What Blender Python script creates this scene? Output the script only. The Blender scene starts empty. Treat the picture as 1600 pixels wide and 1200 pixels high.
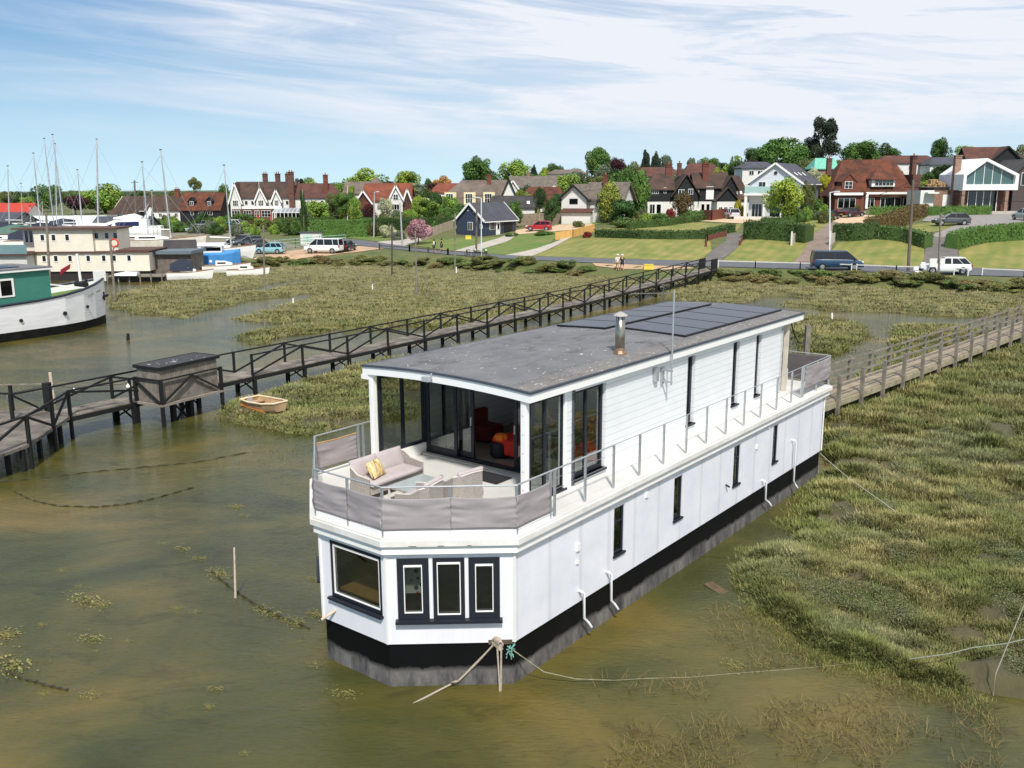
import bpy, bmesh, math, random
import numpy as np
from mathutils import Vector, Matrix
R = math.radians
SC = bpy.context.scene
COL = SC.collection
# ---------------------------------------------------------------- camera
F, PI_, RO, H = 1441.3, .2123, -.0041, 10.3
cam = bpy.data.objects.new('camera', bpy.data.cameras.new('camera')); COL.objects.link(cam)
cam.data.lens = 36 * F / 1600; cam.data.sensor_width = 36; cam.data.clip_end = 9000; cam.data.clip_start = .2
cam.matrix_world = Matrix.Translation((0, 0, H)) @ Matrix.Rotation(math.pi/2 - PI_, 4, 'X') @ Matrix.Rotation(RO, 4, 'Z')
SC.camera = cam
SC.render.resolution_x, SC.render.resolution_y = 1024, 768
# ---------------------------------------------------------------- sun and sky
SUN_EL, SUN_AZ = 50, 175            # azimuth measured clockwise from +Y (view direction)
sd = Vector((math.sin(R(SUN_AZ)) * math.cos(R(SUN_EL)), math.cos(R(SUN_AZ)) * math.cos(R(SUN_EL)), math.sin(R(SUN_EL))))
sl = bpy.data.lights.new('sun', 'SUN'); sl.energy = 3.4; sl.angle = R(4); sl.color = (1, .95, .87)
so = bpy.data.objects.new('sun', sl); COL.objects.link(so); so.rotation_euler = sd.to_track_quat('Z', 'Y').to_euler()
W = bpy.data.worlds.new('World'); SC.world = W; W.use_nodes = True
nt = W.node_tree; N, L = nt.nodes, nt.links
def nd(t, **k):
    n = N.new(t)
    for a, b in k.items():
        if a[:1] == '_': n.inputs[int(a[1:])].default_value = b
        else: setattr(n, a, b)
    return n
bg = N['Background']; bg.inputs[1].default_value = .12
sky = nd('ShaderNodeTexSky', sky_type='NISHITA', sun_disc=False, sun_elevation=R(SUN_EL), sun_rotation=R(SUN_AZ), altitude=0, air_density=1.0, dust_density=.3, ozone_density=2.0)
tc = nd('ShaderNodeTexCoord'); sp = nd('ShaderNodeSeparateXYZ'); L.new(tc.outputs['Generated'], sp.inputs[0])
az = nd('ShaderNodeMath', operation='ARCTAN2'); L.new(sp.outputs[0], az.inputs[0]); L.new(sp.outputs[1], az.inputs[1])
def mth(op, a, b=None, c=None, clamp=False):
    m = nd('ShaderNodeMath', operation=op, use_clamp=clamp)
    for i, v in enumerate((a, b, c)):
        if v is None: continue
        if isinstance(v, (int, float)): m.inputs[i].default_value = v
        else: L.new(v, m.inputs[i])
    return m.outputs[0]
el = sp.outputs[2]
def cloud(sx, sy, tilt, off, det, lo, hi, dist=.6):
    cb = nd('ShaderNodeCombineXYZ')
    L.new(mth('MULTIPLY', az.outputs[0], sx), cb.inputs[0])
    L.new(mth('MULTIPLY', mth('ADD', el, mth('MULTIPLY', az.outputs[0], tilt)), sy), cb.inputs[1]); cb.inputs[2].default_value = off
    n = nd('ShaderNodeTexNoise'); n.inputs['Scale'].default_value = 1; n.inputs['Detail'].default_value = det; n.inputs['Roughness'].default_value = .6; n.inputs['Distortion'].default_value = dist
    L.new(cb.outputs[0], n.inputs['Vector'])
    m = nd('ShaderNodeMapRange', interpolation_type='SMOOTHSTEP'); L.new(n.outputs[0], m.inputs[0]); m.inputs[1].default_value = lo; m.inputs[2].default_value = hi
    return m.outputs[0]
c1 = cloud(2.6, 22, .07, 3.7, 8, .36, .70, .9)       # broad veil
c2 = cloud(5, 75, .09, 9.1, 8, .40, .76, .7)          # fine streaks
# more cloud to the right and higher up, thin near the horizon
bias = nd('ShaderNodeMapRange', interpolation_type='SMOOTHSTEP'); L.new(mth('ADD', az.outputs[0], mth('MULTIPLY', el, .9)), bias.inputs[0]); bias.inputs[1].default_value = -.50; bias.inputs[2].default_value = .26
low = nd('ShaderNodeMapRange', interpolation_type='SMOOTHSTEP'); L.new(el, low.inputs[0]); low.inputs[1].default_value = .01; low.inputs[2].default_value = .10
cm = mth('MULTIPLY', mth('ADD', mth('MULTIPLY', c1, .85), mth('MULTIPLY', c2, .42)), mth('ADD', mth('MULTIPLY', bias.outputs[0], .95), .24))
cm = mth('MULTIPLY', cm, mth('ADD', mth('MULTIPLY', low.outputs[0], .7), .3))
cm = mth('ADD', cm, mth('MULTIPLY', mth('MULTIPLY', bias.outputs[0], mth('ADD', mth('MULTIPLY', low.outputs[0], .75), .25)), .52), clamp=True)
hz_ = nd('ShaderNodeMapRange', interpolation_type='SMOOTHSTEP'); L.new(el, hz_.inputs[0]); hz_.inputs[1].default_value = .2; hz_.inputs[2].default_value = .6; hz_.inputs[3].default_value = .96; hz_.inputs[4].default_value = .0
hc = nd('ShaderNodeMapRange'); L.new(el, hc.inputs[0]); hc.inputs[1].default_value = .0; hc.inputs[2].default_value = .17
hm_ = nd('ShaderNodeMix', data_type='RGBA'); L.new(hc.outputs[0], hm_.inputs['Factor']); hm_.inputs['A'].default_value = (4.0, 5.7, 6.5, 1); hm_.inputs['B'].default_value = (.85, 2.3, 4.3, 1)
sk2 = nd('ShaderNodeMix', data_type='RGBA'); L.new(hz_.outputs[0], sk2.inputs['Factor']); dk0 = nd('ShaderNodeVectorMath', operation='SCALE'); dk0.inputs['Scale'].default_value = .62; L.new(sky.outputs[0], dk0.inputs[0]); L.new(dk0.outputs[0], sk2.inputs['A']); L.new(hm_.outputs['Result'], sk2.inputs['B'])
mx = nd('ShaderNodeMix', data_type='RGBA'); L.new(cm, mx.inputs['Factor']); L.new(sk2.outputs['Result'], mx.inputs['A']); mx.inputs['B'].default_value = (5.35, 5.6, 6.1, 1)
L.new(mx.outputs['Result'], bg.inputs[0])
SC.view_settings.view_transform = 'Standard'; SC.view_settings.look = 'None'; SC.view_settings.gamma = 1; SC.view_settings.exposure = .40
SC.render.engine = 'CYCLES'
SC.cycles.max_bounces = 8; SC.cycles.transparent_max_bounces = 12
# ---------------------------------------------------------------- pixel <-> place helpers (authoring measurements of the photo)
CP, SP_ = math.cos(PI_), math.sin(PI_)
def ray(px, py):
    a0, b0 = px-800, py-600
    a = a0*math.cos(RO) + b0*math.sin(RO); b = -a0*math.sin(RO) + b0*math.cos(RO)
    return a, F*CP - b*SP_, -F*SP_ - b*CP
def G(px, py, z=0.):
    x, y, k = ray(px, py); t = (z-H)/k
    return Vector((x*t, y*t, z))
def at(px, py, Y):
    x, y, k = ray(px, py); t = Y/y
    return Vector((x*t, Y, H + k*t))
# land heights: per column (q = 800+1474*x/y) rows of (depth, z)
LAND = {
 -500: [(110,-.7),(116,.5),(120,1.2),(150,1.3),(180,1.4),(220,1.4),(300,1.5),(420,1.6),(600,1.8),(900,2),(3500,-16)],
 0:   [(112,-.7),(118,.5),(122,1.2),(150,1.3),(180,1.4),(220,1.5),(300,1.6),(420,1.7),(600,1.8),(900,2),(3500,-16)],
 300: [(107,-.7),(112,.4),(116,1.2),(140,1.3),(170,1.5),(205,2),(250,2.3),(400,2.6),(600,2.6),(900,2.6),(3500,-14)],
 450: [(114,-.7),(120,.4),(124,1.2),(150,1.4),(165,1.5),(205,2.2),(250,3),(400,4),(600,5),(900,5),(3500,-5)],
 600: [(114,-.7),(120,.4),(126,1.4),(143,1.5),(160,2),(190,4),(250,5),(400,6),(600,7),(900,8),(3500,0)],
 700: [(110,-.7),(115,.4),(118,1.4),(125,1.5),(145,2.6),(175,3.6),(250,6),(400,8),(600,9),(900,10),(3500,8)],
 800: [(107,-.7),(110,.4),(112,1.4),(117,1.5),(140,2.3),(150,3),(200,4.4),(300,8),(400,9.5),(900,11),(3500,10)],
 1000:[(98,-.7),(101,.6),(104,1.3),(111,1.5),(121,3.1),(140,3.9),(175,4.7),(250,8.5),(400,12),(900,14),(3500,14)],
 1120:[(95,-.7),(98,.6),(101,1.4),(109,1.5),(122,3.3),(150,4.5),(175,4.9),(250,9.5),(400,14),(900,16),(3500,16)],
 1250:[(93,-.7),(95.5,.5),(98,1.4),(107,1.5),(121,3.7),(144,4.8),(160,5.2),(250,11),(400,16),(900,18),(3500,18)],
 1400:[(88,-.7),(90.5,.5),(93,1.4),(101,1.5),(114,3.9),(142,5.1),(160,6.2),(250,12.5),(400,17),(900,20),(3500,20)],
 1600:[(83.5,-.7),(86,.5),(89,1.4),(97,1.5),(111,3.9),(122,5.2),(160,5.6),(250,12.5),(400,17),(900,20),(3500,20)],
 2100:[(74,-.7),(77,.4),(80,1.4),(88,1.5),(103,4),(118,5.2),(160,5.6),(250,12.5),(400,17),(900,20),(3500,20)]}
LQ = np.array(sorted(LAND), float); LY = np.array([[r[0] for r in LAND[int(k)]] for k in LQ], float); LZ = np.array([[r[1] for r in LAND[int(k)]] for k in LQ], float)
def hland(x, y):
    q = 800 + 1474*x/y
    Yk = np.array([np.interp(q, LQ, LY[:, i]) for i in range(LY.shape[1])]); Zk = np.array([np.interp(q, LQ, LZ[:, i]) for i in range(LY.shape[1])])
    return float(np.interp(y, Yk, Zk))
def T(px, py):
    x, y, k = ray(px, py)
    Y = 70.
    while Y < 3000:
        t = Y/y
        if H + k*t <= hland(x*t, Y): break
        Y += .5 if Y < 200 else 5
    lo, hi = Y-(5 if Y > 200 else .5), Y
    for _ in range(12):
        m = (lo+hi)/2; t = m/y
        if H+k*t <= hland(x*t, m): hi = m
        else: lo = m
    t = hi/y
    return Vector((x*t, hi, hland(x*t, hi)))
# ---------------------------------------------------------------- numpy noise
def vnoise(x, y, seed=0):
    xi, yi = np.floor(x).astype(np.int64), np.floor(y).astype(np.int64); xf, yf = x-xi, y-yi
    def hsh(a, b):
        n = (a*374761393 + b*668265263 + seed*974711) & 0xffffffff
        n = ((n ^ (n >> 13))*1274126177) & 0xffffffff
        return ((n ^ (n >> 16)) & 0xffff)/65535.
    u, v = xf*xf*(3-2*xf), yf*yf*(3-2*yf)
    return (hsh(xi, yi)*(1-u)+hsh(xi+1, yi)*u)*(1-v) + (hsh(xi, yi+1)*(1-u)+hsh(xi+1, yi+1)*u)*v
def fbm(x, y, s, o=4, seed=0):
    r = 0; a = .5; t = 0
    for i in range(o): r = r + a*vnoise(x/s, y/s, seed+i); t += a; a *= .55; s /= 2.1
    return r/t
# ---------------------------------------------------------------- materials
def lin(c):
    if isinstance(c, str): c = [int(c[i:i+2], 16) for i in (0, 2, 4)]
    return tuple(((v/255/12.92) if v/255 <= .04045 else ((v/255+.055)/1.055)**2.4) for v in c) + (1,)
MATS = {}
def mat(name, col, rough=.6, var=.18, scale=3., metal=0, bump=0., bscale=None, stretch=(1, 1, 1), col2=None, spec=.5, attr=None, alpha=None, trans=0, detail=6):
    if name in MATS: return MATS[name]
    m = bpy.data.materials.new(name); m.use_nodes = True; t = m.node_tree; n, l = t.nodes, t.links
    b = n['Principled BSDF']; c = lin(col); b.inputs['Roughness'].default_value = rough; b.inputs['Metallic'].default_value = metal; b.inputs['Specular IOR Level'].default_value = spec
    if trans: b.inputs['Transmission Weight'].default_value = trans
    if alpha is not None: b.inputs['Alpha'].default_value = alpha
    tcn = n.new('ShaderNodeTexCoord'); mp = n.new('ShaderNodeMapping'); mp.inputs['Scale'].default_value = stretch; l.new(tcn.outputs['Object'], mp.inputs[0])
    nz = n.new('ShaderNodeTexNoise'); nz.inputs['Scale'].default_value = scale; nz.inputs['Detail'].default_value = detail; nz.inputs['Roughness'].default_value = .65; l.new(mp.outputs[0], nz.inputs['Vector'])
    rp = n.new('ShaderNodeValToRGB'); l.new(nz.outputs[0], rp.inputs[0])
    d = lin(col2) if col2 else tuple(v*(1-var) for v in c[:3]) + (1,)
    e = c if col2 else tuple(min(1, v*(1+var)) for v in c[:3]) + (1,)
    rp.color_ramp.elements[0].position = .36; rp.color_ramp.elements[0].color = d; rp.color_ramp.elements[1].position = .64; rp.color_ramp.elements[1].color = e
    out = rp.outputs[0]
    if attr:
        at_ = n.new('ShaderNodeAttribute'); at_.attribute_name = attr; ml = n.new('ShaderNodeMix'); ml.data_type = 'RGBA'; ml.blend_type = 'MULTIPLY'; ml.inputs[0].default_value = 1
        l.new(out, ml.inputs['A']); l.new(at_.outputs['Color'], ml.inputs['B']); out = ml.outputs['Result']
    l.new(out, b.inputs['Base Color'])
    if bump:
        bp = n.new('ShaderNodeBump'); bp.inputs['Strength'].default_value = bump; bp.inputs['Distance'].default_value = .03
        n2 = n.new('ShaderNodeTexNoise'); n2.inputs['Scale'].default_value = bscale or scale*4; n2.inputs['Detail'].default_value = 5; l.new(mp.outputs[0], n2.inputs['Vector']); l.new(n2.outputs[0], bp.inputs['Height']); l.new(bp.outputs[0], b.inputs['Normal'])
    MATS[name] = m; return m
def nodes(m): return m.node_tree.nodes, m.node_tree.links, m.node_tree.nodes['Principled BSDF']
def banded(name, col, axis='Z', period=.15, dark=.75, rough=.55, var=.08, scale=2., bump=.4, bricks=None, col2=None, mortar='b8b0a4'):
    """boards / tiles / bricks: a lined surface"""
    if name in MATS: return MATS[name]
    m = mat(name, col, rough, var, scale, col2=col2); n, l, b = nodes(m)
    src = b.inputs['Base Color'].links[0].from_socket
    tcn = n.new('ShaderNodeTexCoord'); s = n.new('ShaderNodeSeparateXYZ'); l.new(tcn.outputs['Object'], s.inputs[0])
    if bricks:
        cb = n.new('ShaderNodeCombineXYZ'); ad = n.new('ShaderNodeMath'); l.new(s.outputs[0], ad.inputs[0]); l.new(s.outputs[1], ad.inputs[1]); l.new(ad.outputs[0], cb.inputs[0]); l.new(s.outputs[2], cb.inputs[1])
        br = n.new('ShaderNodeTexBrick'); l.new(cb.outputs[0], br.inputs['Vector']); br.inputs['Scale'].default_value = 1; br.inputs['Brick Width'].default_value = bricks[0]; br.inputs['Row Height'].default_value = bricks[1]; br.inputs['Mortar Size'].default_value = bricks[2]
        br.inputs['Color1'].default_value = (1, 1, 1, 1); br.inputs['Color2'].default_value = (dark, dark, dark, 1); br.inputs['Mortar'].default_value = (dark*.8,)*3 + (1,)
        f = br.outputs[0]; hgt = br.outputs['Fac']
    else:
        ml = n.new('ShaderNodeMath'); ml.operation = 'FRACT'; dv = n.new('ShaderNodeMath'); dv.operation = 'DIVIDE'; l.new(s.outputs['XYZ'.index(axis)], dv.inputs[0]); dv.inputs[1].default_value = period; l.new(dv.outputs[0], ml.inputs[0])
        rr = n.new('ShaderNodeValToRGB'); l.new(ml.outputs[0], rr.inputs[0]); rr.color_ramp.elements[0].color = (dark,)*3 + (1,); rr.color_ramp.elements[0].position = .06; rr.color_ramp.elements[1].color = (1, 1, 1, 1); rr.color_ramp.elements[1].position = .14
        f = rr.outputs[0]; hgt = ml.outputs[0]
    mm = n.new('ShaderNodeMix'); mm.data_type = 'RGBA'; mm.blend_type = 'MULTIPLY'; mm.inputs[0].default_value = 1; l.new(src, mm.inputs['A']); l.new(f, mm.inputs['B']); l.new(mm.outputs['Result'], b.inputs['Base Color'])
    if bump:
        bp = n.new('ShaderNodeBump'); bp.inputs['Strength'].default_value = bump; bp.inputs['Distance'].default_value = .02; l.new(hgt, bp.inputs['Height']); l.new(bp.outputs[0], b.inputs['Normal'])
    return m
# ---------------------------------------------------------------- mesh builder
class MB:
    def __init__(s): s.v = []; s.f = []; s.m = []; s.cm = 0
    def add(s, vs, fs):
        o = len(s.v); s.v += [tuple(p) for p in vs]; s.f += [tuple(i+o for i in f) for f in fs]; s.m += [s.cm]*len(fs); return s
    def box(s, c, d, rz=0, rx=0, ry=0, taper=1):
        M = Matrix.Rotation(rz, 3, 'Z') @ Matrix.Rotation(ry, 3, 'Y') @ Matrix.Rotation(rx, 3, 'X'); c = Vector(c); vs = []
        for k in (-.5, .5):
            for i, j in ((-.5, -.5), (.5, -.5), (.5, .5), (-.5, .5)):
                tt = taper if k > 0 else 1
                vs.append(c + M @ Vector((i*d[0]*tt, j*d[1]*tt, k*d[2])))
        return s.add(vs, [(0, 3, 2, 1), (4, 5, 6, 7), (0, 1, 5, 4), (1, 2, 6, 5), (2, 3, 7, 6), (3, 0, 4, 7)])
    def b2(s, x0, x1, y0, y1, z0, z1): return s.box(((x0+x1)/2, (y0+y1)/2, (z0+z1)/2), (x1-x0, y1-y0, z1-z0))
    def bar(s, p, q, w, h=None):
        p, q = Vector(p), Vector(q); h = h or w; d = (q-p); L_ = d.length
        if L_ < 1e-6: return s
        d /= L_; u = d.cross(Vector((0, 0, 1)))
        u = Vector((1, 0, 0)) if u.length < 1e-3 else u.normalized(); v = u.cross(d)
        vs = [e + u*i*w/2 + v*j*h/2 for e in (p, q) for i, j in ((-1, -1), (1, -1), (1, 1), (-1, 1))]
        return s.add(vs, [(0, 3, 2, 1), (4, 5, 6, 7), (0, 1, 5, 4), (1, 2, 6, 5), (2, 3, 7, 6), (3, 0, 4, 7)])
    def tube(s, pts, r, n=8, cap=True):
        pts = [Vector(p) for p in pts]; rs = r if isinstance(r, (list, tuple)) else [r]*len(pts); vs = []; fs = []
        ref = Vector((0, 0, 1))
        for i, p in enumerate(pts):
            d = (pts[min(i+1, len(pts)-1)] - pts[max(i-1, 0)]).normalized()
            u = d.cross(ref)
            if u.length < .15: u = d.cross(Vector((1, .3, 0)))
            u.normalize(); v = d.cross(u)
            for k in range(n):
                a = 2*math.pi*k/n; vs.append(p + (u*math.cos(a) + v*math.sin(a))*rs[i])
        for i in range(len(pts)-1):
            for k in range(n): fs.append((i*n+k, i*n+(k+1) % n, (i+1)*n+(k+1) % n, (i+1)*n+k))
        if cap: fs += [tuple(range(n))[::-1], tuple((len(pts)-1)*n+k for k in range(n))]
        return s.add(vs, fs)
    def prism(s, poly, z0, z1):
        n = len(poly); vs = [(p[0], p[1], z0) for p in poly] + [(p[0], p[1], z1) for p in poly]
        return s.add(vs, [tuple(range(n))[::-1], tuple(range(n, 2*n))] + [(i, (i+1) % n, n+(i+1) % n, n+i) for i in range(n)])
    def loft(s, rings, cap=True, closed=True):
        n = len(rings[0]); vs = [p for r in rings for p in r]; fs = []
        for i in range(len(rings)-1):
            for k in range(n if closed else n-1): fs.append((i*n+k, i*n+(k+1) % n, (i+1)*n+(k+1) % n, (i+1)*n+k))
        if cap: fs += [tuple(range(n))[::-1], tuple((len(rings)-1)*n+k for k in range(n))]
        return s.add(vs, fs)
    def lathe(s, prof, c=(0, 0, 0), n=16, axis='Z'):
        c = Vector(c); rings = []
        for r, z in prof:
            ring = []
            for k in range(n):
                a = 2*math.pi*k/n; p = (r*math.cos(a), r*math.sin(a), z)
                if axis == 'Y': p = (p[0], p[2], p[1])
                if axis == 'X': p = (p[2], p[0], p[1])
                ring.append(c+Vector(p))
            rings.append(ring)
        return s.loft(rings)
    def mat(s, i): s.cm = i; return s
    def build(s, name, m, parent=None, smooth=False, bevel=0, label=None):
        me = bpy.data.meshes.new(name); me.from_pydata(s.v, [], s.f)
        for x in (m if isinstance(m, (list, tuple)) else [m]): me.materials.append(x)
        if any(s.m): me.polygons.foreach_set('material_index', s.m)
        bm = bmesh.new(); bm.from_mesh(me); bmesh.ops.recalc_face_normals(bm, faces=bm.faces)
        bm.to_mesh(me); bm.free()
        if smooth: me.shade_smooth() if hasattr(me, 'shade_smooth') else me.polygons.foreach_set('use_smooth', [True]*len(me.polygons))
        me.update()
        o = bpy.data.objects.new(name, me); COL.objects.link(o)
        if parent is not None: o.parent = parent
        if bevel:
            b = o.modifiers.new('bevel', 'BEVEL'); b.width = bevel; b.segments = 2; b.limit_method = 'ANGLE'
        if label: o['label'] = label
        return o
def tag(o, label=None, cat=None, group=None, kind=None):
    if label: o['label'] = label
    if cat: o['category'] = cat
    if group: o['group'] = group
    if kind: o['kind'] = kind
    return o
def empty(name, loc, rz=0, label=None, cat=None, group=None):
    o = bpy.data.objects.new(name, None); COL.objects.link(o); o.location = loc; o.rotation_euler = (0, 0, rz); o.empty_display_size = .3
    return tag(o, label, cat, group)
def copy_tree(o, parent=None):
    c = o.copy(); COL.objects.link(c)
    if parent is not None: c.parent = parent
    for ch in list(o.children): copy_tree(ch, c)
    return c
def npmesh(name, verts, faces_flat, nper, m, cols=None, smooth=False):
    me = bpy.data.meshes.new(name); nv = len(verts); nf = len(faces_flat)//nper
    me.vertices.add(nv); me.vertices.foreach_set('co', np.asarray(verts, np.float32).ravel())
    me.loops.add(len(faces_flat)); me.loops.foreach_set('vertex_index', np.asarray(faces_flat, np.int32))
    me.polygons.add(nf); me.polygons.foreach_set('loop_start', np.arange(0, nf*nper, nper, dtype=np.int32)); me.polygons.foreach_set('loop_total', np.full(nf, nper, np.int32))
    if smooth: me.polygons.foreach_set('use_smooth', np.ones(nf, bool))
    me.materials.append(m); me.update(calc_edges=True)
    if cols is not None:
        a = me.color_attributes.new('col', 'FLOAT_COLOR', 'POINT'); c4 = np.ones((nv, 4), np.float32); c4[:, :3] = cols; a.data.foreach_set('color', c4.ravel())
    return me
# ================================================================ WATER
mw = mat('water_surface', '5c5638', .06, .2, .08, spec=.5); n, l, b = nodes(mw)
b.inputs['IOR'].default_value = 1.33
tcn = n.new('ShaderNodeNewGeometry')
def wn(scale, det, stretch=(1, 1, 1), rot=0, dist=0, rgh=.55):
    mp = n.new('ShaderNodeMapping'); mp.inputs['Scale'].default_value = stretch; mp.inputs['Rotation'].default_value = (0, 0, rot); l.new(tcn.outputs['Position'], mp.inputs[0])
    z = n.new('ShaderNodeTexNoise'); z.inputs['Scale'].default_value = scale; z.inputs['Detail'].default_value = det; z.inputs['Distortion'].default_value = dist; z.inputs['Roughness'].default_value = rgh; l.new(mp.outputs[0], z.inputs['Vector']); return z.outputs[0]
def rampn(src, stops):
    r = n.new('ShaderNodeValToRGB'); l.new(src, r.inputs[0]); e = r.color_ramp.elements
    while len(e) < len(stops): e.new(.5)
    for i, (p, c) in enumerate(stops): e[i].position = p; e[i].color = lin(c)
    return r.outputs[0]
def mixn(f, a, bb, mode='MIX'):
    m = n.new('ShaderNodeMix'); m.data_type = 'RGBA'; m.blend_type = mode
    if isinstance(f, float): m.inputs[0].default_value = f
    else: l.new(f, m.inputs[0])
    for k, v in (('A', a), ('B', bb)):
        if isinstance(v, str): m.inputs[k].default_value = lin(v)
        else: l.new(v, m.inputs[k])
    return m.outputs['Result']
# murk: the muddy bed seen through shallow water (silt shoals, green algae, dark weed)
base = rampn(wn(.13, 5, (1, 1.4, 1), .5, .6), [(.32, '323218'), (.45, '474722'), (.55, '5a5227'), (.68, '71602e')])
green = rampn(wn(.07, 3, (1, 1, 1), .2), [(.45, '000000'), (.66, '7a7a7a')])
base = mixn(green, base, '44552e')
weed = rampn(wn(.42, 8, (1, 2.0, 1), .75, 1.4, .66), [(.54, '000000'), (.70, 'b8b8b8')])
base = mixn(weed, base, '20220e')
l.new(base, b.inputs['Base Color'])
bp = n.new('ShaderNodeBump'); bp.inputs['Distance'].default_value = .05; bp.inputs['Strength'].default_value = .5
wv = n.new('ShaderNodeMath'); wv.operation = 'ADD'; l.new(wn(4.2, 5, (1, 3.2, 1), .42, .6), wv.inputs[0])
w2 = n.new('ShaderNodeMath'); w2.operation = 'MULTIPLY'; w2.inputs[1].default_value = 1.6; l.new(wn(.5, 3, (1, 2.4, 1), .35), w2.inputs[0]); l.new(w2.outputs[0], wv.inputs[1])
l.new(wv.outputs[0], bp.inputs['Height']); l.new(bp.outputs[0], b.inputs['Normal'])
me = bpy.data.meshes.new('water'); me.from_pydata([(-260, 2, 0), (260, 2, 0), (260, 200, 0), (-260, 200, 0)], [], [(0, 1, 2, 3)]); me.materials.append(mw)
o = bpy.data.objects.new('water', me); COL.objects.link(o); o['kind'] = 'structure'
# ================================================================ LAND
rough_grass = mat('rough_grass', '4c5a2e', .95, 0, .5, col2='6a6a3e', bump=.5, bscale=6)
qs = np.arange(-800, 2500, 12.); ys = np.concatenate([np.arange(72, 180, 1.), np.arange(180, 300, 4.), np.arange(300, 900, 30.), np.arange(900, 3600, 300.)])
gy = np.repeat(ys[:, None], len(qs), 1); gq = np.repeat(qs[None], len(ys), 0); gx = (gq-800)*gy/1474
Yk = np.array([np.interp(qs, LQ, LY[:, i]) for i in range(LY.shape[1])]); Zk = np.array([np.interp(qs, LQ, LZ[:, i]) for i in range(LY.shape[1])])
gz = np.stack([np.interp(ys, Yk[:, j], Zk[:, j], left=-1.5) for j in range(len(qs))], 1)
nr, nc = gy.shape; idx = np.arange(nr*nc).reshape(nr, nc)
fc = np.stack([idx[:-1, :-1], idx[:-1, 1:], idx[1:, 1:], idx[1:, :-1]], -1).reshape(-1)
me = npmesh('land', np.stack([gx, gy, gz], -1).reshape(-1, 3), fc, 4, rough_grass, smooth=True)
o = bpy.data.objects.new('land', me); COL.objects.link(o); o['kind'] = 'structure'
def drape(name, poly, m, off=.05, px=True, step=1.5, kind='structure'):
    """a sheet laid over the land; poly in photo pixels (projected onto the land) or in metres"""
    P = [T(*p) for p in poly] if px else [Vector((p[0], p[1], 0)) for p in poly]
    bm = bmesh.new(); bm.faces.new([bm.verts.new((p.x, p.y, 0)) for p in P])
    xs = [p.x for p in P]; yv = [p.y for p in P]
    for a, lo, hi in ((0, min(xs), max(xs)), (1, min(yv), max(yv))):
        k = math.ceil(lo/step)*step
        while k < hi:
            co = Vector((k, 0, 0)) if a == 0 else Vector((0, k, 0)); no = Vector((1, 0, 0)) if a == 0 else Vector((0, 1, 0))
            bmesh.ops.bisect_plane(bm, geom=bm.verts[:]+bm.edges[:]+bm.faces[:], plane_co=co, plane_no=no); k += step
    bmesh.ops.triangulate(bm, faces=bm.faces[:])
    for v in bm.verts: v.co.z = hland(v.co.x, v.co.y) + off
    bmesh.ops.recalc_face_normals(bm, faces=bm.faces)
    if sum(f.normal.z for f in bm.faces) < 0: bmesh.ops.reverse_faces(bm, faces=bm.faces)
    me = bpy.data.meshes.new(name); bm.to_mesh(me); bm.free(); me.materials.append(m)
    o = bpy.data.objects.new(name, me); COL.objects.link(o); o['kind'] = kind; return o
asphalt = mat('asphalt', '5f6166', .85, .15, 1.2, bump=.2)
tarmac = mat('drive_tarmac', '6a6560', .85, .15, .8, bump=.2)
gravel = mat('gravel', 'cbb091', .95, .15, 1.5, bump=.3)
sandy = mat('sandy_ground', 'b89a7c', .95, .18, .6, bump=.3)
concrete = mat('concrete_path', 'b3aba0', .9, .12, .7)
def lawnmat(name, a, bb, dry):
    m = mat(name, bb, .95, 0, .35, col2=dry); nn, ll, b_ = nodes(m); src = b_.inputs['Base Color'].links[0].from_socket
    g = nn.new('ShaderNodeNewGeometry'); mp = nn.new('ShaderNodeMapping'); mp.inputs['Rotation'].default_value = (0, 0, .5); ll.new(g.outputs['Position'], mp.inputs[0])
    w = nn.new('ShaderNodeTexWave'); w.inputs['Scale'].default_value = .22; w.inputs['Distortion'].default_value = 3.5; w.inputs['Detail'].default_value = 4; ll.new(mp.outputs[0], w.inputs['Vector'])
    mm = nn.new('ShaderNodeMix'); mm.data_type = 'RGBA'; mm.inputs['A'].default_value = lin(a); ll.new(src, mm.inputs['B'])
    mr = nn.new('ShaderNodeMapRange'); ll.new(w.outputs[0], mr.inputs[0]); mr.inputs[3].default_value = .72; mr.inputs[4].default_value = 1; ll.new(mr.outputs[0], mm.inputs[0]); ll.new(mm.outputs['Result'], b_.inputs['Base Color']); return m
lawn = lawnmat('lawn', '566a2a', '6d7834', '958a4e')
lawn2 = lawnmat('lush_grass', '44662a', '56762c', '7c7c42')
ROADF = [(1720, 425), (1600, 421.5), (1400, 416), (1250, 412), (1100, 408.5), (1000, 406), (900, 403), (800, 400), (700, 393), (640, 386), (600, 380), (560, 375.5), (530, 373)]
ROADN = [(525, 380), (560, 384), (600, 388), (640, 392), (700, 398), (800, 405), (900, 410), (1000, 414), (1100, 417), (1250, 421), (1400, 427), (1600, 433.5), (1720, 438)]
drape('road', ROADF + ROADN, asphalt, .06)
drape('gravel_car_park', [(395, 405), (430, 396), (478, 389), (520, 384), (565, 385), (600, 388.5), (560, 394), (520, 399), (470, 404), (430, 410)], sandy, .05)
drape('sandy_verge', [(925, 411.5), (1000, 414.3), (1060, 416.3), (1085, 420), (1030, 422), (975, 421), (930, 416)], sandy, .05)
drape('boatyard_ground', [(-300, 420), (-300, 345), (0, 340), (160, 338), (300, 350), (380, 366), (440, 378), (480, 388), (400, 402), (340, 412), (290, 420), (200, 424), (60, 424)], mat('boatyard_ground', '8c8474', .95, .2, .4, bump=.3, col2='6c6a50'), .045)
drape('pub_car_park', [(290, 342), (290, 348), (380, 352), (480, 352), (480, 345), (380, 343)], gravel, .06)
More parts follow.
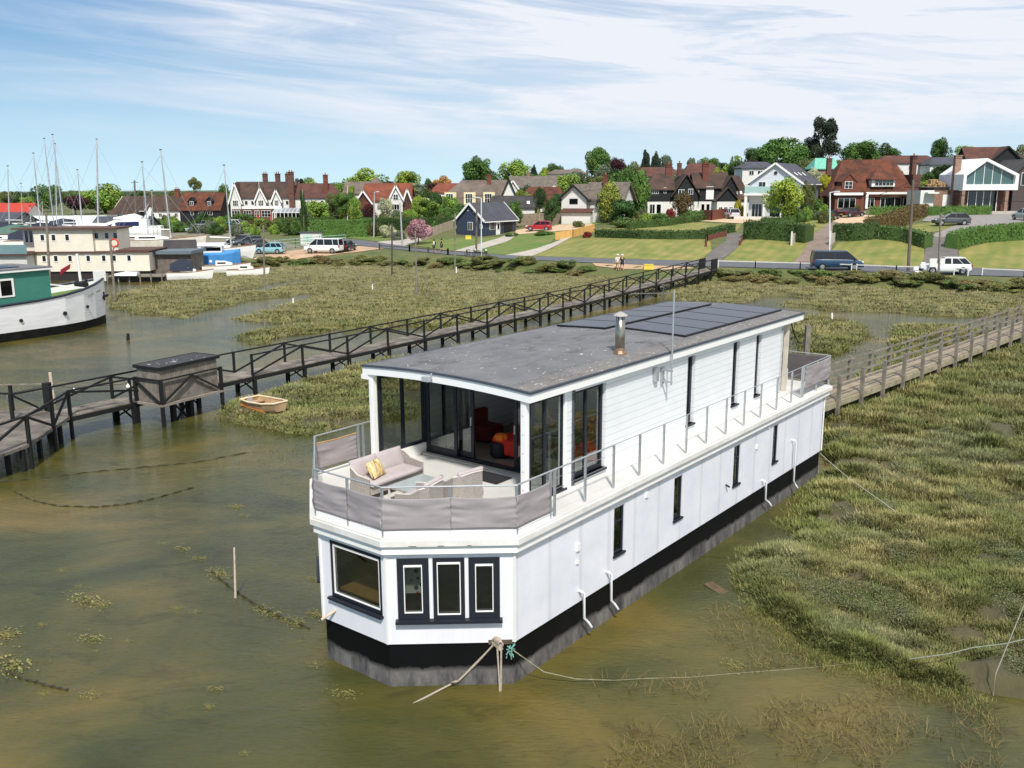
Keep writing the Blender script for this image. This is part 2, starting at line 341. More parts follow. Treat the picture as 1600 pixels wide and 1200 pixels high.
# lawns between road and hedges
drape('lawn', [(806, 399.7), (900, 402.7), (1000, 405.7), (1095, 408), (1112, 392), (1110, 378), (1092, 372), (1000, 371), (925, 371), (888, 373), (862, 389)], lawn, .05)
drape('lawn', [(1128, 407.6), (1236, 411), (1258, 391), (1262, 379), (1200, 374), (1160, 376), (1152, 388)], lawn, .05)
drape('lawn', [(1292, 413), (1440, 417.3), (1445, 403), (1443, 388), (1425, 376), (1370, 374), (1310, 380), (1298, 393)], lawn, .05)
drape('lawn', [(1500, 418.5), (1600, 421), (1720, 424), (1720, 375), (1600, 376), (1540, 380), (1498, 392)], lawn, .05)
drape('lawn', [(940, 368), (1105, 369), (1150, 362), (1160, 350), (1080, 348), (1000, 352), (930, 358)], lawn, .045)
drape('lawn', [(1405, 366), (1445, 365), (1475, 360), (1500, 350), (1460, 347), (1425, 352), (1395, 360)], lawn, .045)
drape('lawn', [(1500, 366), (1600, 362), (1720, 362), (1720, 348), (1600, 349), (1540, 352)], lawn, .045)
drape('lawn', [(1228, 360), (1250, 372), (1262, 378), (1290, 360), (1305, 352), (1280, 345), (1245, 345)], lawn, .045)
drape('grass_verge', [(706, 392.8), (798, 399.4), (858, 382), (872, 368), (868, 362), (806, 366), (760, 372), (690, 374), (640, 376), (632, 382)], lawn2, .045)
drape('grass_verge', [(545, 372), (600, 379), (625, 375), (650, 368), (600, 366), (545, 366)], lawn2, .045)
drape('grass_verge', [(860, 352), (930, 352), (965, 344), (900, 342), (862, 345)], lawn2, .045)
# drives and paths
drape('drive', [(1098, 408.2), (1127, 407.8), (1152, 388), (1162, 376), (1158, 365), (1136, 366), (1134, 378), (1112, 392)], tarmac, .075)
drape('drive', [(1236, 411.5), (1292, 413.2), (1298, 393), (1302, 378), (1300, 360), (1315, 350), (1300, 346), (1285, 356), (1262, 379), (1257, 391)], mat('worn_drive', '857468', .9, .18, .5), .075)
drape('drive', [(1441, 417.5), (1499, 419), (1497, 392), (1495, 371), (1448, 371), (1446, 390)], tarmac, .075)
drape('gravel_forecourt', [(1447, 371), (1495, 371), (1540, 356), (1600, 348), (1720, 346), (1720, 334), (1600, 334), (1540, 335), (1450, 338), (1440, 346), (1500, 350), (1470, 362)], mat('grey_gravel', '8f8a86', .95, .15, 1.5), .07)
drape('gravel_forecourt', [(1275, 346), (1300, 350), (1375, 349), (1400, 338), (1395, 336), (1300, 337)], gravel, .07)
drape('gravel_forecourt', [(1085, 346), (1165, 350), (1195, 345), (1190, 342), (1110, 340)], gravel, .07)
drape('gravel_forecourt', [(805, 367), (868, 362), (930, 357), (925, 350), (860, 352), (806, 360)], gravel, .07)
drape('garden_path', [(708, 393.2), (738, 395), (790, 379), (808, 367), (795, 366), (775, 374), (745, 383)], concrete, .08)
drape('garden_path', [(790, 399.5), (830, 401.3), (862, 388), (890, 373), (905, 364), (893, 364), (872, 377), (838, 389)], concrete, .08)
drape('garden_path', [(588, 378.8), (632, 385), (660, 376), (672, 371), (640, 371)], concrete, .08)
# ================================================================ MARSH
MP = [
 [(160,477),(172,456),(230,446),(300,434),(345,418),(430,404),(560,402),(700,404),(820,410),(950,417),(1080,424),(1250,436),(1450,444),(1650,448),(1750,455),(1750,488),(1640,486),(1590,486),(1545,488),(1500,490),(1440,488),(1400,484),(1330,483),(1285,481),(1245,476),(1180,474),(1110,472),(1050,466),(1010,456),(960,463),(900,479),(850,491),(800,497),(740,505),(690,512),(640,503),(600,508),(560,505),(520,503),(470,503),(440,499),(400,498),(360,494),(352,490),(372,482),(340,484),(330,491),(285,495),(250,488),(200,485)],
 [(347,528),(360,518),(375,516),(420,511),(450,506),(480,503),(520,507),(560,505),(600,508),(560,511),(520,513),(470,517),(440,523),(410,532),(390,531),(372,527)],
 [(345,648),(352,632),(385,619),(420,606),(470,594),(520,577),(560,562),(620,556),(700,542),(760,529),(830,516),(900,501),(1000,479),(1040,471),(1100,478),(1100,540),(700,620),(610,650),(590,656),(540,659),(480,668),(440,665),(400,658),(360,657)],
 [(1236,495),(1270,490),(1310,492),(1345,504),(1364,515),(1355,525),(1340,534),(1335,545),(1310,549),(1290,554),(1265,549),(1236,545)],
 [(1385,508),(1420,501),(1500,504),(1560,512),(1650,520),(1750,500),(1750,590),(1600,640),(1290,700),(1290,640),(1310,625),(1340,605),(1362,575),(1372,548),(1388,525)],
 [(1284,700),(1290,745),(1268,790),(1245,820),(1215,842),(1188,862),(1180,885),(1195,905),(1215,932),(1237,962),(1257,985),(1290,1000),(1330,1015),(1370,1030),(1400,1047),(1440,1062),(1500,1072),(1560,1077),(1660,1094),(1900,1120),(2300,1100),(2300,600),(1900,480),(1650,560),(1500,600),(1290,650)],
]
CH = [([(185,474),(250,469),(300,464),(350,459),(400,451),(440,443),(480,437)], 1.3), ([(352,488),(375,481),(400,476),(440,466)], 2.2), ([(440,466),(490,458),(540,450)], .7),
      ([(405,482),(480,484),(560,486),(620,487),(660,481)], .45), ([(668,461),(684,459)], 1.2), ([(750,481),(815,466)], .9), ([(1225,463),(1200,470),(1180,474)], 1.6), ([(560,440),(640,437),(700,430)], .3),
      ([(1380,560),(1480,540),(1560,530)], .5)]
MPw = [np.array([[G(x, y, .3).x, G(x, y, .3).y] for x, y in p]) for p in MP]
CHw = [(np.array([[G(x, y, .2).x, G(x, y, .2).y] for x, y in p]), w) for p, w in CH]
def segd(P, a, b_):
    d = b_-a; t = np.clip(((P-a)@d)/(d@d+1e-12), 0, 1); return np.hypot(*(P-a-t[:, None]*d).T)
def marsh_sd(P):
    best = np.full(len(P), -99.)
    for poly in MPw:
        ds = np.full(len(P), 1e9); ins = np.zeros(len(P), bool)
        for i in range(len(poly)):
            a, b_ = poly[i], poly[(i+1) % len(poly)]; ds = np.minimum(ds, segd(P, a, b_))
            c = ((a[1] > P[:, 1]) != (b_[1] > P[:, 1])) & (P[:, 0] < (b_[0]-a[0])*(P[:, 1]-a[1])/(b_[1]-a[1]+1e-12)+a[0]); ins ^= c
        best = np.maximum(best, np.where(ins, ds, -ds))
    for pl, w in CHw:
        ds = np.full(len(P), 1e9)
        for i in range(len(pl)-1): ds = np.minimum(ds, segd(P, pl[i], pl[i+1]))
        best = np.minimum(best, ds-w)
    return best
def sstep(x, a, b_): t = np.clip((x-a)/(b_-a), 0, 1); return t*t*(3-2*t)
def marsh_h(P):
    x, y = P[:, 0], P[:, 1]; dist = np.maximum(y, 15)
    sd_ = marsh_sd(P) - .35*sstep(dist, 40, 60) + (fbm(x, y, 3, 4, 5)-.5)*(1.2+dist*.012) + (fbm(x, y, .8, 2, 9)-.5)*.5
    h = sstep(sd_, -.3, .55)*.5 - .3
    inn = sstep(sd_, -.2, .8)
    h += inn*((fbm(x, y, 1.1, 3, 2)-.5)*.55 + (fbm(x, y, 5, 3, 3)-.5)*.3 + .12)
    return h, sd_
pxs = np.arange(-60, 1800, 5.); pys = np.concatenate([np.arange(403, 520, 2.), np.arange(520, 700, 3.), np.arange(700, 1260, 4.5)])
gp = np.array([[G(x, y, .2)[:2] for x in pxs] for y in pys]); P2 = gp.reshape(-1, 2)
hz, sdm = marsh_h(P2)
idx = np.arange(len(P2)).reshape(len(pys), len(pxs))
keep = (hz.reshape(idx.shape) > -.25); kf = (keep[:-1, :-1] | keep[1:, 1:] | keep[:-1, 1:] | keep[1:, :-1])
fc = np.stack([idx[:-1, :-1], idx[:-1, 1:], idx[1:, 1:], idx[1:, :-1]], -1)[kf].reshape(-1)
def marsh_col(P, sd_, rnd, seed=0):
    x, y = P[:, 0], P[:, 1]
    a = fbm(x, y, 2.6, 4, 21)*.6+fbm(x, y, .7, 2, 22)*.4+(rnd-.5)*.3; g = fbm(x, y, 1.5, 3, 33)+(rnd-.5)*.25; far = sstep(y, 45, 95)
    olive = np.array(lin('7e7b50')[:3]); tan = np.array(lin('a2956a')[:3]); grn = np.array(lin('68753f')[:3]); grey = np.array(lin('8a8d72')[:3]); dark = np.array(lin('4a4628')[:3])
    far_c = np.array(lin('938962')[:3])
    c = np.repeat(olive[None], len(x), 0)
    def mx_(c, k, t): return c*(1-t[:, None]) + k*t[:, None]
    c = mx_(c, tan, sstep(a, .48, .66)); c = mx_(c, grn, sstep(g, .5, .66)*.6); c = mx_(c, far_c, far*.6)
    gr = fbm(x, y, 1.8, 3, 71); c = mx_(c, grey, sstep(gr, .6, .72)*(1-far)*.4)
    c = mx_(c, dark, sstep(fbm(x, y, 1.3, 3, 55), .56, .7)*.25)
    c = mx_(c, np.array(lin('76803c')[:3]), (1-sstep(sd_, .0, 1.4))*.3*(1-far*.5))
    return c*(.8+.4*rnd[:, None])*np.array([.95, .99, .90])
mg = mat('marsh_ground', 'ffffff', .95, .12, 9, attr='col', bump=.5, bscale=16)
rg = np.random.default_rng(5)
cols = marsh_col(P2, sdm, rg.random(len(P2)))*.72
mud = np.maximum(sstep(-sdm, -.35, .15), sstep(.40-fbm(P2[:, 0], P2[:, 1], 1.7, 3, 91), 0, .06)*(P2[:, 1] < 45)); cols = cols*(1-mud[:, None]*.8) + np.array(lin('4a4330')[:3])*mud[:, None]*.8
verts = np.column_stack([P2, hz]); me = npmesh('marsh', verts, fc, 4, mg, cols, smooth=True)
o = bpy.data.objects.new('marsh', me); COL.objects.link(o); o['kind'] = 'structure'
# tufts: blades scattered evenly, thinner and larger with distance
def tufts(name, n_, region, lo, blades, hfun, mname, spread=1., zmin=-1, minsd=.05, cfun=None):
    rx = rg.uniform(region[0], region[2], n_*3); ry = rg.uniform(region[1], region[3], n_*3)
    a0, b0 = rx-800, ry-600; k = -F*SP_ - b0*CP; t = (.3-H)/k; P = np.column_stack([a0*t, (F*CP-b0*SP_)*t])
    h, sd_ = marsh_h(P); thin = rg.random(len(P))**2*.9*(P[:, 1] < 32); gap = fbm(P[:, 0], P[:, 1], 1.7, 3, 91) < .36; ok = (sd_ > -thin) & ~(gap & (P[:, 1] < 45)); P, h, sd_ = P[ok][:n_], h[ok][:n_], sd_[ok][:n_]
    m_ = len(P); dist = np.hypot(P[:, 0], P[:, 1]); s = np.clip(dist/26, .8, 2.2)*rg.uniform(.6, 1.3, m_)
    rnd = rg.random(m_); c = marsh_col(P, sd_, rnd)
    B = blades; ang = rg.uniform(0, 6.283, (m_, B)); rad = rg.uniform(0, .17, (m_, B))*s[:, None]*spread; lean = rg.uniform(.2, 1.1, (m_, B)); ln = rg.uniform(.13, .30, (m_, B))*s[:, None]*hfun; wd = rg.uniform(.010, .022, (m_, B))*s[:, None]
    bx = P[:, 0, None] + np.cos(ang)*rad; by = P[:, 1, None] + np.sin(ang)*rad; bz = np.maximum(h, -.02)[:, None]-.05 + 0*bx
    a2 = ang + rg.uniform(-.8, .8, (m_, B)); dx, dy = np.cos(a2)*lean*ln, np.sin(a2)*lean*ln; sx, sy = -np.sin(a2)*wd, np.cos(a2)*wd
    v = np.stack([np.stack([bx-sx, by-sy, bz], -1), np.stack([bx+sx, by+sy, bz], -1), np.stack([bx+dx, by+dy, bz+ln*np.sqrt(np.maximum(.1, 1.3-lean*.9))], -1)], 2).reshape(-1, 3)
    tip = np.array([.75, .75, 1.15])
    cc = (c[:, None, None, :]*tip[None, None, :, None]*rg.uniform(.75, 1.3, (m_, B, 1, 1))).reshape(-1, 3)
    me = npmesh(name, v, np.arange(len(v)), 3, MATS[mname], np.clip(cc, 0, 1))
    o = bpy.data.objects.new(name, me); COL.objects.link(o); return o
mgb = mat('marsh_blades', 'ffffff', .8, .05, 9, attr='col', spec=.25)
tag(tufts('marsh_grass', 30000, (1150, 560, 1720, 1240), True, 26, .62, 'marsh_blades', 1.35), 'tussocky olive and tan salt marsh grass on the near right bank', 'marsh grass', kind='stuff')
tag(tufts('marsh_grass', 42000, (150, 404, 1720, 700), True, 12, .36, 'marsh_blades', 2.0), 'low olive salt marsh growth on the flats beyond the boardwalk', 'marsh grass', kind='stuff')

# low leafy purslane mounds among the near grass
def mounds(n_, region, label):
    rx = rg.uniform(region[0], region[2], n_*4); ry = rg.uniform(region[1], region[3], n_*4); a0, b0 = rx-800, ry-600; k = -F*SP_ - b0*CP; t = (.3-H)/k; P = np.column_stack([a0*t, (F*CP-b0*SP_)*t])
    h, sd_ = marsh_h(P); ok = (sd_ > .1) & (fbm(P[:, 0], P[:, 1], 1.5, 3, 63) > .57); P, h, sd_ = P[ok][:n_], h[ok][:n_], sd_[ok][:n_]; m_ = len(P); Q = 80; r_ = rg.uniform(.12, .34, m_)
    d = rg.normal(size=(m_, Q, 3)); d[:, :, 2] = np.abs(d[:, :, 2])*.8; d /= np.linalg.norm(d, axis=2)[:, :, None]; C0 = np.column_stack([P, h])[:, None, :] + d*r_[:, None, None]*np.array([1, 1, .75])*rg.uniform(.8, 1.1, (m_, Q, 1))
    nn_ = d+rg.normal(0, .6, d.shape); t1 = np.cross(nn_, rg.normal(size=d.shape)); t1 /= np.linalg.norm(t1, axis=2)[:, :, None]; t2 = np.cross(nn_, t1); t2 /= np.linalg.norm(t2, axis=2)[:, :, None]; s = rg.uniform(.012, .026, (m_, Q, 1))
    v = np.stack([C0-t1*s, C0-t2*s*.5, C0+t1*s, C0+t2*s*.5], 2).reshape(-1, 3); pal = np.array([lin(c)[:3] for c in ('7c8166', '66713f', '857f58', '566636', '6f7052')]); c = pal[rg.integers(0, 5, m_)][:, None, None, :]*rg.uniform(.75, 1.12, (m_, Q, 1, 1))*np.ones((1, 1, 4, 1))
    o = bpy.data.objects.new('sea_purslane', npmesh('sea_purslane', v, np.arange(len(v)), 4, mgb, c.reshape(-1, 3))); COL.objects.link(o); tag(o, label, 'marsh plants', kind='stuff')
mounds(3000, (1170, 640, 1720, 1150), 'low grey green leafy purslane mounds among the near marsh grass')
# ================================================================ THE HOUSEBOAT
def glass_mat(name, tint='b8c0bc', refl=1.0, transp=True, base='0b0e10'):
    if name in MATS: return MATS[name]
    m = bpy.data.materials.new(name); m.use_nodes = True; n, l = m.node_tree.nodes, m.node_tree.links
    if not transp:
        b = n['Principled BSDF']; b.inputs['Base Color'].default_value = lin(base); b.inputs['Roughness'].default_value = .05; b.inputs['Specular IOR Level'].default_value = .8*refl; MATS[name] = m; return m
    out = n['Material Output']; tr = n.new('ShaderNodeBsdfTransparent'); tr.inputs[0].default_value = lin(tint); gl = n.new('ShaderNodeBsdfGlossy'); gl.inputs['Roughness'].default_value = .01; gl.inputs[0].default_value = (.9, .95, .95, 1)
    fr = n.new('ShaderNodeLayerWeight'); fr.inputs[0].default_value = .5; pw = n.new('ShaderNodeMath'); pw.operation = 'POWER'; pw.inputs[1].default_value = 3.5; l.new(fr.outputs['Facing'], pw.inputs[0]); mt = n.new('ShaderNodeMath'); mt.operation = 'MULTIPLY_ADD'; mt.inputs[1].default_value = .8*refl; mt.inputs[2].default_value = .05*refl; l.new(pw.outputs[0], mt.inputs[0])
    mx_ = n.new('ShaderNodeMixShader'); l.new(mt.outputs[0], mx_.inputs[0]); l.new(tr.outputs[0], mx_.inputs[1]); l.new(gl.outputs[0], mx_.inputs[2]); l.new(mx_.outputs[0], out.inputs[0]); MATS[name] = m; return m
white_panel = mat('white_painted_panel', 'eaebf0', .45, .035, 2.2, stretch=(1, 1, .12), col2='e0e2e8')
white_trim = mat('white_trim', 'f0efec', .5, .03, 2)
clap = banded('white_clapboard', 'e9ecee', 'Z', .185, .76, .45, .03, 1.2, .5)
anth = mat('anthracite_frame', '23272f', .45, .08, 4, spec=.3)
glz = glass_mat('clear_glass', 'd6dad7', 1.5); dglz = glass_mat('dark_glass', transp=False)
steel = mat('galvanised_steel', 'b4b8ba', .4, .08, 8, metal=.55)
fabric = mat('taupe_windbreak_cloth', '989192', .9, .07, 1.4, bump=.25, bscale=60)
deckm = mat('pale_deck', 'd3d2cf', .7, .06, 1.0, bump=.1, col2='cac8c3')
rimm = mat('weathered_rim', 'e8e7e5', .6, .08, 1.6, col2='d3cfc8')
BO = (.0336, 17.6643, 0); BA = math.pi/2 - .6641
boat = empty('houseboat', BO, BA, 'large two storey white houseboat with black hull and flat grey roof, moored in the foreground', 'houseboat')
LB = 17.85
OUT = [(0, 0), (LB, 0), (LB, 6.04), (0, 6.04), (-1.69, 4.02), (-1.69, 2.02)]
def offset(poly, d):
    r = []; n_ = len(poly)
    for i in range(n_):
        a, b_, c = [Vector(poly[(i+k) % n_]) for k in (-1, 0, 1)]
        e1 = (b_-a).normalized(); e2 = (c-b_).normalized(); n1 = Vector((e1.y, -e1.x)); n2 = Vector((e2.y, -e2.x))
        bis = (n1+n2).normalized(); r.append(tuple(b_ + bis*d/max(.3, bis.dot(n1))))
    return r
# hull, with dried silt along the waterline
hm = mat('black_hull', '090a0c', .6, .25, .9, spec=.2); nn, ll, b_ = nodes(hm); src = b_.inputs['Base Color'].links[0].from_socket
t_ = nn.new('ShaderNodeTexCoord'); s_ = nn.new('ShaderNodeSeparateXYZ'); ll.new(t_.outputs['Object'], s_.inputs[0])
mp_ = nn.new('ShaderNodeMapping'); mp_.inputs['Scale'].default_value = (1, 1, .35); ll.new(t_.outputs['Object'], mp_.inputs[0])
q_ = nn.new('ShaderNodeTexNoise'); q_.inputs['Scale'].default_value = 2.5; q_.inputs['Detail'].default_value = 8; q_.inputs['Roughness'].default_value = .7; ll.new(mp_.outputs[0], q_.inputs['Vector'])
a_ = nn.new('ShaderNodeMath'); a_.operation = 'MULTIPLY_ADD'; a_.inputs[1].default_value = .34; ll.new(q_.outputs[0], a_.inputs[0]); ll.new(s_.outputs[2], a_.inputs[2])
mr_ = nn.new('ShaderNodeMapRange'); ll.new(a_.outputs[0], mr_.inputs[0]); mr_.inputs[1].default_value = .50; mr_.inputs[2].default_value = .62; mr_.inputs[3].default_value = 1; mr_.inputs[4].default_value = 0
r2 = nn.new('ShaderNodeValToRGB'); ll.new(q_.outputs[0], r2.inputs[0]); r2.color_ramp.elements[0].color = lin('403f41'); r2.color_ramp.elements[0].position = .35; r2.color_ramp.elements[1].color = lin('86837f'); r2.color_ramp.elements[1].position = .7
mm_ = nn.new('ShaderNodeMix'); mm_.data_type = 'RGBA'; ll.new(mr_.outputs[0], mm_.inputs[0]); ll.new(src, mm_.inputs['A']); ll.new(r2.outputs[0], mm_.inputs['B']); ll.new(mm_.outputs['Result'], b_.inputs['Base Color'])
MB().prism(offset(OUT, -.05), -.5, .985).build('hull', hm, boat)
def wall(name, A, B, z0, z1, holes, th, m, parent=boat, ext=0):
    """wall from A to B (outside on the right of A->B) with rectangular openings (t0,t1,z0,z1)"""
    A, B = Vector(A), Vector(B); d = (B-A); Ln = d.length; d.normalize(); ni = Vector((-d.y, d.x))
    ts = sorted({0, Ln, *[h[0] for h in holes], *[h[1] for h in holes]}); zs = sorted({z0, z1, *[h[2] for h in holes], *[h[3] for h in holes]})
    def hole(i, j):
        if i < 0 or j < 0 or i >= len(ts)-1 or j >= len(zs)-1: return None
        tm, zm = (ts[i]+ts[i+1])/2, (zs[j]+zs[j+1])/2; return any(h[0] < tm < h[1] and h[2] < zm < h[3] for h in holes)
    mb = MB(); P = lambda t, z, k: (A.x+d.x*t+ni.x*th*k, A.y+d.y*t+ni.y*th*k, z)
    for i in range(len(ts)-1):
        for j in range(len(zs)-1):
            if hole(i, j): continue
            a, b2, c, e = ts[i], ts[i+1], zs[j], zs[j+1]
            mb.add([P(a, c, 0), P(b2, c, 0), P(b2, e, 0), P(a, e, 0), P(a, c, 1), P(b2, c, 1), P(b2, e, 1), P(a, e, 1)], [(0, 1, 2, 3), (7, 6, 5, 4)] + ([(0, 3, 7, 4)] if hole(i-1, j) is not False else []) + ([(1, 5, 6, 2)] if hole(i+1, j) is not False else []) + ([(0, 4, 5, 1)] if hole(i, j-1) is not False else []) + ([(3, 2, 6, 7)] if hole(i, j+1) is not False else []))
    me = bpy.data.meshes.new(name); me.from_pydata(mb.v, [], mb.f); me.materials.append(m); o = bpy.data.objects.new(name, me); COL.objects.link(o); o.parent = parent; return o
def window(A, B, t0, t1, z0, z1, fw=.07, rec=.05, mull=(), trans=(), parent=boat, fm=None, gm=None, sill=.12, name='window', bead=False, dp=.07):
    A, B = Vector(A), Vector(B); d = (B-A).normalized(); ni = Vector((-d.y, d.x)); ang = math.atan2(d.y, d.x); fm = fm or anth; gm = gm or glz
    def bx(mb, a, b2, c, e, k0, k1):
        ct, ck = (a+b2)/2, (k0+k1)/2; return mb.box((A.x+d.x*ct+ni.x*ck, A.y+d.y*ct+ni.y*ck, (c+e)/2), (b2-a, k1-k0, e-c), rz=ang)
    f = MB(); k0, k1 = rec, rec+dp
    bx(f, t0, t0+fw, z0, z1, k0, k1); bx(f, t1-fw, t1, z0, z1, k0, k1); bx(f, t0+fw, t1-fw, z0, z0+fw, k0+.001, k1); bx(f, t0+fw, t1-fw, z1-fw, z1, k0+.001, k1)
    for m_ in mull: bx(f, m_-fw*.5, m_+fw*.5, z0+fw, z1-fw, k0+.002, k1)
    for z_ in trans: bx(f, t0+fw, t1-fw, z_-fw*.4, z_+fw*.4, k0+.004, k1-.002)
    fo = f.build(name, fm, parent)
    bx(MB(), t0+fw*.6, t1-fw*.6, z0+fw*.6, z1-fw*.6, (k0+k1)/2, (k0+k1)/2+.008).build('pane', gm, fo)
    if bead:
        bd = MB(); w = .018; q0, q1, q2, q3 = t0+fw, t1-fw, z0+fw, z1-fw
        for a in ((q0, q0+w, q2, q3), (q1-w, q1, q2, q3), (q0+w, q1-w, q2, q2+w), (q0+w, q1-w, q3-w*2.6, q3)): bx(bd, *a, k0-.004, k0+.03)
        bd.build('bead', white_trim, fo)
    if sill: bx(MB(), t0-.03, t1+.03, z0-.05, z0, -sill, rec+.03).build('sill', fm, fo)
    return fo
# lower storey
Wb, Wt = .99, 3.02
lowm = banded('white_wall_panels', 'e8eaf1', 'X', 1.19, .88, .45, .03, 1.0, .15, col2='dcdfe8')
lowL = [(3.85, 4.32, 1.62, 2.81), (6.82, 7.28, 1.62, 2.79), (10.45, 10.9, 1.62, 2.81), (13.34, 13.74, 1.62, 2.83)]
wall('lower_wall', (0, 0), (LB, 0), Wb, Wt, lowL, .14, lowm)
for h, tr in zip(lowL, (2.42, None, 2.42, 2.42)): window((0, 0), (LB, 0), *h, fw=.05, rec=.03, trans=(tr,) if tr else (), sill=.05)
cA, cB = (-1.69, 2.02), (0, 0); CLn = 2.634
chh = [(CLn-2.40, CLn-1.75, 1.56, 2.89), (CLn-1.67, CLn-1.02, 1.56, 2.89), (CLn-.94, CLn-.30, 1.56, 2.89)]
wall('lower_wall', cA, cB, Wb, Wt, chh, .14, white_panel)
for h, f_ in zip(chh, (.135, .085, .135)): window(cA, cB, *h, fw=f_, rec=-.03, sill=0, bead=True, dp=.10)
cd = (Vector(cB)-Vector(cA)).normalized(); cang = math.atan2(cd.y, cd.x); cn = Vector((cd.y, -cd.x)); mid = Vector(cA)+cd*(CLn-1.35)+cn*.05
MB().box((mid.x, mid.y, 1.525), (2.2, .2, .06), rz=cang).build('window_sill', anth, boat)
fA, fB = (-1.69, 4.02), (-1.69, 2.02)
wall('lower_wall', fA, fB, Wb, Wt, [(.30, 1.88, 1.60, 2.90)], .14, white_panel)
window(fA, fB, .30, 1.88, 1.60, 2.90, fw=.085, rec=.02, sill=.10, bead=True)
wall('lower_wall', (0, 6.04), (-1.69, 4.02), Wb, Wt, [(.6, 2.0, 1.6, 2.85)], .14, white_panel); window((0, 6.04), (-1.69, 4.02), .6, 2.0, 1.6, 2.85)
wall('lower_wall', (LB, 6.04), (0, 6.04), Wb, Wt, [(3, 4, 1.6, 2.8), (8, 9, 1.6, 2.8)], .14, lowm)
for a in (3, 8): window((LB, 6.04), (0, 6.04), a, a+1, 1.6, 2.8)
wall('lower_wall', (LB, 0), (LB, 6.04), Wb, Wt, [], .14, white_panel)
for (x, y) in OUT[:1]+OUT[4:]+[(LB, 0)]: MB().box((x, y, (Wb+Wt)/2), (.05, .05, Wt-Wb-.02)).build('corner_trim', white_trim, boat)
# lower interior: floor, bulkhead, table, blinds
wood = mat('oak_boards', '8a6a45', .5, .2, 2, stretch=(1, 8, 1)); grey_in = mat('inner_wall', 'd5d0c8', .8, .03, 1)
MB().prism(offset(OUT, -.16), .992, 1.02).build('cabin_floor', mat('cabin_floor', '6b5138', .6, .2, 3), boat)
MB().b2(2.6, 2.66, .16, 5.9, 1.03, 3.0).build('bulkhead', grey_in, boat)
lp = mat('leaf_print', 'e8e4dc', .8, .02, 2); nn, ll, b_ = nodes(lp)
t_ = nn.new('ShaderNodeTexCoord'); mp_ = nn.new('ShaderNodeMapping'); mp_.inputs['Scale'].default_value = (1, 8, 5.2); mp_.inputs['Rotation'].default_value = (.5, 0, 0); ll.new(t_.outputs['Object'], mp_.inputs[0])
vo = nn.new('ShaderNodeTexVoronoi'); vo.inputs['Scale'].default_value = 1.1; vo.inputs['Randomness'].default_value = .35; ll.new(mp_.outputs[0], vo.inputs['Vector'])
lt = nn.new('ShaderNodeMath'); lt.operation = 'LESS_THAN'; lt.inputs[1].default_value = .33; ll.new(vo.outputs['Distance'], lt.inputs[0])
sc_ = nn.new('ShaderNodeSeparateColor'); ll.new(vo.outputs['Color'], sc_.inputs[0]); cr = nn.new('ShaderNodeValToRGB'); cr.color_ramp.interpolation = 'CONSTANT'; e = cr.color_ramp.elements
for i, (p, c) in enumerate([(0, '4b5560'), (.3, 'c4564a'), (.5, 'b3904f'), (.7, '37495a'), (.85, '8f8a55')]):
    if i > 1: e.new(p)
    e[i].position = p; e[i].color = lin(c)
ll.new(sc_.outputs[0], cr.inputs[0]); m4 = nn.new('ShaderNodeMix'); m4.data_type = 'RGBA'; ll.new(lt.outputs[0], m4.inputs[0]); m4.inputs['A'].default_value = lin('ddd9d0'); ll.new(cr.outputs[0], m4.inputs['B']); ll.new(m4.outputs['Result'], b_.inputs['Base Color'])
o = MB().box((-.95, 1.93, 2.42), (1.0, .02, 1.05), rz=cang).build('patterned_blind', lp, boat); o['label'] = 'leaf patterned fabric blind'
tb = empty('dining_table', (0, 0, 0), 0, 'light wooden table inside the lower cabin behind the wide bow window', 'table'); tb.matrix_world = Matrix.Translation(BO) @ Matrix.Rotation(BA, 4, 'Z') @ Matrix.Translation((-.95, 3.15, 1.02))
MB().box((0, 0, .62), (.85, 1.3, .04)).build('table_top', mat('pale_wood', 'c79a5c', .5, .15, 4), tb)
for sx in (-1, 1):
    for sy in (-1, 1): MB().box((sx*.36, sy*.58, .30), (.05, .05, .6)).build('leg', wood, tb)
# deck slab and rims
mb = MB(); mb.prism(offset(OUT, .12), 3.02, 3.205); mb.build('lower_fascia', white_trim, boat)
MB().prism(offset(OUT, .19), 3.21, 3.335).build('deck_rim', rimm, boat)
MB().prism(offset(OUT, .15), 3.336, 3.37).build('deck', deckm, boat)
stain = mat('peeling_paint', '4b443c', .9, .3, 5); rr = random.Random(4)
for t in (.55, .62, 1.15, 1.72): p = Vector(cA)+cd*t+cn*.192; MB().box((p.x, p.y, 3.222), (.06+rr.random()*.18, .004, .012), rz=cang).build('paint_chip', stain, boat)
kb = MB(); kp = offset(OUT, .05)
for i in (3, 4, 5): kb.bar((*kp[i], 3.435), (*kp[(i+1) % 6], 3.435), .02, .12)
kb.bar((*kp[0], 3.435), (1.25, kp[0][1], 3.435), .02, .12); kb.bar((1.9, 6.09, 3.435), (0, 6.09, 3.435), .02, .12)
kb.build('kickboard', white_trim, boat)
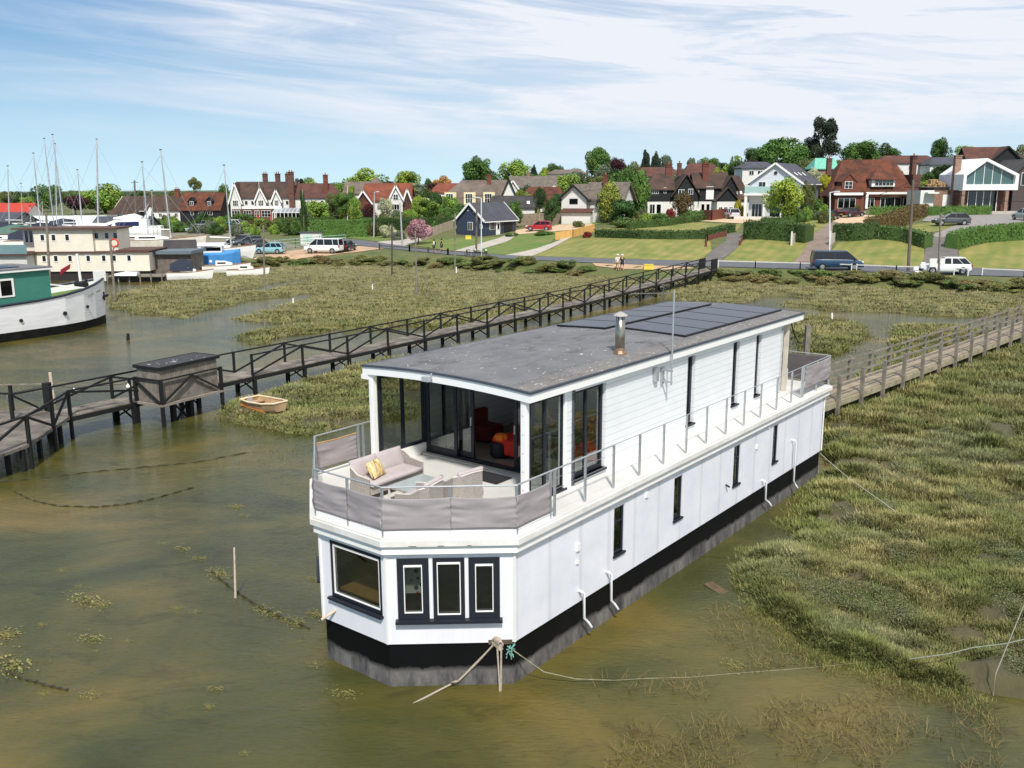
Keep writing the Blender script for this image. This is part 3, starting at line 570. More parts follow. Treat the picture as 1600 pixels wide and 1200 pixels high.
# upper storey
DZ, UZ = 3.372, 5.76
hs = [(3.33, 4.66, 3.50, 5.63), (8.90, 9.36, 3.66, 5.62), (11.84, 12.3, 3.66, 5.62), (13.53, 13.95, 3.66, 5.62)]
X0 = 2.98
wall('upper_wall', (X0, .8), (15.72, .8), DZ, UZ, [(h[0]-X0, h[1]-X0, h[2], h[3]) for h in hs], .16, clap)
window((X0, .8), (15.72, .8), hs[0][0]-X0, hs[0][1]-X0, *hs[0][2:], fw=.08, rec=.09, mull=(hs[0][0]+.62-X0,), sill=.06)
for h in hs[1:]: window((X0, .8), (15.72, .8), h[0]-X0, h[1]-X0, h[2], h[3], fw=.10, rec=.10, sill=.06)
wall('upper_wall', (15.72, .8), (15.72, 5.6), DZ, UZ, [(1, 3.4, DZ+.05, 5.5)], .16, clap); window((15.72, .8), (15.72, 5.6), 1, 3.4, DZ+.05, 5.5, mull=(2.2,), sill=0)
wall('upper_wall', (15.72, 5.6), (3.25, 5.6), DZ, UZ, [(3, 4.2, 4.2, 5.5), (7, 8.2, 4.2, 5.5)], .16, clap)
for a in (3, 7): window((15.72, 5.6), (3.25, 5.6), a, a+1.2, 4.2, 5.5)
# porch side glazing
window((1.55, .8), (2.98, .8), .06, 1.40, 3.42, 5.70, fw=.07, rec=.03, mull=(.66,), sill=.05, name='side_glazing')
MB().b2(2.9, 2.98, .78, .96, DZ, UZ).build('stud', white_trim, boat)
window((3.25, 5.6), (1.55, 5.6), .0, 1.62, 3.66, 5.70, fw=.08, rec=.03, mull=(.80,), sill=0, name='side_glazing')
MB().b2(1.6, 3.24, 5.44, 5.60, DZ, 3.66).build('dwarf_wall', white_trim, boat)
for v in (.78, 5.50):
    p_ = MB().box((1.48, v+.07, (DZ+UZ)/2), (.14, .14, UZ-DZ-.01)).build('porch_post', white_trim, boat, bevel=.01)
MB().box((1.5, 5.72, 5.70), (.3, .22, .11)).build('beam_end', white_trim, boat)
for k in range(5): MB().box((1.405, .85, 3.75+k*.42), (.01, .02, .02)).build('bolt', steel, boat)
# sliding doors across the front of the living room (u = 3.25)
U = 3.25
dA, dB = (U, 5.6), (U, .8)
mb = MB(); mb.b2(U-.05, U+.1, .96, 5.44, 5.56, UZ); mb.b2(U-.05, U+.1, .96, 5.6, DZ, 3.47); mb.b2(U-.05, U+.1, 5.44, 5.6, DZ, UZ-.002); mb.b2(U-.05, U+.1, .8, .96, DZ, UZ-.002); mb.build('door_frame', anth, boat)
def leaf(v1, v0, off, fw=.10):
    mb = MB(); x0, x1 = U+off, U+off+.045; z0, z1 = 3.475, 5.555
    mb.b2(x0, x1, v0, v0+fw, z0, z1); mb.b2(x0, x1, v1-fw, v1, z0, z1); mb.b2(x0+.001, x1, v0+fw, v1-fw, z0, z0+.13); mb.b2(x0+.001, x1, v0+fw, v1-fw, z1-.1, z1)
    d_ = mb.build('sliding_door', anth, boat); MB().b2(x0+.018, x0+.026, v0+fw*.8, v1-fw*.8, z0+.1, z1-.08).build('pane', glz, d_); return d_
leaf(5.42, 4.36, -.045); d1 = leaf(4.94, 3.87, .055); d2 = leaf(2.58, 1.7, .055); leaf(2.0, .97, -.045)
for d_, v in ((d1, 3.93), (d2, 2.53)): MB().box((U+.03, v, 4.45), (.05, .025, .22)).build('handle', steel, d_)
MB().b2(3.02, 3.16, .98, 5.42, DZ, 3.42).build('threshold', mat('threshold', 'bdb8ab', .7, .05, 2), boat)
# living room shell
flo = mat('living_floor', '8d7f70', .5, .2, 3, stretch=(1, 9, 1))
MB().b2(3.36, 15.5, .97, 5.43, DZ+.002, 3.42).build('living_floor', flo, boat)
MB().b2(8.3, 8.4, .97, 5.43, 3.42, UZ-.01).build('inner_partition', mat('inner_plaster', 'a9a4a6', .9, .03, 1), boat)
# roof: gentle camber, dark felt with bird droppings
felt = mat('roof_felt', '77787a', .9, 0, .8, col2='69696c', bump=.35, bscale=30); nn, ll, b_ = nodes(felt); src = b_.inputs['Base Color'].links[0].from_socket
t_ = nn.new('ShaderNodeTexCoord')
def fn(scale, det, lo, hi, stretch=(1, 1, 1)):
    mp_ = nn.new('ShaderNodeMapping'); mp_.inputs['Scale'].default_value = stretch; ll.new(t_.outputs['Object'], mp_.inputs[0])
    z = nn.new('ShaderNodeTexNoise'); z.inputs['Scale'].default_value = scale; z.inputs['Detail'].default_value = det; z.inputs['Roughness'].default_value = .7; ll.new(mp_.outputs[0], z.inputs['Vector'])
    m_ = nn.new('ShaderNodeMapRange'); ll.new(z.outputs[0], m_.inputs[0]); m_.inputs[1].default_value = lo; m_.inputs[2].default_value = hi; return m_.outputs[0]
def mixc(f, a, c):
    m_ = nn.new('ShaderNodeMix'); m_.data_type = 'RGBA'; ll.new(f, m_.inputs[0]); ll.new(a, m_.inputs['A']); m_.inputs['B'].default_value = lin(c); return m_.outputs['Result']
c_ = mixc(fn(2.4, 10, .50, .68, (.5, 1, 1)), src, '565657'); c_ = mixc(fn(2.1, 8, .62, .8), c_, '8c8579')
# lichen and grime gather along the starboard eave
s_ = nn.new('ShaderNodeSeparateXYZ'); ll.new(t_.outputs['Object'], s_.inputs[0]); e_ = nn.new('ShaderNodeMapRange'); ll.new(s_.outputs[1], e_.inputs[0]); e_.inputs[1].default_value = 1.5; e_.inputs[2].default_value = .6
g_ = nn.new('ShaderNodeMath'); g_.operation = 'MULTIPLY'; ll.new(e_.outputs[0], g_.inputs[0]); ll.new(fn(3, 8, .35, .6, (.6, 1, 1)), g_.inputs[1]); c_ = mixc(g_.outputs[0], c_, '7c756b')
sp_ = nn.new('ShaderNodeMath'); sp_.operation = 'MULTIPLY'; ll.new(fn(10, 3, .66, .68, (.6, 1, 1)), sp_.inputs[0]); ll.new(fn(.6, 3, .44, .54), sp_.inputs[1]); c_ = mixc(sp_.outputs[0], c_, 'e8e6e2')
g2 = nn.new('ShaderNodeMath'); g2.operation = 'MULTIPLY'; ll.new(e_.outputs[0], g2.inputs[0]); ll.new(fn(11, 4, .60, .64, (.5, 1.4, 1)), g2.inputs[1]); c_ = mixc(g2.outputs[0], c_, 'd9cdbf')
ll.new(c_, b_.inputs['Base Color'])
RU0, RU1, RV0, RV1 = 1.34, 17.01, .6, 5.81
def camb(v, base): return base + .10*(1-((v-3.205)/2.605)**2)
vs_ = [RV0 + (RV1-RV0)*i/16 for i in range(17)]
def slab(name, u0, u1, v0, v1, zt, zb, m):
    vv = [v0 + (v1-v0)*i/16 for i in range(17)]; f_ = lambda v, z: z + .10*(1-((v-3.205)/2.605)**2)
    rings = [[(u, v, f_(v, zt)) for v in vv] + [(u, v, f_(v, zb)) for v in vv[::-1]] for u in (u0, u1)]
    return MB().loft(rings).build(name, m, boat)
slab('fascia', RU0+.02, RU1-.02, RV0+.02, RV1-.02, 5.945, 5.75, white_trim)
slab('roof', RU0+.06, RU1-.06, RV0+.06, RV1-.06, 5.993, 5.946, felt)
tr_ = MB(); vv = vs_
for i in range(16):
    for u in (RU0+.02, RU1-.02): tr_.bar((u, vv[i], camb(vv[i], 5.972)), (u, vv[i+1], camb(vv[i+1], 5.972)), .06, .055)
for v in (RV0, RV1): tr_.bar((RU0, v+(.02 if v < 3 else -.02), 5.972), (RU1, v+(.02 if v < 3 else -.02), 5.972), .06, .055)
tr_.build('roof_edging', mat('roof_edging', '454a54', .6, .1, 3), boat)
# solar panels
sol = mat('solar_cell', '1a2132', .28, .12, 1.5, spec=.4); solf = mat('solar_frame', '17191c', .5, .1, 3)
def panel(u0, u1, v0, v1):
    z0, z1 = camb(v0, 6.035), camb(v1, 6.035); d = Vector((0, v1-v0, z1-z0)); a = math.atan2(d.z, d.y); c = ((u0+u1)/2, (v0+v1)/2, (z0+z1)/2)
    f_ = MB().box(c, (u1-u0, d.length, .04), rx=a).build('solar_panel', solf, boat)
    MB().box((c[0], c[1], c[2]+.022), (u1-u0-.05, d.length-.06, .006), rx=a).build('cells', sol, f_)
for k in range(5):
    u = 9.55 + k*1.42; panel(u, u+1.38, 1.25, 3.42)
for k in range(5):
    u = 9.15 + k*1.42; panel(u, u+1.38, 3.68, 5.45)
# flue
st = mat('stainless_flue', 'a09a8c', .28, .15, 3, metal=.9, stretch=(1, 1, .2)); fx, fy = 6.22, 1.38
fl = MB().lathe([(.19, 5.99), (.19, 6.06), (.135, 6.13), (.13, 6.2)], (fx, fy, 0), 20).build('flue_collar', mat('copper_collar', 'a98a72', .35, .2, 4, metal=.8), boat, smooth=False)
fu = MB().lathe([(.125, 6.05), (.125, 6.92), (.10, 6.93)], (fx, fy, 0), 20).build('flue', st, boat)
fu.data.polygons.foreach_set('use_smooth', [len(p.vertices) == 4 for p in fu.data.polygons])
for k in range(6): a = k*math.pi/3; MB().box((fx+.09*math.cos(a), fy+.09*math.sin(a), 6.98), (.02, .02, .12)).build('cowl_strut', solf, fu)

MB().lathe([(.19, 7.03), (.18, 7.05), (.04, 7.13), (.02, 7.13)], (fx, fy, 0), 20).build('cowl', mat('cowl', 'a8a49c', .5, .1, 8), fu)
# aerial
ae = MB(); ae.tube([(7.4, .5, 5.12), (7.4, .5, 7.62)], .024, 10).build('aerial_mast', steel, boat)
br_ = MB(); br_.box((7.4, .62, 5.5), (.05, .3, .04)); br_.box((7.4, .62, 5.2), (.05, .3, .04)); br_.box((7.4, .76, 5.35), (.12, .04, .45)); br_.box((7.0, .73, 5.45), (.14, .1, .36)); br_.build('aerial_bracket', steel, boat)
ya = MB(); c_, s_ = math.cos(BA), math.sin(BA)
def wl(x, y): return (x*c_+y*s_, -x*s_+y*c_)
bd = Vector(wl(-1, -.12)).normalized(); pd = Vector((-bd.y, bd.x)); o3 = Vector((7.4, .5, 7.56))
ya.bar(o3, o3+Vector((bd.x*1.15, bd.y*1.15, .0)), .02)
for k in range(9): p = o3+Vector((bd.x, bd.y, 0))*(.35+k*.095); ya.bar(p-Vector((pd.x, pd.y, 0))*.10, p+Vector((pd.x, pd.y, 0))*.10, .012)
p = o3+Vector((bd.x, bd.y, 0))*.28
for sz in (-1, 1):
    for k in range(3): ya.bar(p-Vector((pd.x, pd.y, 0))*.22+Vector((0, 0, sz*(.07+k*.07))), p+Vector((pd.x, pd.y, 0))*.22+Vector((0, 0, sz*(.07+k*.07))), .012)
ya.bar(p+Vector((0, 0, -.24)), p+Vector((0, 0, .24)), .02); ya.build('aerial_array', mat('aerial_metal', '7d7a78', .5, .1, 3, metal=.5), boat)
sc = MB(); sc.box((1.27, 3.55, 5.93), (.12, .2, .11)); sc.bar((1.3, 3.42, 5.93), (1.3, 3.42, 6.08), .03); sc.build('camera_mount', mat('grey_plastic', 'a9acb0', .5, .1, 5), boat)  # small grey camera mount on the front roof fascia, not a lamp
# wall fittings and drain pipes
pm = mat('white_plastic_pipe', 'eceef0', .35, .03, 3)
for (u, z1, u2) in ((2.37, 1.27, 2.62), (3.53, 1.33, 3.78), (12.62, 1.22, 12.98), (14.95, 2.02, 15.2)):
    MB().tube([(u, .02, z1), (u, -.10, z1+.01), (u+.03, -.13, z1-.05), (u+.05, -.13, .62), (u2-.03, -.14, .44), (u2, -.22, .33)], .032, 10).build('drain_pipe', pm, boat, smooth=True)
for (u, z, w, h_) in ((2.3, 2.35, .12, .17), (2.28, 2.0, .07, .07), (12.05, 2.45, .1, .12), (5.35, 2.75, .12, .13), (12.9, 2.92, .1, .12)): MB().box((u, -.02, z), (w, .05, h_)).build('wall_fitting', pm, boat)
MB().tube([(9.98, .0, 1.78), (9.98, -.12, 1.74)], .03, 8).build('spout', anth, boat)
MB().tube([(-1.67, 3.6, 1.30), (-1.95, 3.78, 1.12)], .032, 8).build('wooden_peg', mat('bleached_wood', 'cbb9a4', .8, .15, 6), boat)
# rails
def rail(name, pts, r=.02, z=4.42):
    return MB().tube([(x, y, z) for x, y in pts], r, 8).build(name, steel, boat)
RB = offset(OUT, .02); bow = [(3.7, -.05), (1.3, -.05), (.02, -.05), (-1.73, 2.02-.02), (-1.73, 4.04), (-.0, 6.08), (1.9, 6.05)]
rail('handrail', bow); rail('bottom_rail', [p for p in bow[1:]], .014, 3.46)
MB().tube([(x, -.05, 4.42) for x in (3.7, 15.45)], .011, 6).build('handrail', steel, boat)
for z in (3.72, 3.98, 4.22): MB().tube([(1.3, -.05, z), (15.4, -.05, z)], .004, 4).build('rail_wire', steel, boat)
def post(x, y, w=.045, z1=4.42): MB().bar((x, y, 3.22), (x, y, z1), w).build('rail_post', steel, boat)
for u in (1.18, 1.34, 2.51, 3.7, 4.89, 6.08, 7.3, 8.47, 9.69, 10.9, 12.09, 13.32, 14.52, 15.4, 15.56): post(u, -.05)
for x, y in ((.02, -.05), (-.85, .96), (-1.73, 2.0), (-1.73, 3.02), (-1.73, 4.04), (-.87, 5.05), (0, 6.08), (1.37, 6.05), (1.54, 6.05)): post(x, y)
def screen(p, q, z0, z1, seed, name='windbreak'):
    p, q = Vector(p), Vector(q); d = q-p; Ln = d.length; nrm = Vector((-d.y, d.x)).normalized(); nu, nv = max(8, int(Ln/.04)), 22; vs, fs = [], []
    for j in range(nv+1):
        for i in range(nu+1):
            t, s = i/nu, j/nv; x = p+d*t; e_ = 4*t*(1-t); sag = .03*e_*(1.4*s-.4)
            w = (float(vnoise(np.array([t*Ln*1.6+s*1.2+seed]), np.array([s*3.0-t*Ln*1.1+9]), seed))-.5)*.05*(1-abs(2*s-1)**3) + (float(vnoise(np.array([t*Ln*2.5+3]), np.array([s*11.+t*Ln*(1 if t < .5 else -1)*1.5+9]), seed+3))-.5)*.045*(abs(2*t-1)**1.2)*(1-abs(2*s-1)**4)
            vs.append((x.x+nrm.x*w, x.y+nrm.y*w, z0+(z1-z0)*s - sag))
    for j in range(nv):
        for i in range(nu): a = j*(nu+1)+i; fs.append((a, a+1, a+nu+2, a+nu+1))
    o = MB().add(vs, fs).build(name, fabric, boat, smooth=True); so_ = o.modifiers.new('thick', 'SOLIDIFY'); so_.thickness = .006; return o
k = .02
screen((1.13, -.08), (-.03, -.08), 3.53, 4.22, 1); screen((-.03, -.08), (-.88, .93), 3.53, 4.21, 2); screen((-.88, .93), (-1.77, 1.99), 3.53, 4.21, 3)
screen((-1.77, 2.0), (-1.77, 3.02), 3.53, 4.22, 4); screen((-1.77, 3.02), (-1.77, 4.06), 3.53, 4.22, 5); screen((-1.75, 4.1), (-.88, 5.1), 3.53, 4.25, 6); screen((-.88, 5.1), (0, 6.12), 3.53, 4.22, 7); screen((.03, 6.1), (1.35, 6.09), 3.56, 4.22, 8)
ed = MB().tube([(.05, 6.1, 4.22), (.7, 6.1, 4.19), (1.33, 6.09, 4.21)], .02, 6).build('screen_hem', mat('rusty_hem', 'b08a5a', .8, .2, 8), boat)
# stern rail and screens
rail('handrail', [(15.45, -.05), (18.0, -.05), (18.0, 6.08), (15.7, 6.08)]); rail('bottom_rail', [(15.5, -.05), (18.0, -.05)], .014, 3.60)
for x, y in ((16.8, -.05), (18.0, -.05), (18.0, 2), (18.0, 4), (18.0, 6.08)): post(x, y)
screen((15.62, -.08), (17.98, -.08), 3.62, 4.40, 11); dk = mat('dark_windbreak_cloth', '5c585a', .9, .08, 2)
for a, b2 in (((18.0, .0), (18.0, 3.0)), ((18.0, 3.0), (18.0, 6.05))): screen(a, b2, 3.45, 4.38, 12).data.materials[0] = dk
MB().box((16.15, .85, (DZ+UZ)/2), (.13, .13, UZ-DZ-.01)).build('stern_post', mat('cream_post', 'c9c1b2', .7, .12, 4), boat)
MB().b2(15.74, 16.9, 1.02, 1.06, DZ, 4.0).build('stern_panel', rimm, boat)
MB().box((16.15, 5.5, (DZ+UZ)/2), (.13, .13, UZ-DZ-.01)).build('stern_post', white_trim, boat)
# mooring bracket at the bow
MB().box((-.13, .28, 1.0), (.5, .18, .10), rz=cang).build('mooring_bracket', mat('rusty_steel', '5a4a40', .7, .3, 5), boat)
BM = Matrix.Translation(BO) @ Matrix.Rotation(BA, 4, 'Z')
def onboat(name, u, v, z, rz, label, cat, group=None): return empty(name, BM @ Vector((u, v, z)), BA+rz, label, cat, group)
# ---------------- outdoor furniture
wick = mat('pale_wicker', 'a59e97', .8, .18, 30, bump=.5, bscale=120); cush = mat('blush_cushion', 'b8aeae', .9, .05, 3, bump=.1, bscale=80)
def cushion(parent, c, d, rx=0, rz=0, name='cushion', m=None, puff=1.):
    vs, fs = [], []; n_ = 8
    M_ = Matrix.Rotation(rz, 3, 'Z') @ Matrix.Rotation(rx, 3, 'X')
    bm = bmesh.new(); bmesh.ops.create_cube(bm, size=1); bmesh.ops.subdivide_edges(bm, edges=bm.edges[:], cuts=6, use_grid_fill=True)
    for v in bm.verts:
        x, y, z = v.co*2; k1 = 1-.10*(abs(z)**4); fx_ = (1-abs(x)**4)*(1-abs(y)**4); zz = z*(.62+.38*fx_*puff)
        r_ = max(abs(x), abs(y)); v.co = M_ @ Vector((x*d[0]/2*k1, y*d[1]/2*k1, zz*d[2]/2)) + Vector(c)
    me = bpy.data.meshes.new(name); bm.to_mesh(me); bm.free(); me.polygons.foreach_set('use_smooth', [True]*len(me.polygons)); me.materials.append(m or cush)
    o = bpy.data.objects.new(name, me); COL.objects.link(o); o.parent = parent; return o
def seat(name, u, v, rz, w, label, cat, n_c):
    """wicker seat facing local -Y, width w: wrapping back and arms"""
    t = onboat(name, u, v, DZ, rz, label, cat); d = .78
    pts = []; hb, ha = .74, .52
    path = [(-w/2, -d/2, ha), (-w/2-.01, 0, ha+.04), (-w/2+.0, d/2-.16, hb-.04), (-w/2+.14, d/2, hb), (0, d/2+.02, hb+.02), (w/2-.14, d/2, hb), (w/2, d/2-.16, hb-.04), (w/2+.01, 0, ha+.04), (w/2, -d/2, ha)]
    rings = [[(x*1.0, y, .10), (x, y, z), (x*.955, y*.955-.0, z), (x*.955, y*.94, .10)] for x, y, z in path]
    MB().loft(rings).build('wicker_shell', wick, t); MB().tube([(x*.978, y, z+.01) for x, y, z in path], .018, 6).build('frame_rim', mat('frame_rim', 'd2ccc4', .5, .05, 3), t)
    MB().box((0, -.02, .22), (w-.1, d-.1, .16)).build('seat_base', wick, t)
    for k_ in range(n_c):
        ww = (w-.14)/n_c; x = -w/2+.07+ww*(k_+.5); cushion(t, (x, .26, .60), (ww, .46, .16), rx=R(72), name='back_cushion')
    cushion(t, (0, -.06, .37), (w-.12, .72, .17), name='seat_cushion', puff=.3)
    for sx in (-1, 1):
        for sy in (-1, 1): MB().box((sx*(w/2-.08), sy*(d/2-.07), .06), (.03, .03, .12)).build('leg', mat('frame_rim', 'd2ccc4'), t)
    return t
sofa = seat('garden_sofa', .42, 4.12, 0, 1.75, 'two seat pale wicker sofa with blush cushions on the bow deck', 'sofa', 2)
ar1 = seat('garden_armchair', -.28, 2.32, R(192), .86, 'pale wicker armchair with its back to the bow corner nearest the ropes', 'armchair', 1)
ar2 = seat('garden_armchair', .85, 2.16, R(172), .86, 'pale wicker armchair with its back to the starboard rail beside the doormat', 'armchair', 1)
sp = mat('striped_cushion_cloth', 'c9a24a', .85, .05, 2); nn, ll, b_ = nodes(sp); t_ = nn.new('ShaderNodeTexCoord'); w_ = nn.new('ShaderNodeTexNoise'); mp_ = nn.new('ShaderNodeMapping'); mp_.inputs['Scale'].default_value = (22, 3, 1); ll.new(t_.outputs['Object'], mp_.inputs[0]); ll.new(mp_.outputs[0], w_.inputs['Vector']); w_.inputs['Scale'].default_value = 1; w_.inputs['Detail'].default_value = 1
cr = nn.new('ShaderNodeValToRGB'); cr.color_ramp.interpolation = 'CONSTANT'; e = cr.color_ramp.elements
for i, (p, c) in enumerate([(0, 'e0c98c'), (.36, '7a5a3c'), (.42, 'e6d7ae'), (.5, 'c9a52e'), (.56, 'efe2c4'), (.62, '8a6a50'), (.68, 'd2b35a')]):
    if i > 1: e.new(p)
    e[i].position = p; e[i].color = lin(c)
ll.new(w_.outputs[0], cr.inputs[0]); ll.new(cr.outputs[0], b_.inputs['Base Color'])
sc_ = onboat('scatter_cushion', .02, 4.02, DZ+.62, 0, 'yellow and brown striped cushion leaning on the wicker sofa', 'cushion'); cushion(sc_, (0, 0, 0), (.50, .40, .15), rx=R(60), rz=R(14), name='cushion_cover', m=sp)
tbl = onboat('coffee_table', .35, 3.1, DZ, 0, 'low glass topped wicker coffee table between the sofa and the armchairs', 'table')
MB().box((0, 0, .385), (1.1, .62, .012)).build('glass_top', mat('frosted_glass', 'a9b2b0', .12, .03, 2), tbl)
tf = MB()
for a in ((-.56, .56, -.32, -.29), (-.56, .56, .29, .32), (-.56, -.53, -.29, .29), (.53, .56, -.29, .29)): tf.b2(*a, .34, .38)
tf.build('table_frame', wick, tbl)
for sx in (-1, 1):
    for sy in (-1, 1): MB().box((sx*.53, sy*.29, .17), (.035, .035, .34)).build('leg', mat('frame_rim', 'd2ccc4'), tbl)
dm = MB().box((0, 0, .012), (.62, .95, .02)).build('doormat', mat('black_mat', '26262a', .95, .15, 20), None, bevel=.005); dm.matrix_world = BM @ Matrix.Translation((2.55, 2.75, DZ+.001)); tag(dm, 'black rectangular doormat on the deck outside the open sliding door', 'doormat')
# ---------------- living room things seen through the doors
red = mat('red_upholstery', 'd8301e', .85, .12, 3); blk = mat('black_leather', '141316', .6, .2, 4)
rs = onboat('corner_sofa', 5.15, 2.45, 3.42, R(-90), 'deep red corner sofa inside the open sliding door', 'sofa')
MB().box((.2, .35, .70), (2.8, .24, .75)).build('backrest', red, rs, bevel=.06); MB().box((.2, -.1, .30), (2.6, .8, .36)).build('seat', red, rs, bevel=.06); MB().box((-.75, -.85, .30), (1.1, .9, .42)).build('chaise', red, rs, bevel=.06); MB().box((-1.2, .1, .55), (.25, .95, .3)).build('arm', red, rs, bevel=.05)
bt = onboat('throw_blanket', 4.9, 2.2, 3.93, R(-80), 'black fluffy throw heaped over the red corner sofa', 'blanket'); cushion(bt, (0, 0, .1), (1.1, .7, .42), name='folded_throw', m=blk)
stl = onboat('stool', 3.95, 3.55, 3.42, 0, 'round black stool just inside the open sliding door', 'stool'); MB().lathe([(.22, .03), (.25, .08), (.25, .36), (.22, .41)], n=20).build('drum', blk, stl); MB().lathe([(.18, 0), (.18, .03)], n=20).build('base', solf, stl)
pk = onboat('velvet_pumpkin', 3.95, 3.5, 3.83, 0, 'round orange velvet pumpkin cushion resting on the black stool', 'cushion'); vs = []
rings = []
for i in range(9):
    a = math.pi*i/8; rings.append([((.17*(math.sin(a))*(1+.09*math.cos(8*t))+.01)*math.cos(t), (.17*math.sin(a)*(1+.09*math.cos(8*t))+.01)*math.sin(t), .12-.12*math.cos(a)) for t in [2*math.pi*k/48 for k in range(48)]])
MB().loft(rings).build('pumpkin_body', mat('orange_velvet', 'ff7a1e', .7, .08, 5), pk, smooth=True); MB().tube([(0, 0, .22), (.02, 0, .29)], .02, 6).build('stalk', blk, pk)
rgm = MB().box((0, 0, .008), (1.6, 1.5, .012)).build('living_room_rug', mat('cream_rug', 'cfc6bf', .95, .12, 5), None); rgm.matrix_world = BM @ Matrix.Translation((4.5, 2.0, 3.422)); tag(rgm, 'cream rug on the living room floor in front of the red sofa', 'rug')
ch = onboat('tub_chair', 5.0, 4.85, 3.42, R(0), 'dark red armchair behind the closed glass door beside the porch corner', 'armchair'); MB().box((0, 0, .25), (.7, .7, .4)).build('seat', mat('maroon_cloth', '6b1f1a', .85, .1, 3), ch, bevel=.06); MB().box((0, .3, .6), (.7, .18, .5)).build('backrest', mat('maroon_cloth', '6b1f1a'), ch, bevel=.05)
# ---------------- ropes at the bow
rope = mat('old_rope', 'b5a898', .95, .2, 30, bump=.6, bscale=120); bl_ = mat('bleached_rope', 'c9c8c0', .9, .15, 30)
def rp(name, pts, r, m, label, group=None): o = MB().tube(pts, r, 7).build(name, m, None, smooth=True); return tag(o, label, 'rope', group)
c0 = BM @ Vector((-.19, .28, 1.02))
kn = G(712, 1068, .06); tail = G(645, 1100, -.02)
def sag(a, b2, s, n_=14): a, b2 = Vector(a), Vector(b2); return [a.lerp(b2, i/n_) - Vector((0, 0, s*4*(i/n_)*(1-i/n_))) for i in range(n_+1)]
rp('mooring_rope', sag(c0, kn, .0)[:-1] + [kn, kn+Vector((-.08, -.05, .05)), kn+Vector((.02, -.08, .1)), kn+Vector((.08, .02, .05)), kn+Vector((-.05, .03, .0)), tail], .022, rope, 'thick frayed rope knotted near the water and running left from the bow bracket')
rp('mooring_rope', sag(c0+Vector((-.05, -.05, .0)), kn+Vector((.03, 0, .03)), .03), .02, rope, 'second strand running beside the knotted rope down to its knot')
w0 = G(781, 1082, -.03)
rp('mooring_rope', sag(c0+Vector((-.03, -.06, -.02)), w0, -.0)+[w0+Vector((.03, 0, -.02))], .02, rope, 'left of the two ropes hanging straight down from the bow bracket'); rp('mooring_rope', sag(c0+Vector((.06, -.06, -.02)), w0+Vector((.02, 0, 0)), -.03), .02, rope, 'right of the two ropes hanging straight down from the bow bracket')
lp_ = MB()
for k in range(5): pts = [c0+Vector((.09*math.cos(a)*(1-.1*k)+.02*(k-2), -.05-.012*k, .10*math.sin(a)-.02*k)) for a in [2*math.pi*i/12 for i in range(13)]]; lp_.tube(pts, .02, 6)
tag(lp_.build('rope_coil', rope, None, smooth=True), 'loops of grey rope wrapped around the bow bracket', 'rope')
j0 = BM @ Vector((-.02, .12, .85)) + Vector((.02, -.16, 0)); tl = MB(); rr = random.Random(3)
for k in range(15): tl.bar(j0+Vector((rr.uniform(-.06, .06), rr.uniform(-.05, .05), rr.uniform(-.12, .1))), j0+Vector((rr.uniform(-.1, .1), rr.uniform(-.08, .08), rr.uniform(-.2, .14))), .018)
tag(tl.build('rope_tangle', mat('turquoise_twine', '6fa398', .8, .2, 9), None), 'turquoise twine tangle where the long line meets the bow', 'twine')
pts = [G(*p, z) for p, z in zip([(803, 1033), (850, 1050), (900, 1061), (960, 1063), (1010, 1060)], (.55, .28, .12, .03, .0))]
pts[0] = j0+Vector((.06, -.03, .02)); pts += [G(x, y, .0) for x, y in ((1080, 1058), (1150, 1052), (1230, 1046), (1300, 1040), (1345, 1035))]
rp('mooring_line', pts, [.012]*3+[.007]*(len(pts)-3), mat('weathered_line', '8a866c', .9, .35, 3), 'long pale line trailing from the bow across the water towards the right bank')
rp('mooring_line', [BM @ Vector((17.7, -.02, .93))] + [G(x, y, z) for x, y, z in ((1300, 725, .6), (1330, 750, .5), (1380, 785, .55), (1420, 815, .35))], .008, bl_, 'pale line from the stern corner of the hull into the marsh grass')
rp('mooring_line', [G(x, y, .55) for x, y in ((1420, 1030), (1480, 1022), (1520, 1012), (1570, 1006), (1640, 990))], .014, mat('grey_green_rope', '7c8474', .9, .2, 20), 'grey green rope lying over the marsh near the right edge')
# ================================================================ FOOTBRIDGES
blackw = mat('black_tarred_timber', '101113', .75, .3, 3, bump=.3); silver = banded('weathered_planks', '938a7e', 'Y', .16, .55, .85, .2, 1.5, .5, col2='7d756b')
greyt = mat('grey_weathered_timber', '8d867a', .9, .22, 2.5, bump=.5, col2='6a645a')
def frame2(P, Q):
    d = Vector((Q.x-P.x, Q.y-P.y, 0)); L_ = d.length; return L_, math.atan2(d.y, d.x)
# --- black truss boardwalk
A0 = G(112, 649, 1.0); E0 = G(1121, 420.5, 1.45); Lw, aw = frame2(A0, E0); WD = 1.35
bw = empty('boardwalk', (A0.x, A0.y, 0), aw, 'long black timber boardwalk with zigzag braced rails running from the left edge to the road', 'footbridge')
def dz(s): return 1.0 + max(0, s-Lw*.6)/(Lw*.4)*.5
ss = [2.8-3.45+3.45*k for k in range(0, 22)]; ss = [s for s in ss if 0.2 < s < Lw-1]
dk_ = MB(); cuts = [-.2, 15, 30, 45, 55, Lw]
plk = banded('silvered_deck_boards', '938b80', 'X', .17, .5, .85, .25, 1.2, .5, col2='575048')
for a, b2 in zip(cuts, cuts[1:]): dk_.add([(a, -.0, dz(a)), (b2, -.0, dz(b2)), (b2, WD, dz(b2)), (a, WD, dz(a)), (a, 0, dz(a)-.06), (b2, 0, dz(b2)-.06), (b2, WD, dz(b2)-.06), (a, WD, dz(a)-.06)], [(0, 1, 2, 3), (7, 6, 5, 4), (0, 4, 5, 1), (3, 2, 6, 7)])
dk_.build('deck', plk, bw)
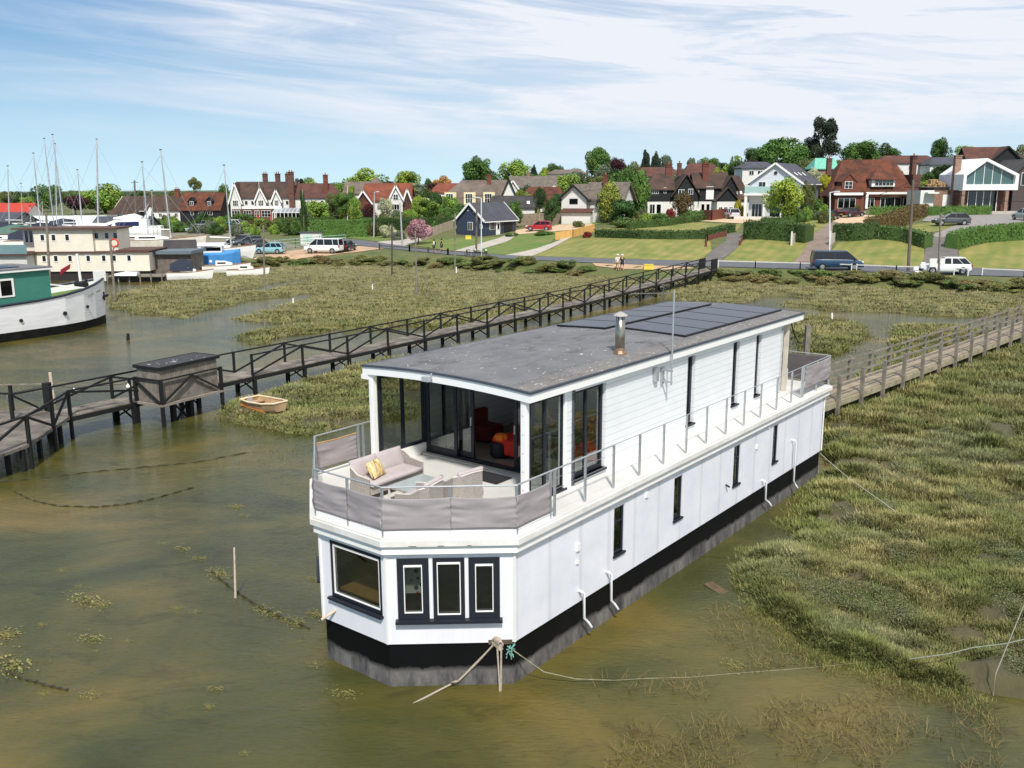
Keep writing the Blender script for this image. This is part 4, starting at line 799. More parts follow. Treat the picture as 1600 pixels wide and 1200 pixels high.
for y in (.03, WD-.03):
    m_ = MB()
    for a, b2 in zip(cuts, cuts[1:]): m_.bar((a, y, dz(a)-.16), (b2, y, dz(b2)-.16), .1, .2)
    m_.build('beam', blackw, bw)
def railside(y, s0, s1, par, nodes_, h=1.05):
    m_ = MB()
    for a, b2 in zip(nodes_, nodes_[1:]):
        if a >= s0-.01 and b2 <= s1+.01: m_.bar((a, y, dz(a)+h), (b2, y, dz(b2)+h), .07, .07)
    m_.build('top_rail', blackw, par); m_ = MB()
    for i, (a, b2) in enumerate(zip(nodes_, nodes_[1:])):
        if not (a >= s0-.01 and b2 <= s1+.01): continue
        k_ = round((a-9.7)/3.45) % 2
        za, zb = (dz(a)+.05, dz(b2)+h-.04) if k_ == 0 else (dz(a)+h-.04, dz(b2)+.05)
        m_.bar((a, y-.03, za), (b2, y-.03, zb), .05, .09)
    m_.build('diagonal_brace', blackw, par)
railside(0, 8, Lw, bw, ss); railside(WD, -1, Lw, bw, ss); 
for y_, pts_ in ((0, [(-.1, 2.05), (5.7, 2.05)]), (WD, [(-1.6, 2.05), (6.4, 2.05)])): MB().bar((pts_[0][0], y_, 2.05), (pts_[1][0], y_, 2.05), .07).build('top_rail', blackw, bw)
for y_, a_, za, b_, zb in ((-.03, 0, 2.0, 5.7, 1.05), (WD-.03, -1.2, 1.05, 2.8, 2.0), (WD-.03, 2.8, 2.0, 6.3, 1.05)): MB().bar((a_, y_, za), (b_, y_, zb), .05, .09).build('diagonal_brace', blackw, bw)
MB().box((5.7, 0, .75), (.13, .13, 2.7)).build('rail_post', blackw, bw); MB().box((2.8, WD+.0, .75), (.11, .11, 2.68)).build('rail_post', blackw, bw)
for s in ss:
    for y in (0, WD):
        if y == 0 and 3.5 < s < 9: continue
        MB().box((s, y, dz(s)+.45), (.1, .1, 1.3)).build('rail_post', blackw, bw)
    z0 = -.6 if s < Lw-9 else .3
    t_ = MB()
    for y in (.02, WD-.02): t_.bar((s+.12, y, z0), (s+.12, y, dz(s)-.05), .17)
    t_.bar((s+.12, 0, .15), (s+.12, WD, dz(s)-.2), .06); t_.bar((s+.16, WD, .15), (s+.16, 0, dz(s)-.2), .06); t_.build('trestle', blackw, bw)
gp = MB(); gp.b2(Lw-1.6, Lw-.1, -.03, .03, dz(Lw)+.0, dz(Lw)+1.1); gp.build('end_panel', blackw, bw); gp = MB(); gp.b2(Lw-1.6, Lw-.1, WD-.03, WD+.03, dz(Lw)+.0, dz(Lw)+1.1); gp.build('end_panel', blackw, bw)
# ribbed lower landing stage to the left
ls = empty('landing_stage', (0, 0, 0), 0, 'wide silvered landing stage with black rails at the left edge, joined to the boardwalk corner', 'jetty')
pl = [G(*p, .98) for p in ((110, 650), (45, 694), (-60, 732), (-60, 690), (20, 655), (64, 641))]
m_ = MB(); n_ = len(pl); m_.add([(p.x, p.y, .98) for p in pl]+[(p.x, p.y, .86) for p in pl], [tuple(range(n_)), tuple(range(n_, 2*n_))[::-1]]+[(i, (i+1) % n_, n_+(i+1) % n_, n_+i) for i in range(n_)]); m_.build('deck', banded('landing_boards', '857d73', 'X', .19, .5, .85, .3, 1.0, .5, col2='554f47'), ls)
pl2 = [G(*p, .96) for p in ((66, 641), (18, 655), (-60, 664), (-60, 650), (10, 641), (60, 634))]; m_ = MB(); m_.add([(p.x, p.y, .96) for p in pl2]+[(p.x, p.y, .84) for p in pl2], [tuple(range(n_)), tuple(range(n_, 2*n_))[::-1]]+[(i, (i+1) % n_, n_+(i+1) % n_, n_+i) for i in range(n_)]); m_.build('side_deck', MATS['landing_boards'], ls)
def upost(p, z0=-.6, z1=2.05, w=.12, nm='post', par=ls): MB().box((p.x, p.y, (z0+z1)/2), (w, w, z1-z0)).build(nm, blackw, par)
npx = [(110, 650), (84, 668), (46, 693), (-40, 724)]; nps = [G(*p, .98) for p in npx]
for p in nps: upost(p)
for a, b2 in zip(nps, nps[1:]): MB().bar((a.x, a.y, 2.03), (b2.x, b2.y, 2.03), .07).build('top_rail', blackw, ls)
MB().bar((nps[0].x, nps[0].y, 2.0), (nps[1].x, nps[1].y, 1.05), .08).build('diagonal_brace', blackw, ls); MB().bar((nps[2].x, nps[2].y, 2.0), (nps[1].x, nps[1].y, 1.05), .08).build('diagonal_brace', blackw, ls); MB().bar((nps[2].x, nps[2].y, 2.0), (nps[3].x, nps[3].y, 1.05), .08).build('diagonal_brace', blackw, ls)
e_ = [G(*p, .96) for p in ((-40, 652), (20, 655), (66, 641))]
for p in (e_[1], G(20, 641, .96)): upost(p)
MB().bar((e_[0].x, e_[0].y, 2.03), (e_[1].x, e_[1].y, 2.03), .07).build('top_rail', blackw, ls); MB().bar((e_[1].x, e_[1].y, 2.0), (e_[2].x, e_[2].y, 1.0), .07).build('diagonal_brace', blackw, ls)
q1, q2 = G(77, 639, 1.0), G(-60, 642, 1.0); upost(q1, w=.28, z1=2.15, nm='mooring_post'); MB().bar((q1.x, q1.y, 2.1), (q2.x, q2.y, 2.1), .05).build('grey_handrail', greyt, ls)
for p in ((92, 660), (60, 681), (10, 704), (34, 700), (74, 650)): q = G(*p, .9); upost(q, z1=.9, w=.15, nm='pile')
# shed platform and shed
Sa, Sb, Sc = G(253, 632, 1.0), G(344, 609, 1.0), G(213, 621, 1.0); Ls, as_ = frame2(Sa, Sb)
pt = empty('shed_platform', (Sa.x, Sa.y, 0), as_, 'black timber platform carrying the grey plank shed beside the boardwalk', 'platform')
Wp = 1.55; MB().b2(-.12, Ls+.15, -.12, Wp+.1, .90, .995).build('deck', silver, pt)
for x in (-.02, Ls+.05):
    MB().box((x, -.05, .75), (.13, .13, 2.7)).build('post', blackw, pt)
MB().box((-.05, Wp, .75), (.13, .13, 2.7)).build('post', blackw, pt)
for x, nm in ((1.0, 0), (2.0, 0)): MB().box((x, .5, .2), (.2, .2, 1.4)).build('pile', blackw, pt)
MB().bar((1.0, .5, -.2), (2.0, .5, .85), .07).build('cross_brace', blackw, pt); MB().bar((2.0, .56, -.2), (1.0, .56, .85), .07).build('cross_brace', blackw, pt)
MB().bar((0, -.05, 2.06), (Ls, -.05, 2.06), .06).build('top_rail', blackw, pt); MB().bar((-.05, 0, 2.06), (-.05, Wp, 2.06), .06).build('top_rail', blackw, pt)
MB().bar((0, -.09, 1.05), (Ls*.5, -.09, 2.03), .08).build('diagonal_brace', blackw, pt); MB().bar((Ls*.5, -.09, 2.03), (Ls, -.09, 1.05), .08).build('diagonal_brace', blackw, pt); MB().bar((-.09, Wp, 2.0), (-.09, 0, 1.05), .08).build('diagonal_brace', blackw, pt)
bm2_ = mat('dried_white', 'd9d6d0', .8, .1, 5)
sh = empty('shed', (Sa.x, Sa.y, 1.0), as_, 'grey vertical plank shed with flat black felt roof standing on the boardwalk platform', 'shed')
pk_ = banded('shed_planks', '8a8379', 'X', .13, .6, .9, .25, 2.5, .5, col2='686058'); pk2 = banded('shed_planks_end', '8a8379', 'Y', .13, .6, .9, .25, 2.5, .5, col2='686058')
MB().b2(.06, Ls-.05, .06, Wp-.05, .01, 1.52).build('front_wall', pk_, sh); MB().b2(.035, .058, .07, Wp-.06, .02, 1.50).build('end_wall', pk2, sh)
MB().b2(-.04, Ls+.06, -.02, Wp+.05, 1.53, 1.62).build('roof', mat('shed_felt', '3c3c3f', .9, .3, 2.5, bump=.3), sh)
rr = random.Random(12)
for k in range(16): MB().box((rr.uniform(.3, Ls-.3), rr.uniform(.2, Wp-.2), 1.622), (rr.uniform(.03, .14), rr.uniform(.02, .05), .006), rz=rr.uniform(-.4, .4)).build('gull_dropping', bm2_, sh)
m_ = MB(); m_.b2(-.06, Ls+.08, -.045, -.022, 1.50, 1.64); m_.b2(-.06, Ls+.08, Wp+.052, Wp+.075, 1.50, 1.64); m_.b2(-.065, -.042, -.02, Wp+.05, 1.50, 1.64); m_.b2(Ls+.062, Ls+.085, -.02, Wp+.05, 1.50, 1.64); m_.build('roof_trim', blackw, sh)
fb = empty('festoon_lights', (0, 0, 0), 0, 'string of white globe bulbs along the near boardwalk rails', 'string lights'); bm_ = mat('white_globe', 'f2f2ee', .3, .02, 3)
bp_ = [G(*p, 1.85) for p in ((173, 589), (200, 604), (116, 611), (81, 606), (14, 620), (486, 534))]
for p in bp_[:5]: MB().lathe([(.01, -.09), (.07, -.06), (.09, 0), (.07, .06), (.03, .09), (.03, .13)], p, 10).build('bulb', bm_, fb, smooth=True)
MB().tube([p+Vector((0, 0, .13)) for p in bp_[:5]], .012, 5).build('cable', MATS['black_mat'], fb)
# --- weathered footbridge on the right
B0, B1 = G(1300, 627, 1.1), G(1680, 488, 1.1); Lb, ab = frame2(B0, B1)
fbg = empty('footbridge', (B0.x, B0.y, 0), ab, 'weathered grey wooden footbridge from the houseboat stern to the right edge', 'footbridge')
MB().b2(-3.2, Lb, 0, 1.45, 1.03, 1.1).build('deck', banded('bridge_boards', 'a3957f', 'X', .17, .55, .85, .2, 1.2, .5, col2='857a68'), fbg)
for y in (-.03, 1.46): MB().b2(-3.2, Lb, y-.04, y+.04, .78, 1.03).build('beam', mat('pale_beam', 'a49c84', .9, .2, 2, bump=.4, col2='827b62'), fbg)
nb = int(Lb/2.35)
for k in range(nb+1):
    s = .35+k*2.35
    for y in (-.12, 1.56): MB().box((s, y, 1.0), (.14, .15, 2.45)).build('post', greyt, fbg)
for y in (-.06, 1.50):
    for z in (2.1, 1.72): MB().b2(-.2, Lb, y-.02, y+.02, z-.05, z+.05).build('rail', greyt, fbg)
MB().b2(-.2, Lb, 1.47, 1.50, 1.32, 1.42).build('rail', greyt, fbg)
# --- gate post by the stern with its cable
p = at(1263, 508, 34.2); gpz = p.z; gb = empty('service_post', (p.x, p.y, 0), 0, 'grey timber service post standing behind the houseboat stern with a drooping black cable', 'post'); MB().box((0, 0, gpz/2), (.18, .18, gpz)).build('timber_post', greyt, gb)
e1 = at(1258, 532, 34.2); e2 = at(1236, 503, 31.8); MB().tube([tuple(v-Vector((p.x, p.y, 0))) for v in sag(e2, e1, .35)], .025, 6).build('cable', MATS['black_mat'], gb)
# --- stakes and mooring poles
def stake(px, py_base, py_top, r, m, label, lean=0, z=0., group=None, name='mooring_pole', cat='pole'):
    b = G(px, py_base, z); t = at(px+lean, py_top, b.y); return tag(MB().tube([(b.x, b.y, b.z-.6), (b.x, b.y, b.z), tuple(t)], [r, r, r*.8], 9).build(name, m, None), label, cat, group)
stake(368, 934, 856, .03, MATS['bleached_wood'], 'thin bleached stake rising from the water left of the houseboat bow', -2, name='stake', cat='stake')
stake(200, 531, 521, .12, blackw, 'short black stump in the blue water above the shed', name='stump', cat='stump')
stake(180, 470, 375, .13, greyt, 'leaning grey mooring pole in front of the barge bow at the marsh corner', -8, .2)
stake(79, 462, 333, .13, greyt, 'grey mooring pole in front of the cream houseboat', -7, .2)
stake(413.5, 452, 352, .10, greyt, 'leftmost tall pole on the marsh, below the car park', -2, .4)
stake(612.5, 427, 348, .11, mat('dark_pole', '4f4942', .9, .2, 3), 'dark bare pole in the marsh left of the pink blossom tree', 0, .5)
stake(651, 458, 361, .09, greyt, 'slender grey pole below the pink blossom tree, set in a stump', -2, .5); stake(650.5, 459, 449, .2, greyt, 'short thick stump at the foot of the slender pole', 0, .4, name='stump', cat='stump')
stake(711, 422, 333, .11, greyt, 'tall grey pole at the back of the marsh left of the navy cottage', 0, .5)
stake(1466, 447, 333, .12, greyt, 'leaning grey pole at the back of the marsh in front of the white hatchback', 4, .5)
for x, y0, y1, l_ in ((458, 472, 466, 'short pale marker peg left of centre on the marsh'), (582, 449, 444, 'short pale marker peg on the marsh left of the slender pole'), (713, 424, 417, 'short white marker peg at the foot of the tall grey pole'), (1300, 494, 489, 'short pale marker peg on the islet by the stern')): stake(x, y0, y1, .07, bm_, l_, 0, .5, name='marker_peg', cat='peg')
stake(414, 511, 499, .1, greyt, 'stump among the weed on the low islet beyond the boardwalk', 0, .1, name='stump', cat='stump')
stake(1556, 1052, 945, .012, mat('pale_cane', 'a8a298', .8, .1, 5), 'thin grey cane leaning over the marsh at the right edge', 44, .5, name='cane', cat='cane')
stake(84, 628, 582, .09, MATS['bleached_wood'], 'gnarled bleached post beside the black mooring post', -6, .0, name='post', cat='post')
# planks sunk by the marsh edge
for (a, b2, w, l_) in (((1106, 912), (1170, 952), .30, 'brown plank lying half sunk in the water by the marsh edge'), ((1152, 905), (1230, 955), .2, 'narrow sunken plank beside the marsh edge')):
    P, Q = G(*a, .02), G(*b2, -.10); tag(MB().bar(P, Q, w, .06).build('sunken_plank', mat('wet_plank', '5a4a30', .7, .25, 6), None), l_, 'plank')
# --- tan dinghy
hb = G(414, 640, .35); dg = empty('dinghy', (hb.x, hb.y, .30), R(-38), 'small tan and orange dinghy resting on the weed beside the boardwalk', 'dinghy')
tan_ = mat('tan_grp', 'b89c78', .5, .12, 3, col2='98805f'); orr = mat('orange_grp', 'c77a2c', .5, .15, 3)
def dring(x, w, z0, z1, ins=0): return [(x, -w/2, z1), (x, -w/2*.8, z0+(z1-z0)*.3), (x, -w/2*.6, z0), (x, w/2*.6, z0), (x, w/2*.8, z0+(z1-z0)*.3), (x, w/2, z1)]
MB().loft([dring(-1.1, 1.0, .06, .46), dring(-.4, 1.2, .0, .45), (dring(.5, 1.15, .0, .48)), dring(1.15, .75, .14, .54)], cap=True, closed=False).build('hull', tan_, dg)
MB().loft([dring(-1.12, 1.0, -.02, .25), dring(-1.0, 1.05, -.03, .2), dring(.5, 1.12, -.03, .12)], cap=True).build('orange_bottom', orr, dg)
rimp = [(-1.1, -.5, .47), (-.4, -.6, .46), (.5, -.575, .49), (1.15, -.375, .55), (1.15, .375, .55), (.5, .575, .49), (-.4, .6, .46), (-1.1, .5, .47), (-1.1, -.5, .47)]
MB().tube(rimp, .045, 8).build('gunwale', mat('pale_gunwale', 'd8c8a8', .5, .06, 3), dg)
MB().b2(-.95, -.6, -.47, .47, .28, .33).build('thwart', tan_, dg); MB().b2(.25, .6, -.5, .5, .28, .33).build('thwart', tan_, dg); MB().b2(-1.16, -1.08, -.15, .15, .25, .52).build('transom_pad', MATS['grey_plastic'], dg)
# ================================================================ FLOATING WEED, SUBMERGED GROWTH
wd = mat('weed_clump', '8c845a', .85, .3, 8, attr='col'); rg2 = np.random.default_rng(11)
def weedmesh(n_, flat=.06):
    P = rg2.normal(0, .3, (n_, 2))*(1+1.2*rg2.random((n_, 1))**4); ang = rg2.uniform(0, 6.28, n_); s = rg2.uniform(.03, .085, n_); z = rg2.uniform(.0, flat, n_)
    q = []; c = []
    for i in range(n_):
        for a in (.3, 2.2, 3.6, 5.1): q.append((P[i, 0]+s[i]*math.cos(ang[i]+a), P[i, 1]+s[i]*.6*math.sin(ang[i]+a), z[i]+rg2.uniform(0, .05)))
        t = rg2.random(); cc = (np.array([1, .95, .8]) if t > .6 else np.array([.55, .5, .35]) if t > .3 else np.array([.6, .85, .35])); c += [cc*rg2.uniform(.7, 1.2)]*4
    return npmesh('floating_weed', q, np.arange(len(q)), 4, wd, np.array(c))
wms = [weedmesh(150), weedmesh(220), weedmesh(90)]
wk = [(133, 937, .5), (158, 945, .3), (124, 917, .18), (143, 998, .35), (65, 976, .15), (199, 1003, .15), (252, 849, .16), (275, 950, .18), (304, 957, .22), (312, 873, .25), (336, 895, .35), (352, 902, .3), (382, 806, .2), (368, 792, .3), (410, 953, .35), (425, 960, .3), (460, 972, .3), (447, 970, .2), (16, 1040, .6), (8, 992, .4), (140, 1088, .3), (537, 1084, .28), (326, 1104, .15), (383, 1178, .15), (488, 905, .2), (495, 960, .3), (492, 1040, .25), (337, 1077, .2), (1145, 1040, .3), (1190, 1040, .25), (285, 858, .3), (66, 1084, .15), (150, 1018, .12), (700, 980, .0), (96, 892, .15), (470, 1003, .12)]
for i, (x, y, s) in enumerate(wk):
    if s <= 0: continue
    o = bpy.data.objects.new('floating_weed', wms[i % 3]); COL.objects.link(o); p = G(x, y, .0); o.location = p; o.scale = (s*1.5, s*.9, s); o.rotation_euler = (0, 0, R(-25 if i % 2 else -40)); tag(o, 'small raft of yellow green weed floating on the water left of the houseboat' if x < 600 else 'small raft of weed caught on the long mooring line', 'weed', 'rafts of floating weed on the creek' if x < 600 else 'weed caught on the mooring line', 'stuff')
def creepline(pts, r, label):
    P = []; 
    for i in range(len(pts)-1):
        a, b2 = G(*pts[i], .0), G(*pts[i+1], .0)
        for k in range(8): P.append(a.lerp(b2, k/8)+Vector((0, 0, .01+.03*math.sin(i*5+k*2.3))))
    return tag(MB().tube(P, r, 6).build('sunken_rope', mat('weedy_rope', '3a3724', .9, .35, 9), None), label, 'rope')
creepline([(-30, 757), (60, 748), (140, 738), (230, 730), (310, 722), (400, 705)], .022, 'weed covered rope lying across the shallows below the shed')
creepline([(22, 768), (50, 782), (90, 791), (150, 793), (200, 788), (250, 777), (310, 760)], .028, 'curved weed covered rope on the mud below the landing stage')
creepline([(10, 1050), (40, 1062), (75, 1072), (110, 1080)], .03, 'short weed covered rope at the lower left edge')
creepline([(330, 893), (365, 922), (400, 945), (440, 965), (490, 985)], .03, 'weed covered rope running from the bleached stake to the hull')
# reeds standing in the shallows
def reeds(n_, region, label, dens=lambda P: np.ones(len(P), bool), L0=.35):
    rx = rg.uniform(region[0], region[2], n_); ry = rg.uniform(region[1], region[3], n_); a0, b0 = rx-800, ry-600; k = -F*SP_ - b0*CP; t = (0-H)/k; P = np.column_stack([a0*t, (F*CP-b0*SP_)*t])
    sd_ = marsh_sd(P); nzz = fbm(P[:, 0], P[:, 1], 1.6, 3, 77); ok = (sd_ < .2) & (nzz > dens); P = P[ok]; m_ = len(P); ln = rg.uniform(.08, L0, m_); an = rg.uniform(0, 6.28, m_); le = rg.uniform(.1, 3.0, m_); w = rg.uniform(.004, .008, m_)
    d = np.column_stack([np.cos(an)*le*ln, np.sin(an)*le*ln, ln*.9]); s = np.column_stack([-np.sin(an)*w, np.cos(an)*w, 0*w]); b = np.column_stack([P, np.full(m_, -.02)])
    v = np.stack([b-s, b+s, b+d+s*.4, b+d-s*.4], 1).reshape(-1, 3); c = np.repeat((np.array(lin('8a7a4c')[:3])[None]*rg.uniform(.2, 1.05, (m_, 1))), 4, 0)
    o = bpy.data.objects.new('reeds', npmesh('reeds', v, np.arange(len(v)), 4, mgb, c)); COL.objects.link(o); tag(o, label, 'reeds', kind='stuff')
reeds(5200, (930, 1060, 1560, 1215), 'sparse broken reed stems standing in the shallows at the lower right', .46, .17)
reeds(1500, (1110, 930, 1300, 1060), 'sparse reed stems at the water edge beside the sunken planks', .47, .15)
reeds(500, (370, 660, 600, 730), 'a few reed stems in the shallows by the dinghy', .5, .3)
# ================================================================ TREES, HEDGES, SHRUBS
rt = np.random.default_rng(3)
def crown_mesh(seed, kind):
    r = np.random.default_rng(seed); nb_ = {'round': 26, 'tall': 30, 'loose': 34, 'cone': 30, 'pine': 30, 'flat': 18}[kind]; C_, Rb = [], []
    for i in range(nb_):
        while True:
            p = r.uniform(-1, 1, 3)
            if np.linalg.norm(p) < 1: break
        p = p/max(np.linalg.norm(p), .01)*r.uniform(.35, .78)
        z = p[2]
        if kind == 'cone': f = (1-(z+1)/2)*.9+.12; p[:2] *= f*1.2; rb = .30*f+.1
        elif kind == 'pine': p = r.uniform(-1, 1, 3)*np.array([.72, .72, .85]); rb = r.uniform(.22, .36)
        elif kind == 'loose': p *= 1.12; rb = r.uniform(.16, .34)
        elif kind == 'tall': rb = r.uniform(.22, .38)
        elif kind == 'flat': p[2] *= .7; rb = r.uniform(.25, .42)
        else: rb = r.uniform(.26, .42)
        C_.append(p); Rb.append(rb)
    C_, Rb = np.array(C_), np.array(Rb); n_ = 8000; w = Rb**2; bi = r.choice(nb_, n_, p=w/w.sum()); d = r.normal(size=(n_, 3)); d /= np.linalg.norm(d, axis=1)[:, None]
    P = C_[bi] + d*Rb[bi, None]*(r.uniform(.72, 1.08, n_)**1)[:, None]
    nrm = d + r.normal(0, .55, (n_, 3)); nrm /= np.linalg.norm(nrm, axis=1)[:, None]; t1 = np.cross(nrm, r.normal(size=(n_, 3))); t1 /= np.linalg.norm(t1, axis=1)[:, None]; t2 = np.cross(nrm, t1)
    s = r.uniform(.030, .062, n_)[:, None]; s2 = s*r.uniform(.5, .9, n_)[:, None]
    v = np.stack([P-t1*s, P-t2*s2, P+t1*s, P+t2*s2], 1).reshape(-1, 3); lo, hi = np.percentile(v[:, 2], [.3, 99.7]); v[:, 2] = (v[:, 2]-lo)/(hi-lo); mxr = np.percentile(np.hypot(v[:, 0], v[:, 1]), 98.5); v[:, :2] /= mxr
    tone = r.uniform(.62, 1.25, nb_)[bi]*r.uniform(.72, 1.3, n_); hue = r.uniform(-.08, .08, n_)+r.uniform(-.07, .07, nb_)[bi]
    c = np.stack([tone*(1+hue*1.5), tone, tone*(1-hue)], 1)*.92
    me = npmesh('crown', v, np.arange(len(v)), 4, LEAF['green'], np.repeat(np.clip(c, 0, 1.6), 4, 0)); return me
def leafmat(name, col):
    m = mat('leaves_'+name, col, .75, .22, .35, attr='col', spec=.25); return m
LEAF = {k: leafmat(k, c) for k, c in dict(green='5c7d3a', bright='82a044', lime='97aa42', dark='466230', deep='38502c', olive='6c7442', copper='4a2a30', gold='b98a38', yellow='b3ab34', pink='c0909a', grey='6d7a62', pine='3b4634', blossom='c4c8a4', willow='84903f', scrub='80824c', scrub2='8f8558', scrub3='6d8044', redleaf='8a3a34', brown='6a5a38', hedge='4f6834', hedged='445a2e', ivy='3b5a26').items()}
KINDS = {}
def proto(kind, i): 
    k = (kind, i)
    if k not in KINDS: KINDS[k] = crown_mesh(sum(map(ord, kind))+i*17, kind)
    return KINDS[k]
bark = mat('bark', '5b4c3f', .9, .25, 2, bump=.4); palebark = mat('pale_bark', 'a08c78', .9, .2, 2)
def trunk_mesh(seed):
    r = random.Random(seed); m_ = MB(); m_.tube([(0, 0, 0), (.03, .02, .3), (.0, .05, .62), (.03, 0, .9)], [.06, .045, .03, .01], 8)
    for k in range(7):
        a = k*2.4+r.random(); h0 = r.uniform(.28, .6); q = r.uniform(.28, .5); m_.tube([(0.01, .02, h0), (q*.5*math.cos(a), q*.5*math.sin(a), h0+.13), (q*math.cos(a), q*math.sin(a), h0+.32)], [.028, .018, .006], 6)
    me = bpy.data.meshes.new('trunk'); me.from_pydata(m_.v, [], m_.f); me.materials.append(bark); return me
TRK = [trunk_mesh(i) for i in range(3)]
tcount = [0]
def tree(px, yt, yb, w, Y, color, label, kind='round', group=None, name='tree', cat='tree', bk=None, depth=.85, gz=None):
    tcount[0] += 1; i = tcount[0]; t, b = at(px, yt, Y), at(px, yb, Y); rx = w/2*Y/1460; g = hland(b.x, Y) if gz is None else gz
    g = min(g, b.z-.0); root = empty(name, (b.x, Y, g), R((i*67) % 360), label, cat, group)
    c = bpy.data.objects.new('crown', proto(kind, i % 3)); COL.objects.link(c); c.parent = root; c.location = (0, 0, b.z-g); c.scale = (rx, rx*depth, max(.3, t.z-b.z))
    c.material_slots[0].link = 'OBJECT'; c.material_slots[0].material = LEAF[color]
    hh = (b.z-g)+(t.z-b.z)*.75
    if hh > 1.2:
        k = bpy.data.objects.new('trunk', TRK[i % 3]); COL.objects.link(k); k.parent = root; k.scale = (rx*1.0, rx*1.0, hh)
        if bk: k.material_slots[0].link = 'OBJECT'; k.material_slots[0].material = bk
    return root
